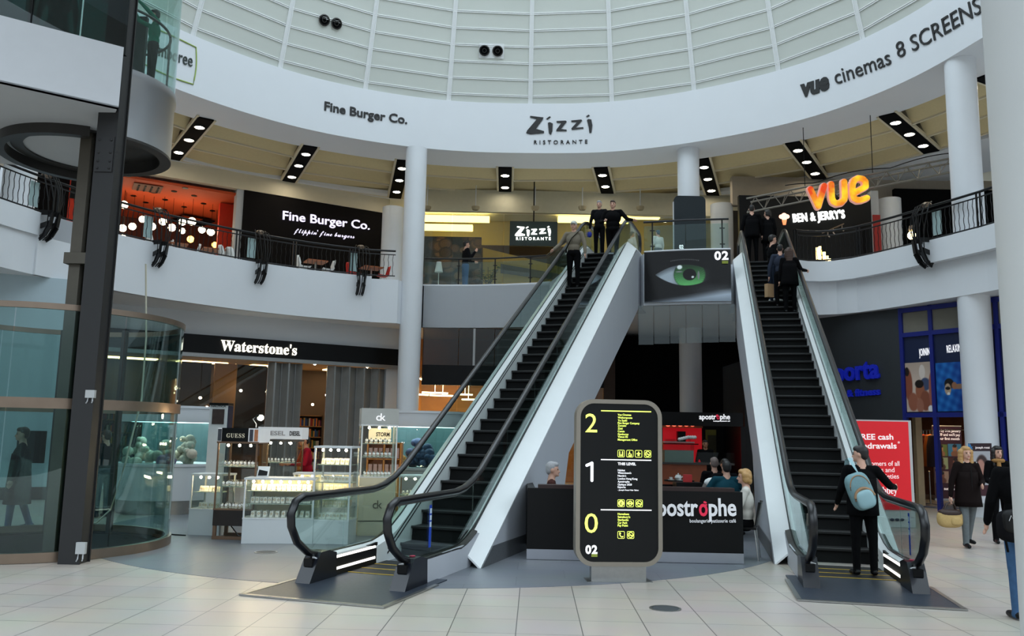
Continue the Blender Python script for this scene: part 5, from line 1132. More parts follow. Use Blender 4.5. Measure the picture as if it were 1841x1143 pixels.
MB().ell((p.x, p.y - 0.25, 0.72), (0.2, 0.08, 0.3), 12, 8).build('draped_coat', mat('coat_grey', (110, 104, 100), 0.9), t); MB().ell((p.x + 0.02, p.y - 0.27, 0.95), (0.16, 0.08, 0.09), 10, 6).build('white_scarf', SHELLW, t)
p = at_y(1236, 875, 16.4); tag(MB().box((p.x, p.y, 0.98), (0.16, 0.1, 0.14)).build('red_gift_bag', mat('gift_red', (180, 40, 40), 0.6)), 'small red bag on the low cafe shelf behind the barrier', 'bag')
tag(MB().box((p.x, p.y, 0.455), (0.5, 0.4, 0.9)).build('low_shelf', BLACK), 'low black cafe shelf under the small red bag', 'shelf')
t = thing('smoke_screen', 'clear glass downstand hanging under the eye poster', 'glass screen', (4.8, 22.6, 4.4)); A, Bq = Vector((3.5, 22.98, 0)), Vector((6.05, 22.36, 0))
for k in range(6):
    u, v = A.lerp(Bq, k / 6 + 0.003), A.lerp(Bq, (k + 1) / 6 - 0.003); zz = (4.28, 4.3, 4.31, 4.32, 4.33, 4.34)[k]
    MB().strip([(u.x, u.y, zz), (v.x, v.y, zz)], [(u.x, u.y, 5.37), (v.x, v.y, 5.37)], (0, 0.012, 0), smooth=False).build('glass_pane', glass('smoke_glass', (0.80, 0.84, 0.83), 1.8), t)

# ------------------------------------------------------------------ shop under the middle balcony
MY = 28.6
mb = MB(); a, b = at_y(754, 650, MY), at_y(1104, 650, MY)
bxy('wall_middle_shop', 742, 1106, 0.01, 5.36, 32.2, 0.2, mat('amber_wall', (168, 116, 60), 0.7, noise=0.15), st=True)
bxy('wall_middle_pier', 1085, 1106, 0.01, 5.36, MY, 3.5, DBR, st=True)
t = thing('middle_shop_front', 'shop front with black band and smoky upper glass under the middle balcony', 'shop front', (a.x, MY, 0)); zz = [at_y(800, y, MY).z for y in (692, 656)]
bxy('black_band', 754, 1086, zz[0], zz[1], MY, 0.12, BLACK, t)
SMK = glass('smoky_glass', (0.42, 0.36, 0.3), 1.6)
for k in range(5): bxy('upper_pane', 754 + 66 * k, 754 + 66 * (k + 1) - 1, zz[1], 5.36, MY + 0.04, 0.012, SMK, t)
for k in range(5): bxy('lower_pane', 754 + 66 * k, 754 + 66 * (k + 1) - 1, 0.02, zz[0], MY + 0.04, 0.012, GLW, t)
bxy('steel_mullion', 846, 850, zz[1], 5.36, MY + 0.0, 0.06, STEEL, t)
mb = MB(); mb.box(((a.x + b.x) / 2, MY + 1.9, 3.75), (b.x - a.x, 3.2, 0.08)); struct('ceiling_middle_shop', mb, mat('amber_ceiling', (190, 140, 70), 0.7))
for k, (px, py, L, rz) in enumerate(((752, 709, 0.5, 0.5), (782, 706, 0.6, 0.35), (796, 711, 0.6, 0.3), (836, 709, 0.35, 0.3), (842, 718, 0.3, 0.1))):
    p = at_y(px, py, 30.6); tag(MB().box(p, (L * 1.6, 0.07, 0.05), rz).bar(p, (p.x, p.y, 3.74), 0.015).build('strip_light', mat('strip_glow', (255, 236, 190), 0.4, emit=8.0)), 'glowing strip light in the shop under the middle balcony', 'lamp', 'strip lights under the middle balcony')
for k in range(3):
    p = at_y(790 + 90 * k, 700, 30.4); tag(MB().box((p.x, 30.4, 3.69), (1.4, 0.8, 0.04)).build('fill_light_panel', WGLOW), 'added warm fill light panel in the shop under the middle balcony', 'lamp', 'added fill light panels under the middle balcony')  # extra glowing panels, added to light the room behind the glass
for k in range(4):
    p = at_y(765 + 12 * k, 740, 31.5); t = thing('shelf_unit', 'tan shelf unit with goods in the shop under the middle balcony', 'shelf unit', (p.x, p.y, 0), 0, 'shelf units under the middle balcony') if k % 2 == 0 else t
    if k % 2 == 0:
        MB().box((p.x, p.y, 1.0), (0.45, 0.3, 2.0)).build('carcass', TAN, t)
        for j in range(4): MB().box((p.x, p.y - 0.16, 0.5 + 0.45 * j), (0.4, 0.04, 0.2)).build('goods', BK[(k + j) % 8], t)

# ------------------------------------------------------------------ jewellery and watch stand
FRW = mat('case_white', (214, 216, 216), 0.4); CBASE = mat('case_base', (205, 208, 208), 0.5, noise=0.03); CREAMB = mat('cream_lining', (236, 226, 190), 0.6)
GLC = glass('case_glass', (0.93, 0.95, 0.93), 0.8); BULB = mat('bulb_glow', (255, 228, 180), 0.4, emit=90.0); DWOOD = mat('dark_wood', (34, 24, 20), 0.5, noise=0.3); BRW = mat('brown_post', (112, 84, 64), 0.5, noise=0.15)
WAT = mat('watch_steel', (196, 198, 204), 0.25, 1.0); CARDM = mat('white_card', (238, 234, 224), 0.6); GOLD = mat('gold', (206, 160, 70), 0.3, 1.0)
def mk_items():
    P = {}
    w = MB(); w.tube([(0.022 * math.cos(k * PI / 6), 0, 0.03 + 0.026 * math.sin(k * PI / 6)) for k in range(12)], 0.006, 5, ry=0.012, up=(0, 1, 0), closed=True); P['strap'] = w
    return P
def watch_proto(loc, lab, grp):
    t = thing('watch', lab, 'watch', loc, 0, grp); B = lambda mb, n, m: mb.build(n, m, t, world=False)
    B(MB().tube([(0, 0.02 + 0.024 * math.cos(k * PI / 6), 0.045 + 0.034 * math.sin(k * PI / 6)) for k in range(12)], 0.013, 6, ry=0.005, up=(1, 0, 0), closed=True), 'strap', WAT)
    M = MB().lathe([(0.001, 0), (0.02, 0), (0.02, 0.008), (0.001, 0.01)], (0, 0, 0), 14); M.v = [(x, -0.006 - z, y + 0.05) for x, y, z in M.v]; B(M, 'dial', mat('watch_dial', (232, 232, 238), 0.3, emit=0.15))
    B(MB().box((0, 0.02, 0.012), (0.04, 0.05, 0.024)), 'stand', CARDM); return t
def card_proto(loc, lab, grp):
    t = thing('jewellery_card', lab, 'jewellery card', loc, 0, grp); B = lambda mb, n, m: mb.build(n, m, t, world=False)
    B(MB().prism([(-0.028, 0, 0), (0.028, 0, 0), (0.028, 0.03, 0.09), (-0.028, 0.03, 0.09)], (0, 0.006, 0)), 'card', CARDM); B(MB().prism([(-0.028, 0.06, 0), (0.028, 0.06, 0), (0.028, 0.036, 0.09), (-0.028, 0.036, 0.09)], (0, 0.003, 0)), 'strut', CARDM)
    B(MB().tube([(0.014 * math.cos(k * PI / 5), 0.012 - 0.002, 0.05 + 0.016 * math.sin(k * PI / 5)) for k in range(10)], 0.003, 4, closed=True, up=(0, 1, 0)), 'pendant', GOLD); return t
_proto = {}
def fill(kind, x0, x1, y, z, n, lab, grp, rz=0.0):
    for k in range(n):
        u = (k + 0.5) / n; loc = (x0 + (x1 - x0) * u, y + random.uniform(-0.03, 0.03), z)
        if kind not in _proto: _proto[kind] = (watch_proto if kind == 'watch' else card_proto)(loc, lab, grp)
        else: dup(_proto[kind], loc, rz + random.uniform(-0.3, 0.3), lab, grp)
def showcase(x, y, rz, w, d, zb, zt, shelves, lab, frame=FRW, base=CBASE, legs=False, back=None, bulbs=4, head=None):
    t = thing('showcase', lab, 'showcase', (x, y, 0), rz); B = lambda mb, n, m, par=None: mb.build(n, m, par or t, world=False)
    if legs:
        B(MB().box((0, 0, (zb + zb - 0.25) / 2), (w, d, 0.25)), 'base', base)
        for sx in (-1, 1):
            for sy in (-1, 1): B(MB().box((sx * (w / 2 - 0.03), sy * (d / 2 - 0.03), (zb - 0.25) / 2 + 0.02), (0.05, 0.05, zb - 0.29)), 'leg', frame)
        for sy in (-1, 1): B(MB().box((0, sy * (d / 2 - 0.03), 0.03), (w, 0.05, 0.05)), 'foot_rail', frame)
    else: B(MB().box((0, 0, zb / 2), (w, d, zb - 0.01)), 'base', base)
    B(MB().box((0, 0, zb + 0.005), (w + 0.01, d + 0.01, 0.02)), 'floor_tray', frame)
    for sx in (-1, 1):
        for sy in (-1, 1): B(MB().box((sx * (w / 2 - 0.012), sy * (d / 2 - 0.012), (zb + zt) / 2), (0.024, 0.024, zt - zb)), 'post', frame)
    B(MB().box((0, 0, zt + 0.012), (w + 0.02, d + 0.02, 0.03)), 'lid', frame)
    for sx in (-1, 1): B(MB().box((sx * w / 2, 0, (zb + zt) / 2), (0.006, d - 0.05, zt - zb - 0.03)), 'glass_side', GLC)
    B(MB().box((0, -d / 2, (zb + zt) / 2), (w - 0.05, 0.006, zt - zb - 0.03)), 'glass_front', GLC)
    if back: B(MB().box((0, d / 2, (zb + zt) / 2), (w - 0.05, 0.01, zt - zb - 0.03)), 'back_panel', back)
    for z in shelves: B(MB().box((0, 0.02, z), (w - 0.04, d * 0.8, 0.008)), 'glass_shelf', mat('shelf_edge', (170, 186, 178), 0.2))
    for k in range(bulbs): B(MB().ell(((k + 0.5) / bulbs * (w - 0.1) - (w - 0.1) / 2, -d / 2 + 0.09, zt - 0.035), (0.022, 0.022, 0.022), 8, 5), 'bulb', BULB)
    return t
def fillw(kind, sx, sy, rz, w, ylocal, z, n, lab, grp):
    for k in range(n):
        u = ((k + 0.5) / n - 0.5) * (w - 0.14); c, s = math.cos(rz), math.sin(rz); yl = ylocal + random.uniform(-0.03, 0.03); loc = (sx + u * c - yl * s, sy + u * s + yl * c, z)
        if kind not in _proto: _proto[kind] = (watch_proto if kind == 'watch' else card_proto)(loc, lab, grp)
        else: dup(_proto[kind], loc, rz + random.uniform(-0.3, 0.3), lab, grp)
# tall watch case with black header
rz = R_(-3); sx_, sy_ = -4.40, 13.98
t = showcase(sx_, sy_, rz, 0.66, 0.55, 0.47, 1.53, (0.83, 1.15), 'tall brown framed watch case with black lettered header', BRW, DWOOD, True, None, 3)
B = lambda mb, n, m, par=None: mb.build(n, m, par or t, world=False)
B(MB().box((0, 0, 1.66), (0.7, 0.5, 0.23)), 'header', mat('header_pale', (190, 192, 194), 0.4, emit=0.25)); B(MB().box((-0.06, -0.252, 1.66), (0.44, 0.006, 0.23)), 'header_panel', BLACK)
mb = MB(); place_text(mb, SER('GUESS'), (-0.2, -0.256, 1.62), (0.1, -0.256, 1.62), 0.07, 0.004, 0.0, 1.15); B(mb, 'header_lettering', mat('header_grey_letter', (176, 170, 150), 0.4, emit=0.3))
for xx, c in ((0.21, (60, 60, 70)), (0.29, (190, 120, 80)), (-0.315, (70, 70, 76))): B(MB().box((xx, -0.2535, 1.66), (0.06, 0.004, 0.19)), 'header_photo', mat('photo_%d' % c[0], c, 0.5, noise=0.4, scale=25))
for z, n in ((0.485, 9), (0.84, 9), (1.16, 8)):
    for yl in (-0.14, 0.02): fillw('watch', sx_, sy_, rz, 0.66, yl, z, n, 'steel watch on a small stand in the tall case with black header', 'watches in the tall case with black header')
# low jewellery counter
rz = R_(6); sx_, sy_ = -3.62, 13.6
showcase(sx_, sy_, rz, 1.08, 0.52, 0.38, 0.98, (0.60, 0.80), 'low white jewellery counter full of cards and bangles', FRW, CBASE, False, CREAMB, 7)
for z, n in ((0.395, 10), (0.61, 14), (0.81, 12)): fillw('card', sx_, sy_, rz, 1.08, -0.1, z, n, 'white jewellery card in the low lit counter', 'jewellery cards in the low counter'); fillw('card', sx_, sy_, rz, 1.08, 0.06, z, n, 'white jewellery card in the low lit counter', 'jewellery cards in the low counter')
# tall jewellery case in front
rz = R_(-4); sx_, sy_ = -2.78, 13.65
t = showcase(sx_, sy_, rz, 0.6, 0.5, 0.36, 1.49, (0.68, 0.94, 1.22), 'tall white framed jewellery case between low counter and cream cabinet', FRW, CBASE, False, None, 4)
for z, n in ((0.375, 8), (0.69, 8), (0.95, 8), (1.23, 6)): fillw('card', sx_, sy_, rz, 0.6, -0.1, z, n, 'white jewellery card in the tall white framed case', 'jewellery cards in the tall white framed case'); fillw('card', sx_, sy_, rz, 0.6, 0.06, z, n, 'white jewellery card in the tall white framed case', 'jewellery cards in the tall white framed case')
# cream cabinet with grey lettered head
rz = R_(14); sx_, sy_ = -2.32, 14.85; CRC = mat('cabinet_cream', (208, 202, 178), 0.5, noise=0.03)
t = showcase(sx_, sy_, rz, 0.62, 0.55, 0.98, 1.86, (1.32, 1.55), 'tall cream cabinet with two letters on its grey head and front', FRW, CRC, False, None, 3)
B(MB().box((0, 0, 2.02), (0.64, 0.57, 0.28)), 'head', mat('head_grey', (150, 152, 148), 0.4, emit=0.15))
for z0, h, m in ((1.95, 0.12, WLET), (0.46, 0.13, mat('letter_taupe', (104, 98, 86), 0.5))):
    yy = -0.29 if z0 > 1 else -0.282; mb = MB(); place_text(mb, 'ck', (-0.07, yy, z0), (0.09, yy, z0), h * 1.1, 0.005, 0.0, 0.85); B(mb, 'lettering', m)
B(MB().box((0, -0.278, 0.25), (0.63, 0.004, 0.012)), 'shadow_gap', BLACK)
B(MB().box((0.05, 0.2, 1.72), (0.4, 0.01, 0.2)), 'show_card', CARDM); mb = MB(); place_text(mb, 'STORM', (-0.02, 0.194, 1.68), (0.22, 0.194, 1.68), 0.07, 0.004, 0.03); B(mb, 'show_card_lettering', BLACK)
for z, n in ((0.995, 8), (1.33, 7), (1.56, 6)):
    for yl in (-0.14, 0.02): fillw('watch', sx_, sy_, rz, 0.62, yl, z, n, 'steel watch on a small stand in the cream cabinet', 'watches in the cream cabinet')
# cases further back
rz = 0; sx_, sy_ = -1.62, 15.2
showcase(sx_, sy_, R_(14), 0.75, 0.5, 0.35, 0.98, (0.66,), 'low jewellery case right of the cream cabinet by the escalator', FRW, CBASE, False, None, 4)
for z in (0.37, 0.67): fillw('watch', sx_, sy_, R_(14), 0.75, -0.08, z, 9, 'steel watch in the low case beside the escalator', 'watches in the low case beside the escalator')
showcase(-5.02, 14.45, R_(-8), 0.55, 0.5, 0.42, 0.98, (0.7,), 'low white case at the left end of the watch stand', FRW, CBASE, False, None, 3)
for z in (0.435, 0.71): fillw('card', -5.02, 14.45, R_(-8), 0.55, -0.1, z, 7, 'jewellery card in the low case at the left end', 'jewellery cards in the left end case')
t = showcase(-4.28, 15.95, 0, 0.66, 0.5, 0.4, 1.55, (0.8, 1.15), 'dark framed watch case with pale header behind the low counter', DSTEEL, DWOOD, False, None, 3)
B = lambda mb, n, m, par=None: mb.build(n, m, par or t, world=False)
B(MB().box((0, 0, 1.7), (0.82, 0.5, 0.22)), 'header', mat('header_pale', (190, 192, 194))); mb = MB(); place_text(mb, 'DIESEL', (-0.32, -0.256, 1.66), (0.1, -0.256, 1.66), 0.08, 0.004, 0.02); B(mb, 'header_lettering', mat('header_faint', (156, 150, 150), 0.5)); mb = MB(); place_text(mb, 'DIESEL', (0.18, -0.256, 1.66), (0.38, -0.256, 1.66), 0.08, 0.004, 0.03); B(mb, 'header_lettering', BLACK)
for z in (0.815, 1.165): fillw('watch', -4.28, 15.95, 0, 0.66, -0.1, z, 8, 'watch in the dark framed case with pale header', 'watches in the dark framed case')
showcase(-3.35, 15.35, R_(4), 1.0, 0.45, 0.4, 0.98, (0.7,), 'low jewellery counter behind the front cases, before the worker in red', FRW, CBASE, False, CREAMB, 5)
for z in (0.415, 0.71): fillw('card', -3.35, 15.35, R_(4), 1.0, -0.08, z, 11, 'jewellery card in the rear low counter', 'jewellery cards in the rear low counter')
# poster stand, rack, desk lamp, mirror, cables
t = thing('poster_stand', 'tall narrow white poster stand with a dark portrait behind the black header', 'poster stand', (-5.85, 17.0, 0)); MB().box((-5.85, 17.0, 1.12), (0.36, 0.3, 2.23)).build('column', FRW, t); MB().box((-5.85, 16.845, 2.0), (0.24, 0.01, 0.3)).build('portrait_photo', mat('portrait_dark', (60, 44, 40), 0.5, noise=0.6, scale=12), t); MB().box((-5.85, 17.0, 2.25), (0.38, 0.32, 0.05)).build('cap', BLACK, t)
mb = MB(); place_text(mb, 'NAUTICA', (-6.0, 16.835, 2.19), (-5.7, 16.835, 2.19), 0.035, 0.004, 0.02); mb.build('lettering', BLACK, t)
MB().box((-5.66, 17.0, 1.12), (0.02, 0.26, 2.2)).build('blue_side', mat('navy', (22, 30, 56), 0.5), t)
ORW = mat('orange_wood', (206, 130, 54), 0.5, noise=0.1); t = thing('display_rack', 'orange wooden rack of small boxes beside the cream cabinet', 'rack', (-2.5, 17.0, 0))
MB().box((-2.5, 17.0, 0.45), (0.66, 0.4, 0.9)).build('plinth', ORW, t); MB().box((-2.5, 17.14, 1.22), (0.66, 0.04, 0.66)).build('back', ORW, t)
for xx in (-0.33, 0.0, 0.33): MB().box((-2.5 + xx, 17.0, 1.22), (0.03, 0.3, 0.66)).build('upright', ORW, t)
for zz in (0.9, 1.22, 1.54): MB().box((-2.5, 17.0, zz), (0.66, 0.3, 0.02)).build('shelf', ORW, t)
for k in range(12): tag(MB().box((-2.5 - 0.27 + 0.1 * (k % 6) + (0.03 if k % 6 > 2 else 0), 16.9, (0.91 if k < 6 else 1.23) + 0.11), (0.07, 0.06, 0.2)).build('slim_box', mat('slim_box', (190, 150, 140), 0.5)), 'slim pale box standing in the orange wooden rack', 'box', 'slim boxes in the orange rack')
q = Vector((-4.22, 14.0, 1.79)); t = thing('desk_lamp', 'small lit desk lamp clipped on the black header case', 'lamp', q.to_tuple()); MB().tube([q, q + Vector((0.0, 0, 0.06)), q + Vector((-0.06, 0, 0.14)), q + Vector((0.02, -0.02, 0.2))], 0.008, 6).build('arm', FRW, t); mb = MB(); mb.ell(q + Vector((0.07, -0.05, 0.17)), (0.08, 0.06, 0.05), 12, 6); mb.build('lamp_head', BLACK, t); MB().ell(q + Vector((0.09, -0.085, 0.16)), (0.055, 0.03, 0.045), 10, 6).build('lamp_glow', BULB, t)
t = thing('table_mirror', 'small white framed tilted mirror on the low jewellery counter', 'mirror', (-3.95, 13.6, 1.01)); mb = MB(); q = [(-4.04, 13.58, 1.01), (-3.86, 13.6, 1.01), (-3.86, 13.68, 1.17), (-4.04, 13.66, 1.17)]; mb.prism(q, (0, 0.02, 0)); mb.build('frame', FRW, t); mb = MB(); mb.prism([Vector(p) + Vector((0.02 if p[0] < -3.9 else -0.02, -0.003, 0.02 if p[2] < 1.1 else -0.02)) for p in q], (0, 0.002, 0)); mb.build('mirror_face', BLACK, t)
tag(MB().tube([(-5.65, 14.25, 0.012), (-5.5, 14.15, 0.014), (-5.3, 14.1, 0.012)], 0.012, 6).build('floor_cable', RUBBER), 'short black cable lying on the grey floor left of the watch cases', 'cable')
tag(MB().tube([(-4.5, 13.9, 0.2), (-4.35, 13.85, 0.05), (-4.2, 13.9, 0.1), (-4.1, 13.95, 0.02)], 0.01, 6).build('hanging_cable', RUBBER), 'black cable tangled under the tall watch case', 'cable')
for k, (x, y, lab) in enumerate(((1.64, 8.95, 'round steel floor plate in the pale tiles before the directory board'), (-3.49, 12.41, 'round steel floor plate in the grey stone by the left escalator'))):
    z0 = 0.004 * k; t = thing('floor_plate', lab, 'floor plate', (x, y, z0)); MB().lathe([(0.14, 0.0), (0.165, 0.0), (0.165, 0.006), (0.14, 0.006), (0.14, 0)], (x, y, z0), 28).build('rim', STEEL, t); MB().lathe([(0.001, 0.004), (0.138, 0.004), (0.138, 0)], (x, y, z0), 28).build('cover', mat('cover_grey', (72, 76, 80), 0.5, 0.4), t)
# ------------------------------------------------------------------ right side, ground floor: fitness club front
RA, RD = Vector((10.62, 22.6, 0)), Vector((0.54, -0.84, 0)).normalized(); RN = Vector((-RD.y, RD.x, 0))
def rw(px, z, off=0.0, py=700): p = at_pl(px, py, RA + RN * off, RD); return Vector((p.x, p.y, z))
def rp(px, py, off=0.0): return at_pl(px, py, RA + RN * off, RD)
SLATE = mat('slate_wall', (48, 52, 55), 0.5, noise=0.06); FBLUE = mat('frame_blue', (22, 34, 120), 0.4); NAVY = mat('navy_panel', (20, 32, 66), 0.4)
wallbox('wall_fitness_slate', rw(1462, 0), rw(1624, 0), 0.01, ZS, 0.15, SLATE, st=True)
t = thing('wall_lettering', 'deep blue raised lettering on the slate grey wall', 'sign lettering', rw(1540, 3.2).to_tuple()); LBLUE = mat('letter_blue', (18, 34, 170), 0.4, emit=0.12)
mb = MB(); place_text(mb, 'esporta', rp(1474, 688, -0.01), rp(1583, 678, -0.01), 0.55, 0.08, 0.03); mb.build('large_letters', LBLUE, t)
mb = MB(); place_text(mb, 'health & fitness', rp(1480, 716, -0.01), rp(1584, 709, -0.01), 0.2, 0.06, 0.03); mb.build('small_letters', LBLUE, t)
t = thing('window_wall', 'blue framed club window wall with two lettered picture panels', 'window wall', rw(1680, 0).to_tuple()); cols = [1626, 1680, 1738, 1800, 1850]
zr = [rp(1650, y).z for y in (746, 600)]
for px in cols: p = rw(px, 0, 0.05); MB().box((p.x, p.y, ZS / 2), (0.1, 0.12, ZS - 0.02), math.atan2(RD.y, RD.x)).build('mullion', FBLUE, t)
for z in (zr[0], zr[1], ZS - 0.08): MB().bar(rw(1626, z, 0.04), rw(1850, z, 0.04), 0.1, 0.12).build('transom', FBLUE, t)
for a, b in zip(cols[:-1], cols[1:]):
    wallbox('upper_pane', rw(a + 3, 0, 0.05), rw(b - 3, 0, 0.05), zr[1] + 0.06, ZS - 0.14, 0.02, mat('blind_beige', (120, 116, 104), 0.5, noise=0.1), t)
    wallbox('navy_panel', rw(a + 3, 0, 0.05), rw(b - 3, 0, 0.05), zr[0] + 0.06, zr[1] - 0.06, 0.02, NAVY, t)
    if a > 1700: wallbox('lower_pane', rw(a + 3, 0, 0.05), rw(b - 3, 0, 0.05), 0.02, zr[0] - 0.06, 0.02, glass('navy_glass', (0.1, 0.14, 0.25), 1.5), t)
for body, a, b, ya, yb_ in (('JOINING', 1653, 1677, 640, 637), ('RELAXING', 1703, 1733, 634, 630.5)): mb = MB(); place_text(mb, body, rp(a, ya, 0.03), rp(b, yb_, 0.03), 0.2, 0.012, 0.004, 1.1); mb.build('lettering', WLET, t)
def blob(U, V, C, cx, cy, rx, ry, col, soft=0.15):
    m = np.clip((1 - np.hypot((U - cx) / rx, (V - cy) / ry)) / soft, 0, 1)[..., None]; return C * (1 - m) + np.array(col) * m
def gym(U, V):
    C = np.zeros(U.shape + (3,)) + np.array([0.80, 0.72, 0.66]) - 0.25 * np.clip(V - 0.6, 0, 1)[..., None]
    for a in ((0.1, 0.55, 0.16, 0.35, (.55, .30, .22)), (0.06, 0.82, 0.09, 0.1, (.12, .08, .07)), (0.25, 0.2, 0.2, 0.2, (.60, .36, .27)), (0.62, 0.8, 0.12, 0.16, (.85, .80, .76)), (0.72, 0.55, 0.2, 0.14, (.25, .30, .42)), (0.52, 0.42, 0.18, 0.2, (.60, .36, .26)), (0.5, 0.56, 0.17, 0.09, (.10, .07, .06)), (0.7, 0.22, 0.2, 0.22, (.52, .30, .22)), (0.5, 0.12, 0.14, 0.16, (.62, .40, .32)), (0.93, 0.4, 0.1, 0.4, (.62, .36, .30)), (0.88, 0.06, 0.1, 0.07, (.9, .9, .9))): C = blob(U, V, C, *a)
    return C
def swim(U, V):
    C = np.zeros(U.shape + (3,)) + np.array([0.06, 0.36, 0.66]); C += 0.09 * (np.sin(U * 17 + V * 9) * np.sin(V * 23 - U * 5))[..., None]; C -= np.clip(U - 0.55, 0, 1)[..., None] * np.array([0.03, 0.30, 0.25])
    for a in ((0.8, 0.5, 0.25, 0.06, (.6, .45, .35)), (0.45, 0.56, 0.18, 0.12, (.08, .06, .06)), (0.4, 0.45, 0.12, 0.13, (.72, .62, .52)), (0.4, 0.47, 0.1, 0.035, (.05, .05, .06)), (0.42, 0.36, 0.06, 0.03, (.9, .88, .85)), (0.63, 0.52, 0.1, 0.08, (.62, .42, .3))): C = blob(U, V, C, *a)
    return C
for a, b, f, n in ((1629, 1678, gym, 'exercise_picture'), (1684, 1735.5, swim, 'swimmer_picture')):
    A, Bq = rw(a, zr[0] + 0.09, 0.03), rw(b, zr[0] + 0.09, 0.03); h = rp((a + b) / 2, 651, 0.03).z - A.z; picture(n, frame_of(A, Bq), (Bq - A).length, h, 50, 70, f, colmat('print_gloss'), t)
# inside the club
wallbox('wall_fitness_back', rw(1560, 0, 6.5), rw(1900, 0, 6.5), 0.01, 4.5, 0.2, mat('club_back', (90, 52, 34), 0.7, noise=0.3), st=True)
mb = MB(); mb.prism([rw(1622, 2.9, 0.3), rw(1850, 2.9, 0.3), rw(1850, 2.9, 6.4), rw(1622, 2.9, 6.4)], (0, 0, 0.1)); struct('ceiling_fitness', mb, mat('club_ceiling', (150, 110, 70), 0.7))
wallbox('wall_fitness_pier', rw(1637, 0, 1.0), rw(1643, 0, 1.0), 0.01, 2.85, 0.3, mat('club_cream', (214, 190, 150), 0.6), st=True)
for k in range(3): p = rw(1655 + 30 * k, 2.86, 2.5 + 0.5 * k); tag(MB().box(p, (0.5, 0.5, 0.03)).build('fill_light_panel', WGLOW), 'added warm fill light panel inside the club entrance', 'lamp', 'added fill light panels in the club')  # added emissive panels that light the entrance, not real fittings
for k, (px, c) in enumerate(((1650, (190, 40, 30)), (1656, (200, 70, 30)), (1662, (90, 30, 26)), (1668, (180, 96, 40)), (1674, (60, 50, 60)), (1741, (150, 60, 40)))):
    p = rw(px, 0, 3.4 - 0.2 * k); t = thing('hanging_garment', 'coloured garment hanging on the rail inside the club entrance', 'garment', (p.x, p.y, 1.1), 0.3 * k, 'garments inside the club entrance'); MB().lathe([(0.001, 0.95), (0.14, 0.9), (0.2, 0.6), (0.22, 0.0), (0.2, 0.02), (0.001, 0.85)], (p.x, p.y, 1.05), 10).build('cloth', mat('garment_%d' % k, c, 0.9), t); MB().tube([(p.x, p.y, 1.98), (p.x, p.y, 2.12)], 0.008, 5).build('hook', STEEL, t)
tag(MB().bar(rw(1642, 2.12, 3.3), rw(1746, 2.12, 2.4), 0.03).build('garment_rail', STEEL), 'steel garment rail inside the club entrance', 'rail')
p = rw(1663, 0, 1.6); t = thing('barrier_post', 'thin steel barrier post at the club entrance', 'barrier post', (p.x, p.y, 0)); MB().lathe([(0.001, 0.005), (0.17, 0.005), (0.17, 0.02), (0.02, 0.05), (0.02, 0.92), (0.03, 0.95), (0.001, 0.97)], p, 14).build('post', STEEL, t)
tag(MB().box(rw(1668, 0.008, 1.6), (1.8, 1.4, 0.012), math.atan2(RD.y, RD.x)).build('door_mat', mat('mat_blue_grey', (84, 94, 116), 0.9, noise=0.2)), 'blue grey mat on the floor at the club entrance', 'mat')
# red cash machine sign
t = thing('cash_machine', 'tall red cash machine panel with white lettering behind the right escalator', 'cash machine', (7.75, 17.7, 0)); A, Bq = Vector((7.1, 17.55, 0)), Vector((8.42, 17.62, 0)); d = (Bq - A).normalized()
mb = MB(); mb.strip([A + Vector((0, 0.02, 0.005)), Bq + Vector((0, 0.02, 0.005))], [A + Vector((0, 0.02, 2.2)), Bq + Vector((0, 0.02, 2.2))], (-0.03, 0.5, 0), smooth=False); mb.build('cabinet', mat('machine_grey', (196, 198, 196), 0.5), t)
REDS = mat('sign_red', (196, 18, 30), 0.4, emit=0.25); a, b = A + d * 0.02, Bq - d * 0.07; wallbox('red_panel', a, b, 0.36, 2.17, 0.02, REDS, t)
cp = lambda px, py: at_pl(px, py, A - Vector((0, 0.004, 0)), d); WPL = mat('white_print', (236, 226, 226), 0.5, emit=0.3)
for body, pa_, pb_, y, h, bo in (('FREE cash', 1541, 1606, 790, 0.12, 0.02), ('withdrawals', 1528, 1612, 806, 0.12, 0.02), ('customers of all', 1548, 1617, 837, 0.1, 0.0), ('banks and', 1562, 1608, 848.5, 0.1, 0.0), ('building societies', 1537, 1616, 860, 0.1, 0.0)): mb = MB(); place_text(mb, body, cp(pa_, y), cp(pb_, y), h, 0.006, bo); mb.build('lettering', WPL, t)
mb = MB(); place_text(mb, '*', cp(1614, 800), cp(1618, 800), 0.08, 0.006, 0.0); mb.build('asterisk', WPL, t); mb = MB(); place_text(mb, SER('abbey'), cp(1580, 887.5), cp(1613, 887.5), 0.15, 0.006, 0.0); mb.build('bank_lettering', WPL, t)
for k in range(3): q = cp(1604 + 9 * k, 934); MB().ell(q, (0.045, 0.006, 0.03), 10, 6).build('card_emblem', mat('emblem_navy', (30, 36, 60), 0.5), t)
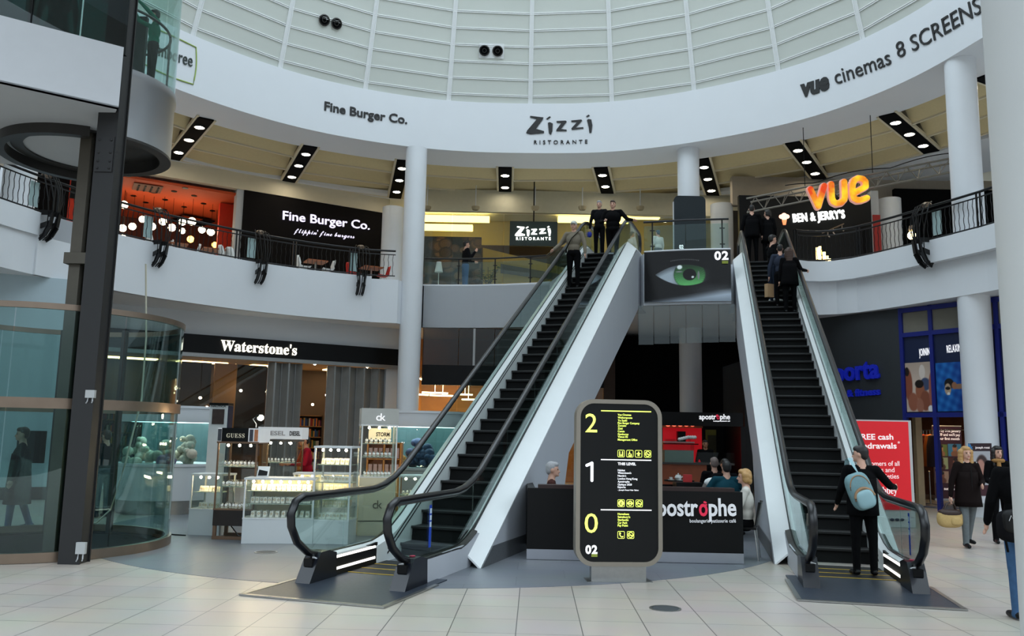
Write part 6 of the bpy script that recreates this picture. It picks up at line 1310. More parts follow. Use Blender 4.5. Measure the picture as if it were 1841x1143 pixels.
# roll-up banner and hair salon poster
PLUM = (0.24, 0.06, 0.14)
def banner(U, V):
    C = np.zeros(U.shape + (3,)) + np.array(PLUM)
    cells = [(0.03, 0.58, 0.5, 0.75, (.40, .50, .25), (.75, .55, .42)), (0.52, 0.58, 0.97, 0.76, (.25, .55, .80), (.70, .50, .38)), (0.03, 0.40, 0.5, 0.57, (.62, .72, .60), (.40, .25, .2)), (0.52, 0.40, 0.97, 0.57, (.30, .15, .12), (.60, .40, .3)), (0.03, 0.21, 0.5, 0.38, (.70, .62, .58), (.55, .35, .28))]
    for x0, y0, x1, y1, c, f in cells:
        m = (U > x0) & (U < x1) & (V > y0) & (V < y1); C[m] = c; D = blob(U, V, C, (x0 + x1) / 2, y0 + (y1 - y0) * 0.62, 0.09, 0.05, f); D = blob(U, V, D, (x0 + x1) / 2, y0 + 0.035, 0.15, 0.05, tuple(np.array(f) * 0.8)); D = blob(U, V, D, (x0 + x1) / 2, y0 + (y1 - y0) * 0.82, 0.08, 0.025, (.12, .08, .06)); C[m] = D[m]
    return C
Y = 26.0; A, Bq = at_y(1682, 896, Y), at_y(1735, 896, Y); A.z = Bq.z = 0.06; h = at_y(1700, 766, Y).z - 0.06; t = thing('roll_up_banner', 'plum coloured roll up banner with small pictures in the club doorway', 'banner', ((A.x + Bq.x) / 2, Y, 0)); L = (Bq - A).length
MB().box(((A.x + Bq.x) / 2, Y + 0.08, 0.035), (L + 0.06, 0.2, 0.06)).build('base', STEEL, t); picture('banner_print', frame_of(A, Bq), L, h, 40, 100, banner, colmat('print_gloss'), t); MB().box(((A.x + Bq.x) / 2, Y + 0.012, 0.06 + h / 2), (L, 0.012, h)).build('banner_back', WHITE, t); MB().box(((A.x + Bq.x) / 2, Y, 0.07 + h), (L, 0.03, 0.03)).build('top_bar', WHITE, t)
fr = frame_of(A, Bq, 0.006)
for body, x0, x1, y in (('Join by 31st January', 0.1, 0.97, 0.92), ("2009 and we'll pay", 0.12, 0.95, 0.865), ('your first month', 0.16, 0.92, 0.81), ('Be our next', 0.5, 0.95, 0.17), ('success story', 0.3, 0.95, 0.12)): mb = MB(); place_text(mb, body, fr(L * x0, h * y, 0), fr(L * x1, h * y, 0), 0.085, 0.004, 0.02); mb.build('lettering', WPL, t)
Y = 20.0; A, Bq = at_y(1746, 903, Y), at_y(1789, 903, Y); h = at_y(1765, 797, Y).z - A.z; L = (Bq - A).length; t = thing('salon_poster', 'pale portrait poster with plum head fixed to the right tall column', 'poster', ((A.x + Bq.x) / 2, Y, A.z))
def salon(U, V):
    C = np.zeros(U.shape + (3,)) + np.array([0.70, 0.70, 0.72]); C[V > 0.87] = (0.16, 0.06, 0.10); C[V < 0.3] = (0.25, 0.08, 0.13); C[V < 0.1] = (0.8, 0.8, 0.82)
    for a in ((0.55, 0.58, 0.3, 0.24, (.22, .14, .13)), (0.5, 0.55, 0.2, 0.19, (.72, .52, .46)), (0.05, 0.93, 0.09, 0.07, (.25, .5, .7))): C = blob(U, V, C, *a)
    return C
picture('poster_print', frame_of(A, Bq), L, h, 30, 70, salon, colmat('print_gloss'), t); MB().box(((A.x + Bq.x) / 2, Y + 0.02, A.z + h / 2), (L + 0.02, 0.03, h + 0.02)).build('poster_board', WHITE, t); fr = frame_of(A, Bq, 0.005); mb = MB(); place_text(mb, 'joseph rossi', fr(L * 0.3, h * 0.91, 0), fr(L * 0.9, h * 0.91, 0), 0.05, 0.004, 0.01); mb.build('lettering', WPL, t); mb = MB(); place_text(mb, 'jk', fr(L * 0.02, h * 0.9, 0), fr(L * 0.2, h * 0.9, 0), 0.09, 0.004, 0.03); mb.build('blue_mark', mat('salon_blue', (60, 140, 200), 0.5), t)

# ------------------------------------------------------------------ right side, upper floor
Y = 28.6
def ubox(name, pxa, pxb, z0, z1, Y, d, m, par=None, st=False): a, b = at_y(pxa, 420, Y), at_y(pxb, 420, Y); mb = MB().box(((a.x + b.x) / 2, Y + d / 2, (z0 + z1) / 2), (b.x - a.x, d, z1 - z0)); return struct(name, mb, m) if st else mb.build(name, m, par)
z1 = at_y(1400, 352, Y).z
t = thing('ice_cream_sign_wall', 'black kiosk wall with white blocky lettering under the orange letters', 'sign wall', at_y(1450, 420, Y).to_tuple()[:2] + (ZL,)); ubox('wall_board', 1330, 1568, ZL, z1, Y, 0.2, BLACK, t)
mb = MB(); place_text(mb, "BEN & JERRY'S", at_y(1426, 399.5, Y - 0.01), at_y(1519, 392, Y - 0.01), 0.3, 0.05, 0.02, 1.08); mb.build('block_lettering', mat('sign_white_glow', (250, 252, 246), 0.4, emit=2.0), t)
q = at_y(1410, 392, Y - 0.03); mb = MB(); 
for dx, dz, r in ((-0.1, 0.05, 0.09), (0.1, 0.06, 0.09), (0, 0.1, 0.1), (0, -0.02, 0.09)): mb.ell(q + Vector((dx, 0, dz)), (r, 0.03, r * 0.9), 10, 6)
mb.build('emblem_cloud', mat('emblem_peach', (255, 190, 160), 0.5, emit=1.2), t); MB().lathe([(0.001, -0.24), (0.05, -0.24), (0.085, -0.08), (0.001, -0.08)], q, 10).build('emblem_cup', mat('emblem_orange', (240, 140, 90), 0.5, emit=0.8), t)
ubox('wall_upper_right_pier', 1568, 1582, ZL, 10.6, 28.8, 0.3, GREYW, st=True)
tag(ubox('red_banner', 1571, 1584, ZL, at_y(1577, 386, 28.0).z, 28.0, 0.06, mat('banner_red', (150, 28, 20), 0.6)), 'narrow red banner standing left of the interior column on the right', 'banner')
ubox('wall_upper_right_dark', 1612, 1790, ZL, at_y(1680, 340, 30.0).z, 30.0, 0.2, MATBLACK, st=True)
ubox('wall_upper_right_bulkhead', 1318, 1800, 10.5, ZC + 0.02, 30.6, 0.3, mat('bulkhead_taupe', (176, 164, 146), 0.7), st=True)
ubox('wall_upper_right_back', 1310, 1800, ZL, 10.5, 31.4, 0.2, mat('dark_taupe', (60, 54, 48), 0.7), st=True)
# truss
t = thing('lighting_truss', 'dark lattice truss hung above the right balcony behind the orange letters', 'truss', at_y(1530, 340, 24).to_tuple()); TR = mat('truss_grey', (120, 114, 104), 0.45, 0.5)
n = 22; T0, T1, B0, B1 = at_y(1342, 357, 26.5), at_y(1728, 281, 23), at_y(1343, 382, 26.5), at_y(1728, 306, 23)
MB().tube([T0, T1], 0.03, 6).build('top_chord', TR, t); MB().tube([B0, B1], 0.03, 6).build('bottom_chord', TR, t); bk = Vector((0.25, 0.4, 0.0)); MB().tube([T0 + bk, T1 + bk], 0.03, 6).build('rear_chord', TR, t)
for k in range(n):
    u, v = k / n, (k + 1) / n; mb = MB(); a, b = (B0.lerp(B1, u), T0.lerp(T1, v)) if k % 2 == 0 else (T0.lerp(T1, u), B0.lerp(B1, v)); mb.tube([a, b], 0.014, 5); mb.tube([b, (T0 + bk).lerp(T1 + bk, v)], 0.012, 5); mb.build('lattice_brace', TR, t)
for u in (0.3, 0.62, 0.97): p = T0.lerp(T1, u); k = MB().tube([p, Vector((p.x, p.y, ZC + 0.05))], 0.012, 5).build('hanger', BLACK, t)
MB().tube([T0.lerp(T1, u) + Vector((0, -0.03, 0.06 + 0.12 * abs(math.sin(u * 9)))) for u in np.linspace(0.2, 1, 30)], 0.016, 5).build('cable', BLACK, t)
# big orange letters
def vue_mat():
    m = mat('orange_sign', (236, 92, 16), 0.3); nd = m.node_tree.nodes; b = nd['Principled BSDF']; l = m.node_tree.links; mx = [x for x in nd if x.type == 'MIX'][0]; nz = [x for x in nd if x.type == 'TEX_NOISE'][0]; nz.inputs['Scale'].default_value = 1.6
    cr = nd.new('ShaderNodeValToRGB'); cr.color_ramp.elements[0].position = 0.4; cr.color_ramp.elements[0].color = lin((214, 62, 8)) + (1,); cr.color_ramp.elements[1].position = 0.66; cr.color_ramp.elements[1].color = lin((255, 214, 40)) + (1,); l.new(nz.outputs['Fac'], cr.inputs[0]); l.new(cr.outputs[0], b.inputs['Base Color']); l.new(cr.outputs[0], b.inputs['Emission Color']); b.inputs['Emission Strength'].default_value = 0.4; return m
OR = vue_mat(); PKG = mat('letter_rim', (214, 160, 150), 0.4, emit=0.25); YV = 24.0; zf = lambda X, Yp: (1440 + X / 5.197, 300 + Yp / 5.197)
t = thing('cinema_sign', 'big glowing orange rounded letters hung before the truss', 'sign', at_y(1505, 350, YV).to_tuple())
LETS = {'letter_v': [(75, 218), (148, 378), (202, 188)], 'letter_u': [(268, 172), (274, 300), (288, 336), (320, 352), (362, 344), (390, 312), (394, 280), (388, 150)], 'letter_e': [(478, 256), (588, 196), (586, 150), (562, 124), (520, 116), (482, 136), (466, 176), (466, 262), (480, 304), (512, 322), (552, 318), (600, 300)]}
ctr = at_y(1440, 300, YV); sc = YV / FPX / 5.197 * 1.0
for nme, P in LETS.items():
    Q = [at_y(*zf(*p), YV) for p in P]; fr = lambda x, y, z: Vector((x, YV - z, y)); q2 = [(p.x, p.z) for p in Q]
    stroke(MB(), q2, 0.21, fr, 0.1, 8).build(nme + '_rim', PKG, t); stroke(MB(), q2, 0.155, lambda x, y, z: Vector((x, YV - 0.1 - z, y)), 0.06, 8).build(nme, OR, t)
for px in (1466, 1503, 1545): p = at_y(px, 345, YV + 0.15); MB().bar(p + Vector((0, -0.1, -0.2)), p + Vector((0, 0.5, 0.25)), 0.04).build('sign_bracket', BLACK, t)
# hanging tube lamps, lamp, track spots
for k, (px, y0, y1) in enumerate(((1470, 445, 466), (1475, 443, 467), (1482, 453, 468), (1487, 460, 468), (1491, 465, 469))):
    p, q = at_y(px, y0, 25.2), at_y(px, y1, 25.2); t = thing('tube_lamp', 'amber glowing tube lamp in the stepped cluster behind the right railing', 'lamp', p.to_tuple(), 0, 'amber tube lamps behind the right railing'); MB().tube([q, Vector((q.x, q.y, p.z))], 0.045, 10).build('tube', mat('tube_glow', (255, 216, 130), 0.4, emit=3.0), t); MB().tube([q, Vector((q.x, q.y, ZL))], 0.02, 6).build('stem', BLACK, t)
p = at_y(1639, 423, 25.0); t = thing('wall_lantern', 'small glowing lamp behind the right railing', 'lamp', p.to_tuple()); MB().ell(p, (0.12, 0.12, 0.13), 12, 8).build('globe', mat('lantern_glow', (255, 232, 170), 0.4, emit=5.0), t); MB().lathe([(0.02, 0.1), (0.1, 0.16), (0.06, 0.3), (0.001, 0.32)], p, 10).build('cap', BRONZE, t); MB().tube([p + Vector((0, 0, -0.1)), Vector((p.x, p.y, ZL))], 0.02, 6).build('stand', BLACK, t)
t = thing('spot_track', 'thin track with small spots in front of the black kiosk wall', 'spot track', at_y(1500, 412, 27.5).to_tuple()); a, b = at_y(1478, 419, 27.5), at_y(1517, 402, 27.5); MB().tube([a, b], 0.02, 6).build('track', BRONZE, t); MB().tube([b, b + Vector((0, 1.05, 0))], 0.015, 5).build('arm', BRONZE, t)
for u in (0.25, 0.5, 0.9): p = a.lerp(b, u); k = MB().tube([p, p + Vector((0, -0.03, -0.16)), p + Vector((0.03, -0.08, -0.24))], 0.022, 6).build('spot', BRONZE, t)
# ------------------------------------------------------------------ people
SKIN = mat('skin_light', (206, 160, 138), 0.5, noise=0.06); SKIN2 = mat('skin_tan', (170, 118, 90), 0.5, noise=0.06)
def remesh(mb, voxel, it=4):
    me = bpy.data.meshes.new('tmp'); me.from_pydata(mb.v, [], mb.f); ob = bpy.data.objects.new('tmp_remesh', me); COL.objects.link(ob)
    r = ob.modifiers.new('r', 'REMESH'); r.mode = 'VOXEL'; r.voxel_size = voxel
    s = ob.modifiers.new('s', 'SMOOTH'); s.factor = 0.5; s.iterations = it
    bpy.context.view_layer.update(); out = bpy.data.meshes.new_from_object(ob.evaluated_get(bpy.context.evaluated_depsgraph_get()))
    bpy.data.objects.remove(ob); bpy.data.meshes.remove(me)
    out.polygons.foreach_set('use_smooth', [True] * len(out.polygons)); return out
def caps(mb, p, q, r0, r1, seg=10):
    p, q = Vector(p), Vector(q); d = (q - p).normalized(); pts, rs = [], []
    for k in range(4): a = PI / 2 * (1 - k / 3.0); pts.append(p - d * r0 * math.sin(a)); rs.append(max(0.0008, r0 * math.cos(a)))
    for k in range(4): a = PI / 2 * k / 3.0; pts.append(q + d * r1 * math.sin(a)); rs.append(max(0.0008, r1 * math.cos(a)))
    mb.tube(pts, rs, seg)
V3 = lambda *a: Vector(a)
def person(label, pos, face, h, top, bot, hair, hs='short', arms=None, legs=None, coat=None, sit=False, turn=0, skin=None, shoe=None, build=1.0, vox=0.013, group=None, lean=0.0, face_parts=True, sleeves=None, cat='person'):
    skin = skin or SKIN; shoe = shoe or BLACK; t = thing('person', label, cat, tuple(pos), R_(face), group); mb = MB(); PC = []
    k = h / 1.72; fem = hs in ('long', 'bob', 'wavy')
    def cap(p, q, r0, r1, tagm): caps(mb, p, q, r0, r1); PC.append(('c', Vector(p), Vector(q), (r0 + r1) / 2, tagm))
    def ell(c, r, tagm, M=None): mb.ell(c, r, 16, 10, M); PC.append(('e', M @ Vector(c) if M else Vector(c), None, r, tagm))
    b = build; hz = 0.50 if sit else 0.525 * h; off = hz - 0.525 * h; L = lambda z: V3(0, lean * max(0, z - hz), 0)   # seat height when sitting
    Z = lambda f: f * h + off
    ell(V3(0, 0, Z(0.525)), (0.158 * k * b, 0.118 * k * b, 0.12 * k), 1)
    ell(V3(0, 0.0, Z(0.60)) + L(Z(0.60)), (0.145 * k * b, 0.112 * k * b, 0.15 * k), 0); ell(V3(0, 0, Z(0.715)) + L(Z(0.715)), ((0.16 if fem else 0.175) * k * b, 0.12 * k * b, 0.2 * k), 0)
    sw_ = (0.155 if fem else 0.178) * k * (0.5 + 0.5 * b); S = {s: V3(s * sw_, 0, Z(0.812)) + L(Z(0.812)) for s in (-1, 1)}; cap(S[-1], S[1], 0.062 * k, 0.062 * k, 0)
    cap(V3(0, -0.01, Z(0.815)) + L(Z(0.81)), V3(0, 0.005, Z(0.89)) + L(Z(0.89)), 0.066 * k, 0.052 * k, 2 if not coat else 2)
    hc = L(Z(0.93)) + V3(0, 0.012, Z(1.0)); HM = Matrix.Translation(hc) @ Matrix.Rotation(R_(turn), 4, 'Z')
    ell((0, 0, -0.105 * k), (0.074 * k, 0.094 * k, 0.105 * k), 2, HM); ell((0, 0.028 * k, -0.165 * k), (0.056 * k, 0.066 * k, 0.068 * k), 2, HM); ell((0, 0.085 * k, -0.205 * k), (0.024 * k, 0.02 * k, 0.018 * k), 2, HM)
    caps(mb, HM @ V3(0, 0.088 * k, -0.118 * k), HM @ V3(0, 0.108 * k, -0.152 * k), 0.010 * k, 0.016 * k); PC.append(('c', HM @ V3(0, 0.088 * k, -0.118 * k), HM @ V3(0, 0.108 * k, -0.152 * k), 0.014 * k, 2))
    for s in (-1, 1): ell((s * 0.076 * k, -0.004, -0.125 * k), (0.012 * k, 0.02 * k, 0.03 * k), 2, HM)
    hands = {}
    for s, A in zip((-1, 1), arms or ((V3(-0.25, 0.05, -1), V3(-0.05, 0.25, -1)), (V3(0.25, 0.05, -1), V3(0.05, 0.25, -1)))):
        u, f = Vector(A[0]).normalized(), Vector(A[1]).normalized(); e = S[s] + u * 0.172 * h; w = e + f * 0.148 * h; tk = 1.18 if coat or sleeves else 1.0
        cap(S[s], e, 0.056 * k * tk, 0.046 * k * tk, 0); cap(e, w - f * 0.01, 0.046 * k * tk, 0.034 * k * tk, 0)
        cap(w, w + f * 0.03 * k, 0.027 * k, 0.027 * k, 2); side = f.cross(V3(s, 0.2, 0)).normalized(); pn = side.cross(f).normalized()
        pc_ = w + f * 0.065 * k; cap(pc_ - side * 0.022 * k, pc_ + side * 0.022 * k, 0.023 * k, 0.023 * k, 2); curl = -pn * s * (1 if pn.x * s > 0 else -1)
        for q in range(4):
            o = pc_ + side * ((q - 1.5) * 0.021 * k) + f * 0.02 * k; ln = (0.034, 0.042, 0.04, 0.03)[q] * k; m_ = o + f * ln; cap(o, m_, 0.0098 * k, 0.0095 * k, 2); cap(m_, m_ + (f * 0.75 + curl * 0.65).normalized() * ln * 0.85, 0.0095 * k, 0.0085 * k, 2)
        th = pc_ + side * 0.034 * k * (1 if side.y > 0 else -1); cap(th - f * 0.02 * k, th + f * 0.022 * k + side * 0.02 * k * (1 if side.y > 0 else -1), 0.011 * k, 0.0095 * k, 2); hands[s] = pc_ + f * 0.035 * k
    for s, A in zip((-1, 1), legs or (((0, 0, -1), (0, 0, -1)),) * 2):
        hp = V3(s * 0.088 * k, 0, Z(0.51)); 
        if sit: u, f = V3(s * 0.15, 1, -0.02).normalized(), V3(0, 0.05, -1).normalized()
        else: u, f = (Vector(A[0]) + V3(s * 0.03, 0, 0)).normalized(), Vector(A[1]).normalized()
        kn = hp + u * 0.242 * h; an = kn + f * ((kn.z - 0.045) if sit else 0.242 * h) 
        cap(hp, kn, 0.09 * k * b, 0.066 * k, 1); cap(kn, an, 0.064 * k, 0.05 * k, 1); fd = V3(s * 0.18, 1, -0.0).normalized(); an2 = V3(an.x, an.y, an.z)
        cap(an2 + V3(0, -0.035, -0.005), an2 + fd * 0.15 * k + V3(0, 0, -0.022), 0.042 * k, 0.034 * k, 3)
    me = remesh(mb, vox); n = len(me.polygons); c = np.empty(n * 3); me.polygons.foreach_get('center', c); c = c.reshape(-1, 3); best = np.full(n, 9e9); idx = np.zeros(n, int)
    for kind, p, q, r, m in PC:
        p_ = np.array(p)
        if kind == 'c':
            q_ = np.array(q); d = q_ - p_; tt = np.clip(((c - p_) @ d) / max(1e-9, d @ d), 0, 1); dist = np.linalg.norm(c - p_ - tt[:, None] * d, axis=1) - r
        else: rr = np.array(r); dist = (np.linalg.norm((c - p_) / rr, axis=1) - 1) * rr.min()
        w = dist < best; best[w] = dist[w]; idx[w] = m
    for m in (top, bot, skin, shoe): me.materials.append(m)
    me.polygons.foreach_set('material_index', idx); me.name = 'body'; zmin = min(v.co.z for v in me.vertices)
    for v in me.vertices: v.co.z -= zmin
    o = bpy.data.objects.new('body', me); COL.objects.link(o); o.parent = t; _INV['body'] = None
    dz = V3(0, 0, -zmin)
    def part(mbx, name, m, vx=None, it=3):
        if vx:
            me = remesh(mbx, vx, it); me.materials.append(m); me.name = name; q = bpy.data.objects.new(name, me); COL.objects.link(q); q.parent = t
        else: q = mbx.build(name, m, t, world=False)
        q.location = dz; return q
    if hs != 'bald':
        hb = MB(); E = lambda c_, r_: hb.ell(c_, tuple(x * k for x in r_), 14, 9, HM)
        def HE(c_, r_): E(tuple(x * k for x in c_), r_)
        if hs != 'cap': HE((0, -0.018, -0.085), (0.081, 0.094, 0.096)); HE((0, 0.04, -0.045), (0.068, 0.058, 0.045))
        if hs in ('short', 'cap'): HE((0, -0.045, -0.125), (0.074, 0.062, 0.075))
        if hs in ('long', 'wavy', 'bob'):
            lo = {'bob': -0.2, 'long': -0.36, 'wavy': -0.30}[hs]; w = 0.05 if hs == 'wavy' else 0.042
            for s in (-1, 1):
                for z, y in ((-0.10, -0.01), (-0.16, -0.015), (-0.22, -0.02), (-0.28, -0.01), (-0.34, 0.0)):
                    if z >= lo: HE((s * (0.075 + (0.01 if hs == 'wavy' else 0)), y, z), (w, 0.055, 0.055))
            for z in (-0.12, -0.18, -0.24, -0.30, -0.36):
                if z >= lo - 0.02: HE((0, -0.07, z), (0.088, 0.045, 0.06))
        if hs == 'cap':
            HE((0, -0.03, -0.13), (0.078, 0.075, 0.06)); part(hb, 'hair', hair, 0.012)
            cb = MB(); cb.ell((0, 0, -0.06 * k), (0.088 * k, 0.104 * k, 0.08 * k), 14, 9, HM); cb.ell((0, 0.11 * k, -0.075 * k), (0.065 * k, 0.065 * k, 0.012 * k), 12, 6, HM); part(cb, 'cap', mat('cap_pale', (200, 204, 196), 0.7), 0.012)
        else: part(hb, 'hair', hair, 0.012)
    if face_parts:
        for s in (-1, 1): x = MB(); x.ell((s * 0.031 * k, 0.083 * k, -0.118 * k), (0.014 * k, 0.008 * k, 0.008 * k), 8, 5, HM); part(x, 'eye', mat('eye_dark', (30, 22, 20), 0.3)); x = MB(); x.ell((s * 0.031 * k, 0.086 * k, -0.097 * k), (0.02 * k, 0.008 * k, 0.005 * k), 8, 5, HM); part(x, 'eyebrow', hair if hs != 'cap' else BLACK)
        x = MB(); x.ell((0, 0.090 * k, -0.182 * k), (0.024 * k, 0.009 * k, 0.008 * k), 8, 5, HM); part(x, 'mouth', mat('lips', (150, 70, 66), 0.5))
    if coat:
        hem, fl, cm = coat; cb = MB(); vs = []; m_ = 20; zs = np.r_[Z(0.745), np.linspace(Z(0.68), hem * h, 6)]
        for i, z in enumerate(zs):
            u = i / 6; rx, ry = (0.158 * (1 - u) + 0.165 * fl * u + 0.012) * k * b, (0.118 * (1 - u) + 0.132 * fl * 1.05 * u + 0.010) * k * b; l = L(z)
            for q in range(m_): a = 2 * PI * q / m_; vs.append((rx * math.cos(a) * (1 + 0.02 * math.sin(5 * a) * u), ry * math.sin(a) + l.y, z))
        cb.add(vs, [(i * m_ + q, i * m_ + (q + 1) % m_, (i + 1) * m_ + (q + 1) % m_, (i + 1) * m_ + q) for i in range(6) for q in range(m_)], True); o = part(cb, 'coat_skirt', cm); md = o.modifiers.new('thickness', 'SOLIDIFY'); md.thickness = 0.015
    t['_h'] = h
    MW = Matrix.Translation(Vector(pos)) @ Matrix.Rotation(R_(face), 4, 'Z') @ Matrix.Translation(dz)
    t.pop('_h', None); return t, MW, {s: MW @ p for s, p in hands.items()}, {s: MW @ p for s, p in S.items()}, part
def rider(esc, px, py, h, lo=1, hi=34):
    best = None
    for i in range(lo, hi + 1):
        a, b = -0.4, 0.4; P = [proj(step_pos(esc, x, i) + V3(0, 0, h)) for x in (a, b)]; x = a + (b - a) * (px - P[0][0]) / (P[1][0] - P[0][0]); x = max(-0.36, min(0.36, x)); q = proj(step_pos(esc, x, i) + V3(0, 0, h)); e = abs(q[1] - py) + 0.3 * abs(q[0] - px)
        if best is None or e < best[0]: best = (e, i, x)
    return step_pos(esc, best[2], best[1]) + V3(0, 0, 0.003)
def stand(px, py, h, z=0.0): p = at_z(px, py, z + h); return V3(p.x, p.y, z + 0.004)
CB = mat('cloth_black', (8, 8, 10), 0.9, noise=0.2, scale=30, spec=0.1); CB_2 = mat('cloth_charcoal', (17, 17, 20), 0.9, noise=0.2, scale=30); NAVYC = mat('cloth_navy', (28, 34, 52), 0.85, noise=0.2, scale=30); JEAN = mat('cloth_jeans', (62, 92, 128), 0.85, noise=0.25, scale=20); JEAN2 = mat('cloth_dark_jeans', (36, 44, 58), 0.85, noise=0.2, scale=20)
OLIVE = mat('jacket_grey_olive', (124, 116, 102), 0.8, noise=0.15, scale=25); BRC = mat('coat_dark_brown', (22, 14, 13), 0.8, noise=0.2, scale=25); GREYT = mat('trousers_grey', (104, 110, 112), 0.85, noise=0.15, scale=25); TEALC = mat('jacket_teal', (20, 62, 74), 0.8, noise=0.15, scale=20); CREAMT = mat('top_cream', (206, 202, 192), 0.8, noise=0.1, scale=20); GREENC = mat('jumper_green', (34, 124, 100), 0.85, noise=0.2, scale=20); REDC = mat('jumper_red', (140, 18, 36), 0.8, noise=0.12, scale=20); WHT = mat('jacket_white', (214, 212, 204), 0.8, noise=0.1, scale=20)
H_DARK = mat('hair_dark', (22, 17, 15), 0.5, noise=0.3, scale=40); H_BROWN = mat('hair_brown', (62, 40, 28), 0.5, noise=0.3, scale=40); H_BLOND = mat('hair_blonde', (178, 138, 84), 0.5, noise=0.25, scale=40); H_GREY = mat('hair_grey', (158, 158, 160), 0.6, noise=0.25, scale=40)
def strap(name, lab, pts, r, m, cat='bag'): return tag(MB().tube(pts, r, 6).build(name, m), lab, cat)
# left escalator: man in cap, couple at the top
fL = 180 - 18.3; fR = -12.7
P = rider(esc_l, 1032, 402, 1.76); t, MW, hd, sh_, part = person('man in pale cap, grey jacket with black strap, riding down the left escalator', P, fL, 1.76, OLIVE, CB, H_GREY, 'cap', ((V3(-0.35, 0.1, -1), V3(-0.1, 0.25, -1)), (V3(0.55, 0.05, -0.9), V3(0.45, 0.55, -0.55))), sleeves=True, build=1.12)
k = MB(); k.tube([MW @ V3(-0.14, 0.07, 1.47), MW @ V3(0.02, 0.165, 1.28), MW @ V3(0.17, 0.13, 1.0), MW @ V3(0.2, 0.0, 0.95)], 0.02, 6, ry=0.008); k.build('strap_belt', CB, t)
P = rider(esc_l, 1102, 359, 1.74); person('plump person in black at the head of the left escalator, hand on the rail', P, fL, 1.74, CB, CB, H_BROWN, 'short', ((V3(-0.75, 0.1, -0.9), V3(-0.6, 0.5, -0.25)), (V3(0.4, 0.15, -1), V3(-0.5, 0.8, -0.1))), sleeves=True, build=1.32)
P = rider(esc_l, 1087, 368, 1.68); P = P + V3(0.0, 0.5, 0.0); p2 = on_esc(esc_l, -0.3, S_TOP + 0.55, ZL + 0.012); t, MW, hd, s_, _ = person('grey haired person in black behind the plump person at the escalator top', p2, fL, 1.66, CB_2, CB, H_GREY, 'short', None, sleeves=True, build=1.05)
b = thing('blue_bag', 'small blue bag held by the rear person at the top of the left escalator', 'bag', tuple(hd[1])); MB().ell(hd[1] + V3(0, 0, -0.09), (0.065, 0.05, 0.09), 12, 8).build('bag_body', mat('bag_blue', (30, 50, 170), 0.6), b); MB().tube([hd[1] + V3(-0.05, 0, -0.03), hd[1] + V3(0, 0, 0.02), hd[1] + V3(0.05, 0, -0.03)], 0.007, 5).build('handle', CB, b)
# right escalator riders
P = rider(esc_r, 1418, 449, 1.66); t, MW, hd, s_, _ = person('long haired woman in black coat, lowest of the group on the right escalator', P, fR, 1.66, CB, CB, H_BROWN, 'long', ((V3(-0.2, 0, -1), V3(-0.1, 0.1, -1)), (V3(0.45, 0.2, -0.9), V3(0.6, 0.8, 0.05))), coat=(0.42, 1.2, CB), build=1.1, face_parts=False)
P = rider(esc_r, 1402, 440, 1.62); t, MW, hd, s_, _ = person('person in slate blue jacket just ahead of the long haired woman on the right escalator', P + V3(0, 0.0, 0), fR, 1.62, mat('jacket_slate', (50, 56, 70), 0.85, noise=0.15), CB, H_DARK, 'short', ((V3(-0.3, 0, -1), V3(-0.1, 0.1, -1)), (V3(0.4, 0.3, -0.8), V3(0.5, 0.85, 0.2))), sleeves=True, face_parts=False)
q = hd[-1]; b = thing('carrier_bag', 'tan paper carrier bag held on the right escalator', 'bag', tuple(q)); MB().box(q + V3(0, 0, -0.28), (0.2, 0.12, 0.34), 0.4).build('bag_body', mat('bag_tan', (186, 150, 112), 0.8), b); MB().tube([q + V3(-0.05, 0, -0.11), q + V3(0, 0, 0), q + V3(0.05, 0, -0.11)], 0.006, 5).build('handle', CB, b)
P = rider(esc_r, 1388, 420, 1.76); t, MW, hd, s_, _ = person('man in dark jacket and jeans turned sideways on the right escalator', P, fR - 60, 1.76, CB, JEAN2, H_DARK, 'short', ((V3(-0.2, 0.3, -1), V3(0, 0.9, -0.1)), (V3(0.2, -0.1, -1), V3(0.1, 0.2, -1))), sleeves=True, shoe=mat('shoe_white', (214, 212, 206), 0.6))
q = hd[1]; b = thing('blue_carrier_bag', 'dark blue plastic bag hanging from the sideways man on the right escalator', 'bag', tuple(q)); MB().ell(q + V3(0, 0, -0.2), (0.14, 0.07, 0.18), 12, 8).build('bag_body', mat('bag_navy', (40, 50, 70), 0.5), b); MB().tube([q + V3(-0.04, 0, -0.06), q, q + V3(0.04, 0, -0.06)], 0.008, 5).build('handle', mat('bag_navy', (40, 50, 70)), b)
p2 = on_esc(esc_r, -0.28, S_TOP + 0.45, ZL + 0.012); person('man in black coat seen from behind, left one of the pair atop the right escalator', p2, fR, 1.8, CB, CB, H_DARK, 'short', None, sleeves=True, build=1.1, face_parts=False, coat=(0.45, 1.1, CB))
p2 = on_esc(esc_r, 0.18, S_TOP + 0.6, ZL + 0.012); person('woman in black with face turned left, standing atop the right escalator', p2, fR, 1.68, CB, CB, H_DARK, 'bob', ((V3(-0.3, 0.05, -1), V3(-0.3, 0.2, -1)), (V3(0.2, 0, -1), V3(0, 0.2, -1))), coat=(0.4, 1.2, CB), turn=65)
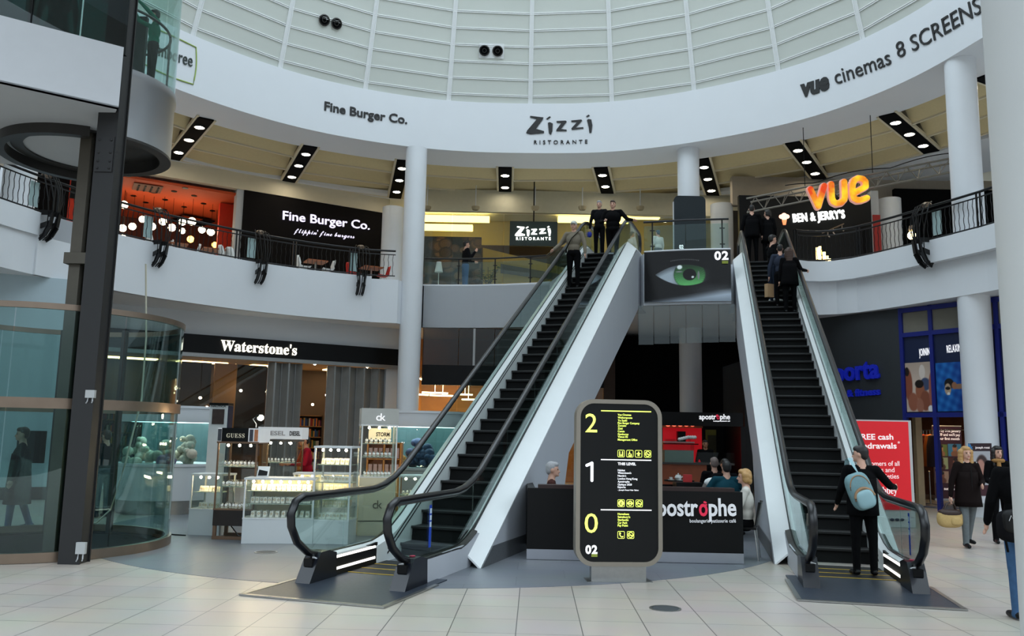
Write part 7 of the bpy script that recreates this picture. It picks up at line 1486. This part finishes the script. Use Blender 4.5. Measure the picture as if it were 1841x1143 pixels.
# man with rucksack at the foot of the right escalator
P = on_esc(esc_r, 0.2, 0.86, 0.026); t, MW, hd, s_, _ = person('man in black seen from behind with pale rucksack, stepping on the right escalator', P, fR + 8, 1.66, CB, CB, H_DARK, 'short', ((V3(-0.3, 0.1, -1), V3(0.0, 0.7, -0.7)), (V3(0.75, 0.2, -0.8), V3(0.5, 0.75, -0.1))), sleeves=True, build=1.12, turn=55, legs=((V3(-0.02, 0, -1), V3(0, 0, -1)), (V3(0.04, 0, -1), V3(0, 0, -1))), coat=(0.46, 1.08, CB))
RK = mat('rucksack_blue', (116, 150, 156), 0.8, noise=0.15, scale=20); RKB = mat('rucksack_tan', (156, 124, 94), 0.8); RKD = mat('rucksack_pale', (150, 184, 190), 0.8)
b = thing('rucksack', 'pale blue and tan rucksack slung on the man at the right escalator', 'rucksack', tuple(MW @ V3(-0.06, -0.2, 1.1))); TM = MW @ Matrix.Translation(V3(-0.10, -0.235, 1.08)) @ Matrix.Rotation(R_(-20), 4, 'Y')
def rk(fn): m = MB(); fn(m); m.v = [tuple(TM @ Vector(v)) for v in m.v]; return m
def sup(m, c, r, e=0.6):
    n0 = len(m.v); m.ell((0, 0, 0), (1, 1, 1), 20, 12); f = lambda x: math.copysign(abs(x) ** e, x)
    for i in range(n0, len(m.v)): v = m.v[i]; m.v[i] = (c[0] + f(v[0]) * r[0], c[1] + f(v[1]) * r[1], c[2] + f(v[2]) * r[2])
rk(lambda m: sup(m, (0, 0, 0), (0.155, 0.09, 0.24))).build('main_bag', RK, b); rk(lambda m: sup(m, (0.0, -0.085, -0.1), (0.115, 0.05, 0.12))).build('front_pocket', RKD, b); rk(lambda m: m.tube([(0.12 * math.cos(a), -0.095, -0.1 + 0.14 * math.sin(a)) for a in np.linspace(0.1, PI - 0.1, 14)], 0.022, 6)).build('tan_trim', RKB, b); rk(lambda m: m.tube([(0.13 * math.cos(a), -0.075, 0.02 + 0.19 * math.sin(a)) for a in np.linspace(0.2, PI - 0.2, 14)], 0.008, 6)).build('zip', RKB, b)
MB().tube([MW @ V3(-0.10, -0.18, 1.3), MW @ V3(-0.15, -0.165, 1.4), MW @ V3(-0.17, -0.085, 1.49), MW @ V3(-0.16, 0.06, 1.47), MW @ V3(-0.15, 0.14, 1.3)], 0.03, 6, ry=0.01).build('strap', RKD, b)
# women walking on the right
t, MW, hd, s_, _ = person('woman with wavy blonde hair, dark brown coat and grey trousers walking towards the viewer', (7.86, 14.55, 0.004), 180, 1.69, BRC, GREYT, H_BLOND, 'wavy', ((V3(-0.3, 0.1, -1), V3(0.45, 0.8, -0.2)), (V3(0.35, -0.05, -1), V3(0.15, 0.05, -1))), legs=((V3(0.0, -0.3, -1), V3(0, -0.35, -1)), (V3(0.0, 0.15, -1), V3(0, -0.02, -1))), coat=(0.40, 1.22, BRC), build=1.08, shoe=BLACK, vox=0.012)
mb = MB(); mb.tube([MW @ V3(0, 0.145, 1.38), MW @ V3(0, 0.155, 1.0), MW @ V3(0, 0.175, 0.72)], 0.006, 5); mb.build('coat_zip', BLACK, t)
for x in (-0.1, 0.12): MB().ell(MW @ V3(x, 0.15, 1.42), (0.012, 0.008, 0.012), 8, 5).build('coat_stud', STEEL, t)
q = hd[1]; STRAW = mat('bag_straw', (190, 160, 104), 0.8, noise=0.15, scale=30); BRL = mat('bag_brown', (50, 32, 26), 0.5)
b = thing('handbag', 'straw coloured handbag with dark brown trim held by the blonde woman', 'handbag', tuple(q)); mb = MB(); sup(mb, (q.x - 0.03, q.y - 0.02, q.z - 0.29), (0.22, 0.09, 0.15), 0.7); mb.build('bag_body', STRAW, b); mb = MB(); sup(mb, (q.x - 0.03, q.y - 0.02, q.z - 0.19), (0.19, 0.095, 0.06), 0.7); mb.build('flap', BRL, b); mb = MB(); sup(mb, (q.x + 0.03, q.y - 0.1, q.z - 0.32), (0.09, 0.03, 0.07), 0.7); mb.build('front_pocket', STRAW, b)
for dx in (-0.07, 0.07): MB().tube([V3(q.x - 0.14, q.y + dx * 0.4, q.z - 0.18), V3(q.x - 0.08, q.y + dx * 0.3, q.z - 0.05), V3(q.x, q.y, q.z - 0.01), V3(q.x + 0.06, q.y + dx * 0.3, q.z - 0.06), V3(q.x + 0.09, q.y + dx * 0.4, q.z - 0.18)], 0.011, 6).build('handle', BRL, b)
t, MW, hd, s_, _ = person('woman with long dark hair and mustard scarf, partly hidden at the right edge', V3(8.78, 15.2, 0.004), 172, 1.70, CB, CB, H_DARK, 'long', ((V3(-0.6, 0.2, -0.8), V3(-0.2, 0.4, 1)), (V3(0.25, 0.1, -1), V3(-0.3, 0.8, -0.3))), build=1.0, turn=10, sleeves=True)
mb = MB(); mb.tube([MW @ V3(0.08 * math.cos(a), 0.02 + 0.09 * math.sin(a), 1.44) for a in np.linspace(0, 2 * PI, 14)], 0.035, 8); mb.tube([MW @ V3(0.02, 0.1, 1.42), MW @ V3(0.03, 0.15, 1.2)], 0.035, 8); mb.build('scarf', mat('scarf_mustard', (150, 110, 60), 0.9, noise=0.3, scale=30), t)
# man at the right edge with a messenger bag
t, MW, hd, s_, _ = person('man in black jacket and blue jeans half hidden by the near column', (5.25, 8.7, 0.004), -12, 1.78, CB, JEAN, H_DARK, 'short', ((V3(-0.28, 0.1, -1), V3(0, 0.6, -0.9)), (V3(0.3, 0, -1), V3(0, 0.3, -1))), sleeves=True, build=1.15, face_parts=False, vox=0.012)
b = thing('messenger_bag', 'black messenger bag on the hip of the man at the right edge', 'bag', tuple(MW @ V3(-0.14, -0.2, 0.95))); mb = MB(); sup(mb, (0, 0, 0), (0.23, 0.09, 0.16), 0.5); TM = MW @ Matrix.Translation(V3(-0.1, -0.215, 0.93)) @ Matrix.Rotation(R_(18), 4, 'Z'); mb.v = [tuple(TM @ Vector(v)) for v in mb.v]; mb.build('bag_body', CB_2, b)
mb = MB(); sup(mb, (0, -0.055, 0.05), (0.225, 0.05, 0.12), 0.5); mb.v = [tuple(TM @ Vector(v)) for v in mb.v]; mb.build('flap', mat('flap_black', (12, 12, 13), 0.6, spec=0.3), b); mb = MB(); mb.tube([TM @ V3(-0.2, -0.04, -0.12), TM @ V3(-0.21, -0.08, -0.24)], 0.012, 5); mb.build('loose_strap', CB, b); mb = MB()
for x in (-0.17, 0.05): mb = MB(); mb.tube([TM @ V3(x + 0.09 * u, -0.108 + 0.02 * u * u, 0.12 - 0.2 * abs(u)) for u in np.linspace(-0.3, 1, 6)], 0.004, 5); mb.build('grey_piping', STEEL, b)
# people in the cafe
p = at_y(992, 842, 13.15); t, *_ = person('grey haired man sitting behind the cafe barrier, left of the directory board', (p.x, 13.15, 0.004), -95, 1.76, mat('jumper_brown', (66, 40, 36), 0.85), CB, H_GREY, 'short', ((V3(-0.2, 0.3, -1), V3(0.1, 1, -0.1)), (V3(0.2, 0.3, -1), V3(-0.1, 1, -0.1))), sit=True, turn=0)
p = at_y(1340, 845, 12.72); t, *_ = person('blonde woman in cream top sitting at the right end of the cafe barrier', (p.x, 12.72, 0.004), 75, 1.68, CREAMT, CB, H_BLOND, 'bob', ((V3(-0.25, 0.4, -1), V3(0.1, 1, 0.0)), (V3(0.25, 0.4, -1), V3(-0.1, 1, 0.0))), sit=True)
p = at_y(1306, 829, 15.2); person('person in teal jacket seen from behind, sitting at a cafe table', (p.x, 15.2, 0.004), 0, 1.78, TEALC, CB, H_DARK, 'short', ((V3(-0.5, 0.3, -0.8), V3(0.2, 1, 0.1)), (V3(0.5, 0.3, -0.8), V3(-0.2, 1, 0.1))), sit=True, sleeves=True, build=1.25, face_parts=False)
p = at_y(1303, 818, 16.4); person('dark haired man facing the viewer at the cafe table, beyond the teal jacket', (p.x, 16.4, 0.004), 178, 1.8, CB, CB, H_DARK, 'short', ((V3(-0.3, 0.3, -0.8), V3(0.2, 0.7, 0.6)), (V3(0.3, 0.3, -0.8), V3(-0.2, 1, 0.1))), sit=True, skin=SKIN2, sleeves=True)
p = at_y(1284, 817, 17.4); person('balding grey person in black seen from behind, left of the facing man in the cafe', (p.x, 17.4, 0.004), 0, 1.8, CB, CB, mat('hair_thin_grey', (120, 106, 100), 0.7), 'short', None, sit=True, sleeves=True, build=1.15, face_parts=False)
for px, Y in ((1284, 17.35), (1303, 16.45)): p = at_y(px, 850, Y); cafe_chair(p.x, Y - (0.02 if Y > 17 else -0.02), 0 if Y > 17 else PI, 'black cafe chair under the balding person' if Y > 17 else 'black cafe chair under the man facing the viewer')
p = at_y(1305, 850, 15.8); t = thing('cafe_table', 'dark cafe table between the teal jacket and the facing man', 'table', (p.x, 15.82, 0)); MB().box((p.x, 15.82, 0.72), (0.6, 0.5, 0.03)).build('table_top', BLACK, t); MB().tube([(p.x, 15.82, 0.01), (p.x, 15.82, 0.71)], 0.03, 8).build('pedestal', BLACK, t)
p = at_y(1270, 792, 23.6); person('barista in black behind the cafe counter beside the olive doorway', (p.x, 23.75, 0.004), 180, 1.7, CB, CB, H_DARK, 'short', None, skin=SKIN2, vox=0.016)
# lift, behind the lift, shops
P = V3(-5.86, 12.72, 7.145); t, *_ = person('child in green jumper leaning on the rail inside the lift car', P, 130, 1.3, GREENC, CB, H_DARK, 'short', ((V3(-0.3, 0.6, 0.3), V3(0.1, 0.6, 0.5)), (V3(0.3, 0.6, 0.3), V3(-0.2, 0.5, 0.6))), turn=-30, face_parts=False)
P = LC + V3(-0.6, -0.3, 7.145); person('person in dark clothes inside the lift car behind the dark glass', P, 200, 1.72, CB_2, CB, H_DARK, 'short', None, face_parts=False, vox=0.016)
person('person in long dark coat and jeans walking left behind the lift glass', V3(-8.24, 14.3, 0.004), 120, 1.72, CB, JEAN, H_BROWN, 'short', ((V3(-0.2, 0.1, -1), V3(0, 0.3, -1)), (V3(0.2, -0.1, -1), V3(0, 0.2, -1))), coat=(0.26, 1.25, CB), legs=((V3(0, 0.2, -1), V3(0, 0.05, -1)), (V3(0, -0.2, -1), V3(0, -0.35, -1))), build=1.15)
t, MW, hd, s_, _ = person('person in dark jacket with white bag behind the steel post', V3(-7.98, 16.72, 0.004), 60, 1.68, CB, JEAN2, H_BROWN, 'short', ((V3(-0.2, 0.1, -1), V3(0, 0.5, -0.8)), (V3(0.2, 0.3, -1), V3(0, 0.7, -0.5))), sleeves=True, build=1.05)
b = thing('white_bag', 'white printed bag held by the person behind the steel post', 'bag', tuple(hd[1])); q = hd[1]; MB().box(q + V3(0.05, -0.05, -0.2), (0.42, 0.05, 0.34), 0.1, Matrix.Translation(q) @ Matrix.Rotation(0.12, 4, 'Y') @ Matrix.Translation(-q)).build('bag_body', mat('bag_white', (220, 230, 232), 0.6), b); MB().tube([q + V3(-0.04, -0.05, -0.04), q, q + V3(0.1, -0.05, -0.04)], 0.006, 5).build('handle', WHITE, b)
person('shop worker in red jumper with white collar behind the watch cases', (-3.98, 16.75, 0.004), 120, 1.66, REDC, CB, H_DARK, 'short', ((V3(-0.2, 0.3, -1), V3(0.1, 1, 0.1)), (V3(0.2, 0.3, -1), V3(-0.1, 1, 0.0))), lean=0.12, skin=SKIN2)
p = at_y(838, 433, 30.6); person('man in grey jacket and jeans standing by the log picture wall', (p.x, 30.6, ZL + 0.004), -70, at_y(838, 433, 30.6).z - ZL, CB_2, JEAN, H_DARK, 'short', ((V3(-0.2, 0.3, -1), V3(0, 1, 0)), (V3(0.2, 0.3, -1), V3(0, 0.6, 0.9))), sleeves=True, vox=0.016)
p = at_y(1183, 414, 25.6); person('person in white jacket and grey hat behind the landing railing', (p.x, 25.6, ZL + 0.004), 30, at_y(1183, 414, 25.6).z - ZL, WHT, GREYT, mat('hat_grey', (84, 96, 106), 0.8), 'short', None, sleeves=True, build=1.2, face_parts=False, vox=0.016)
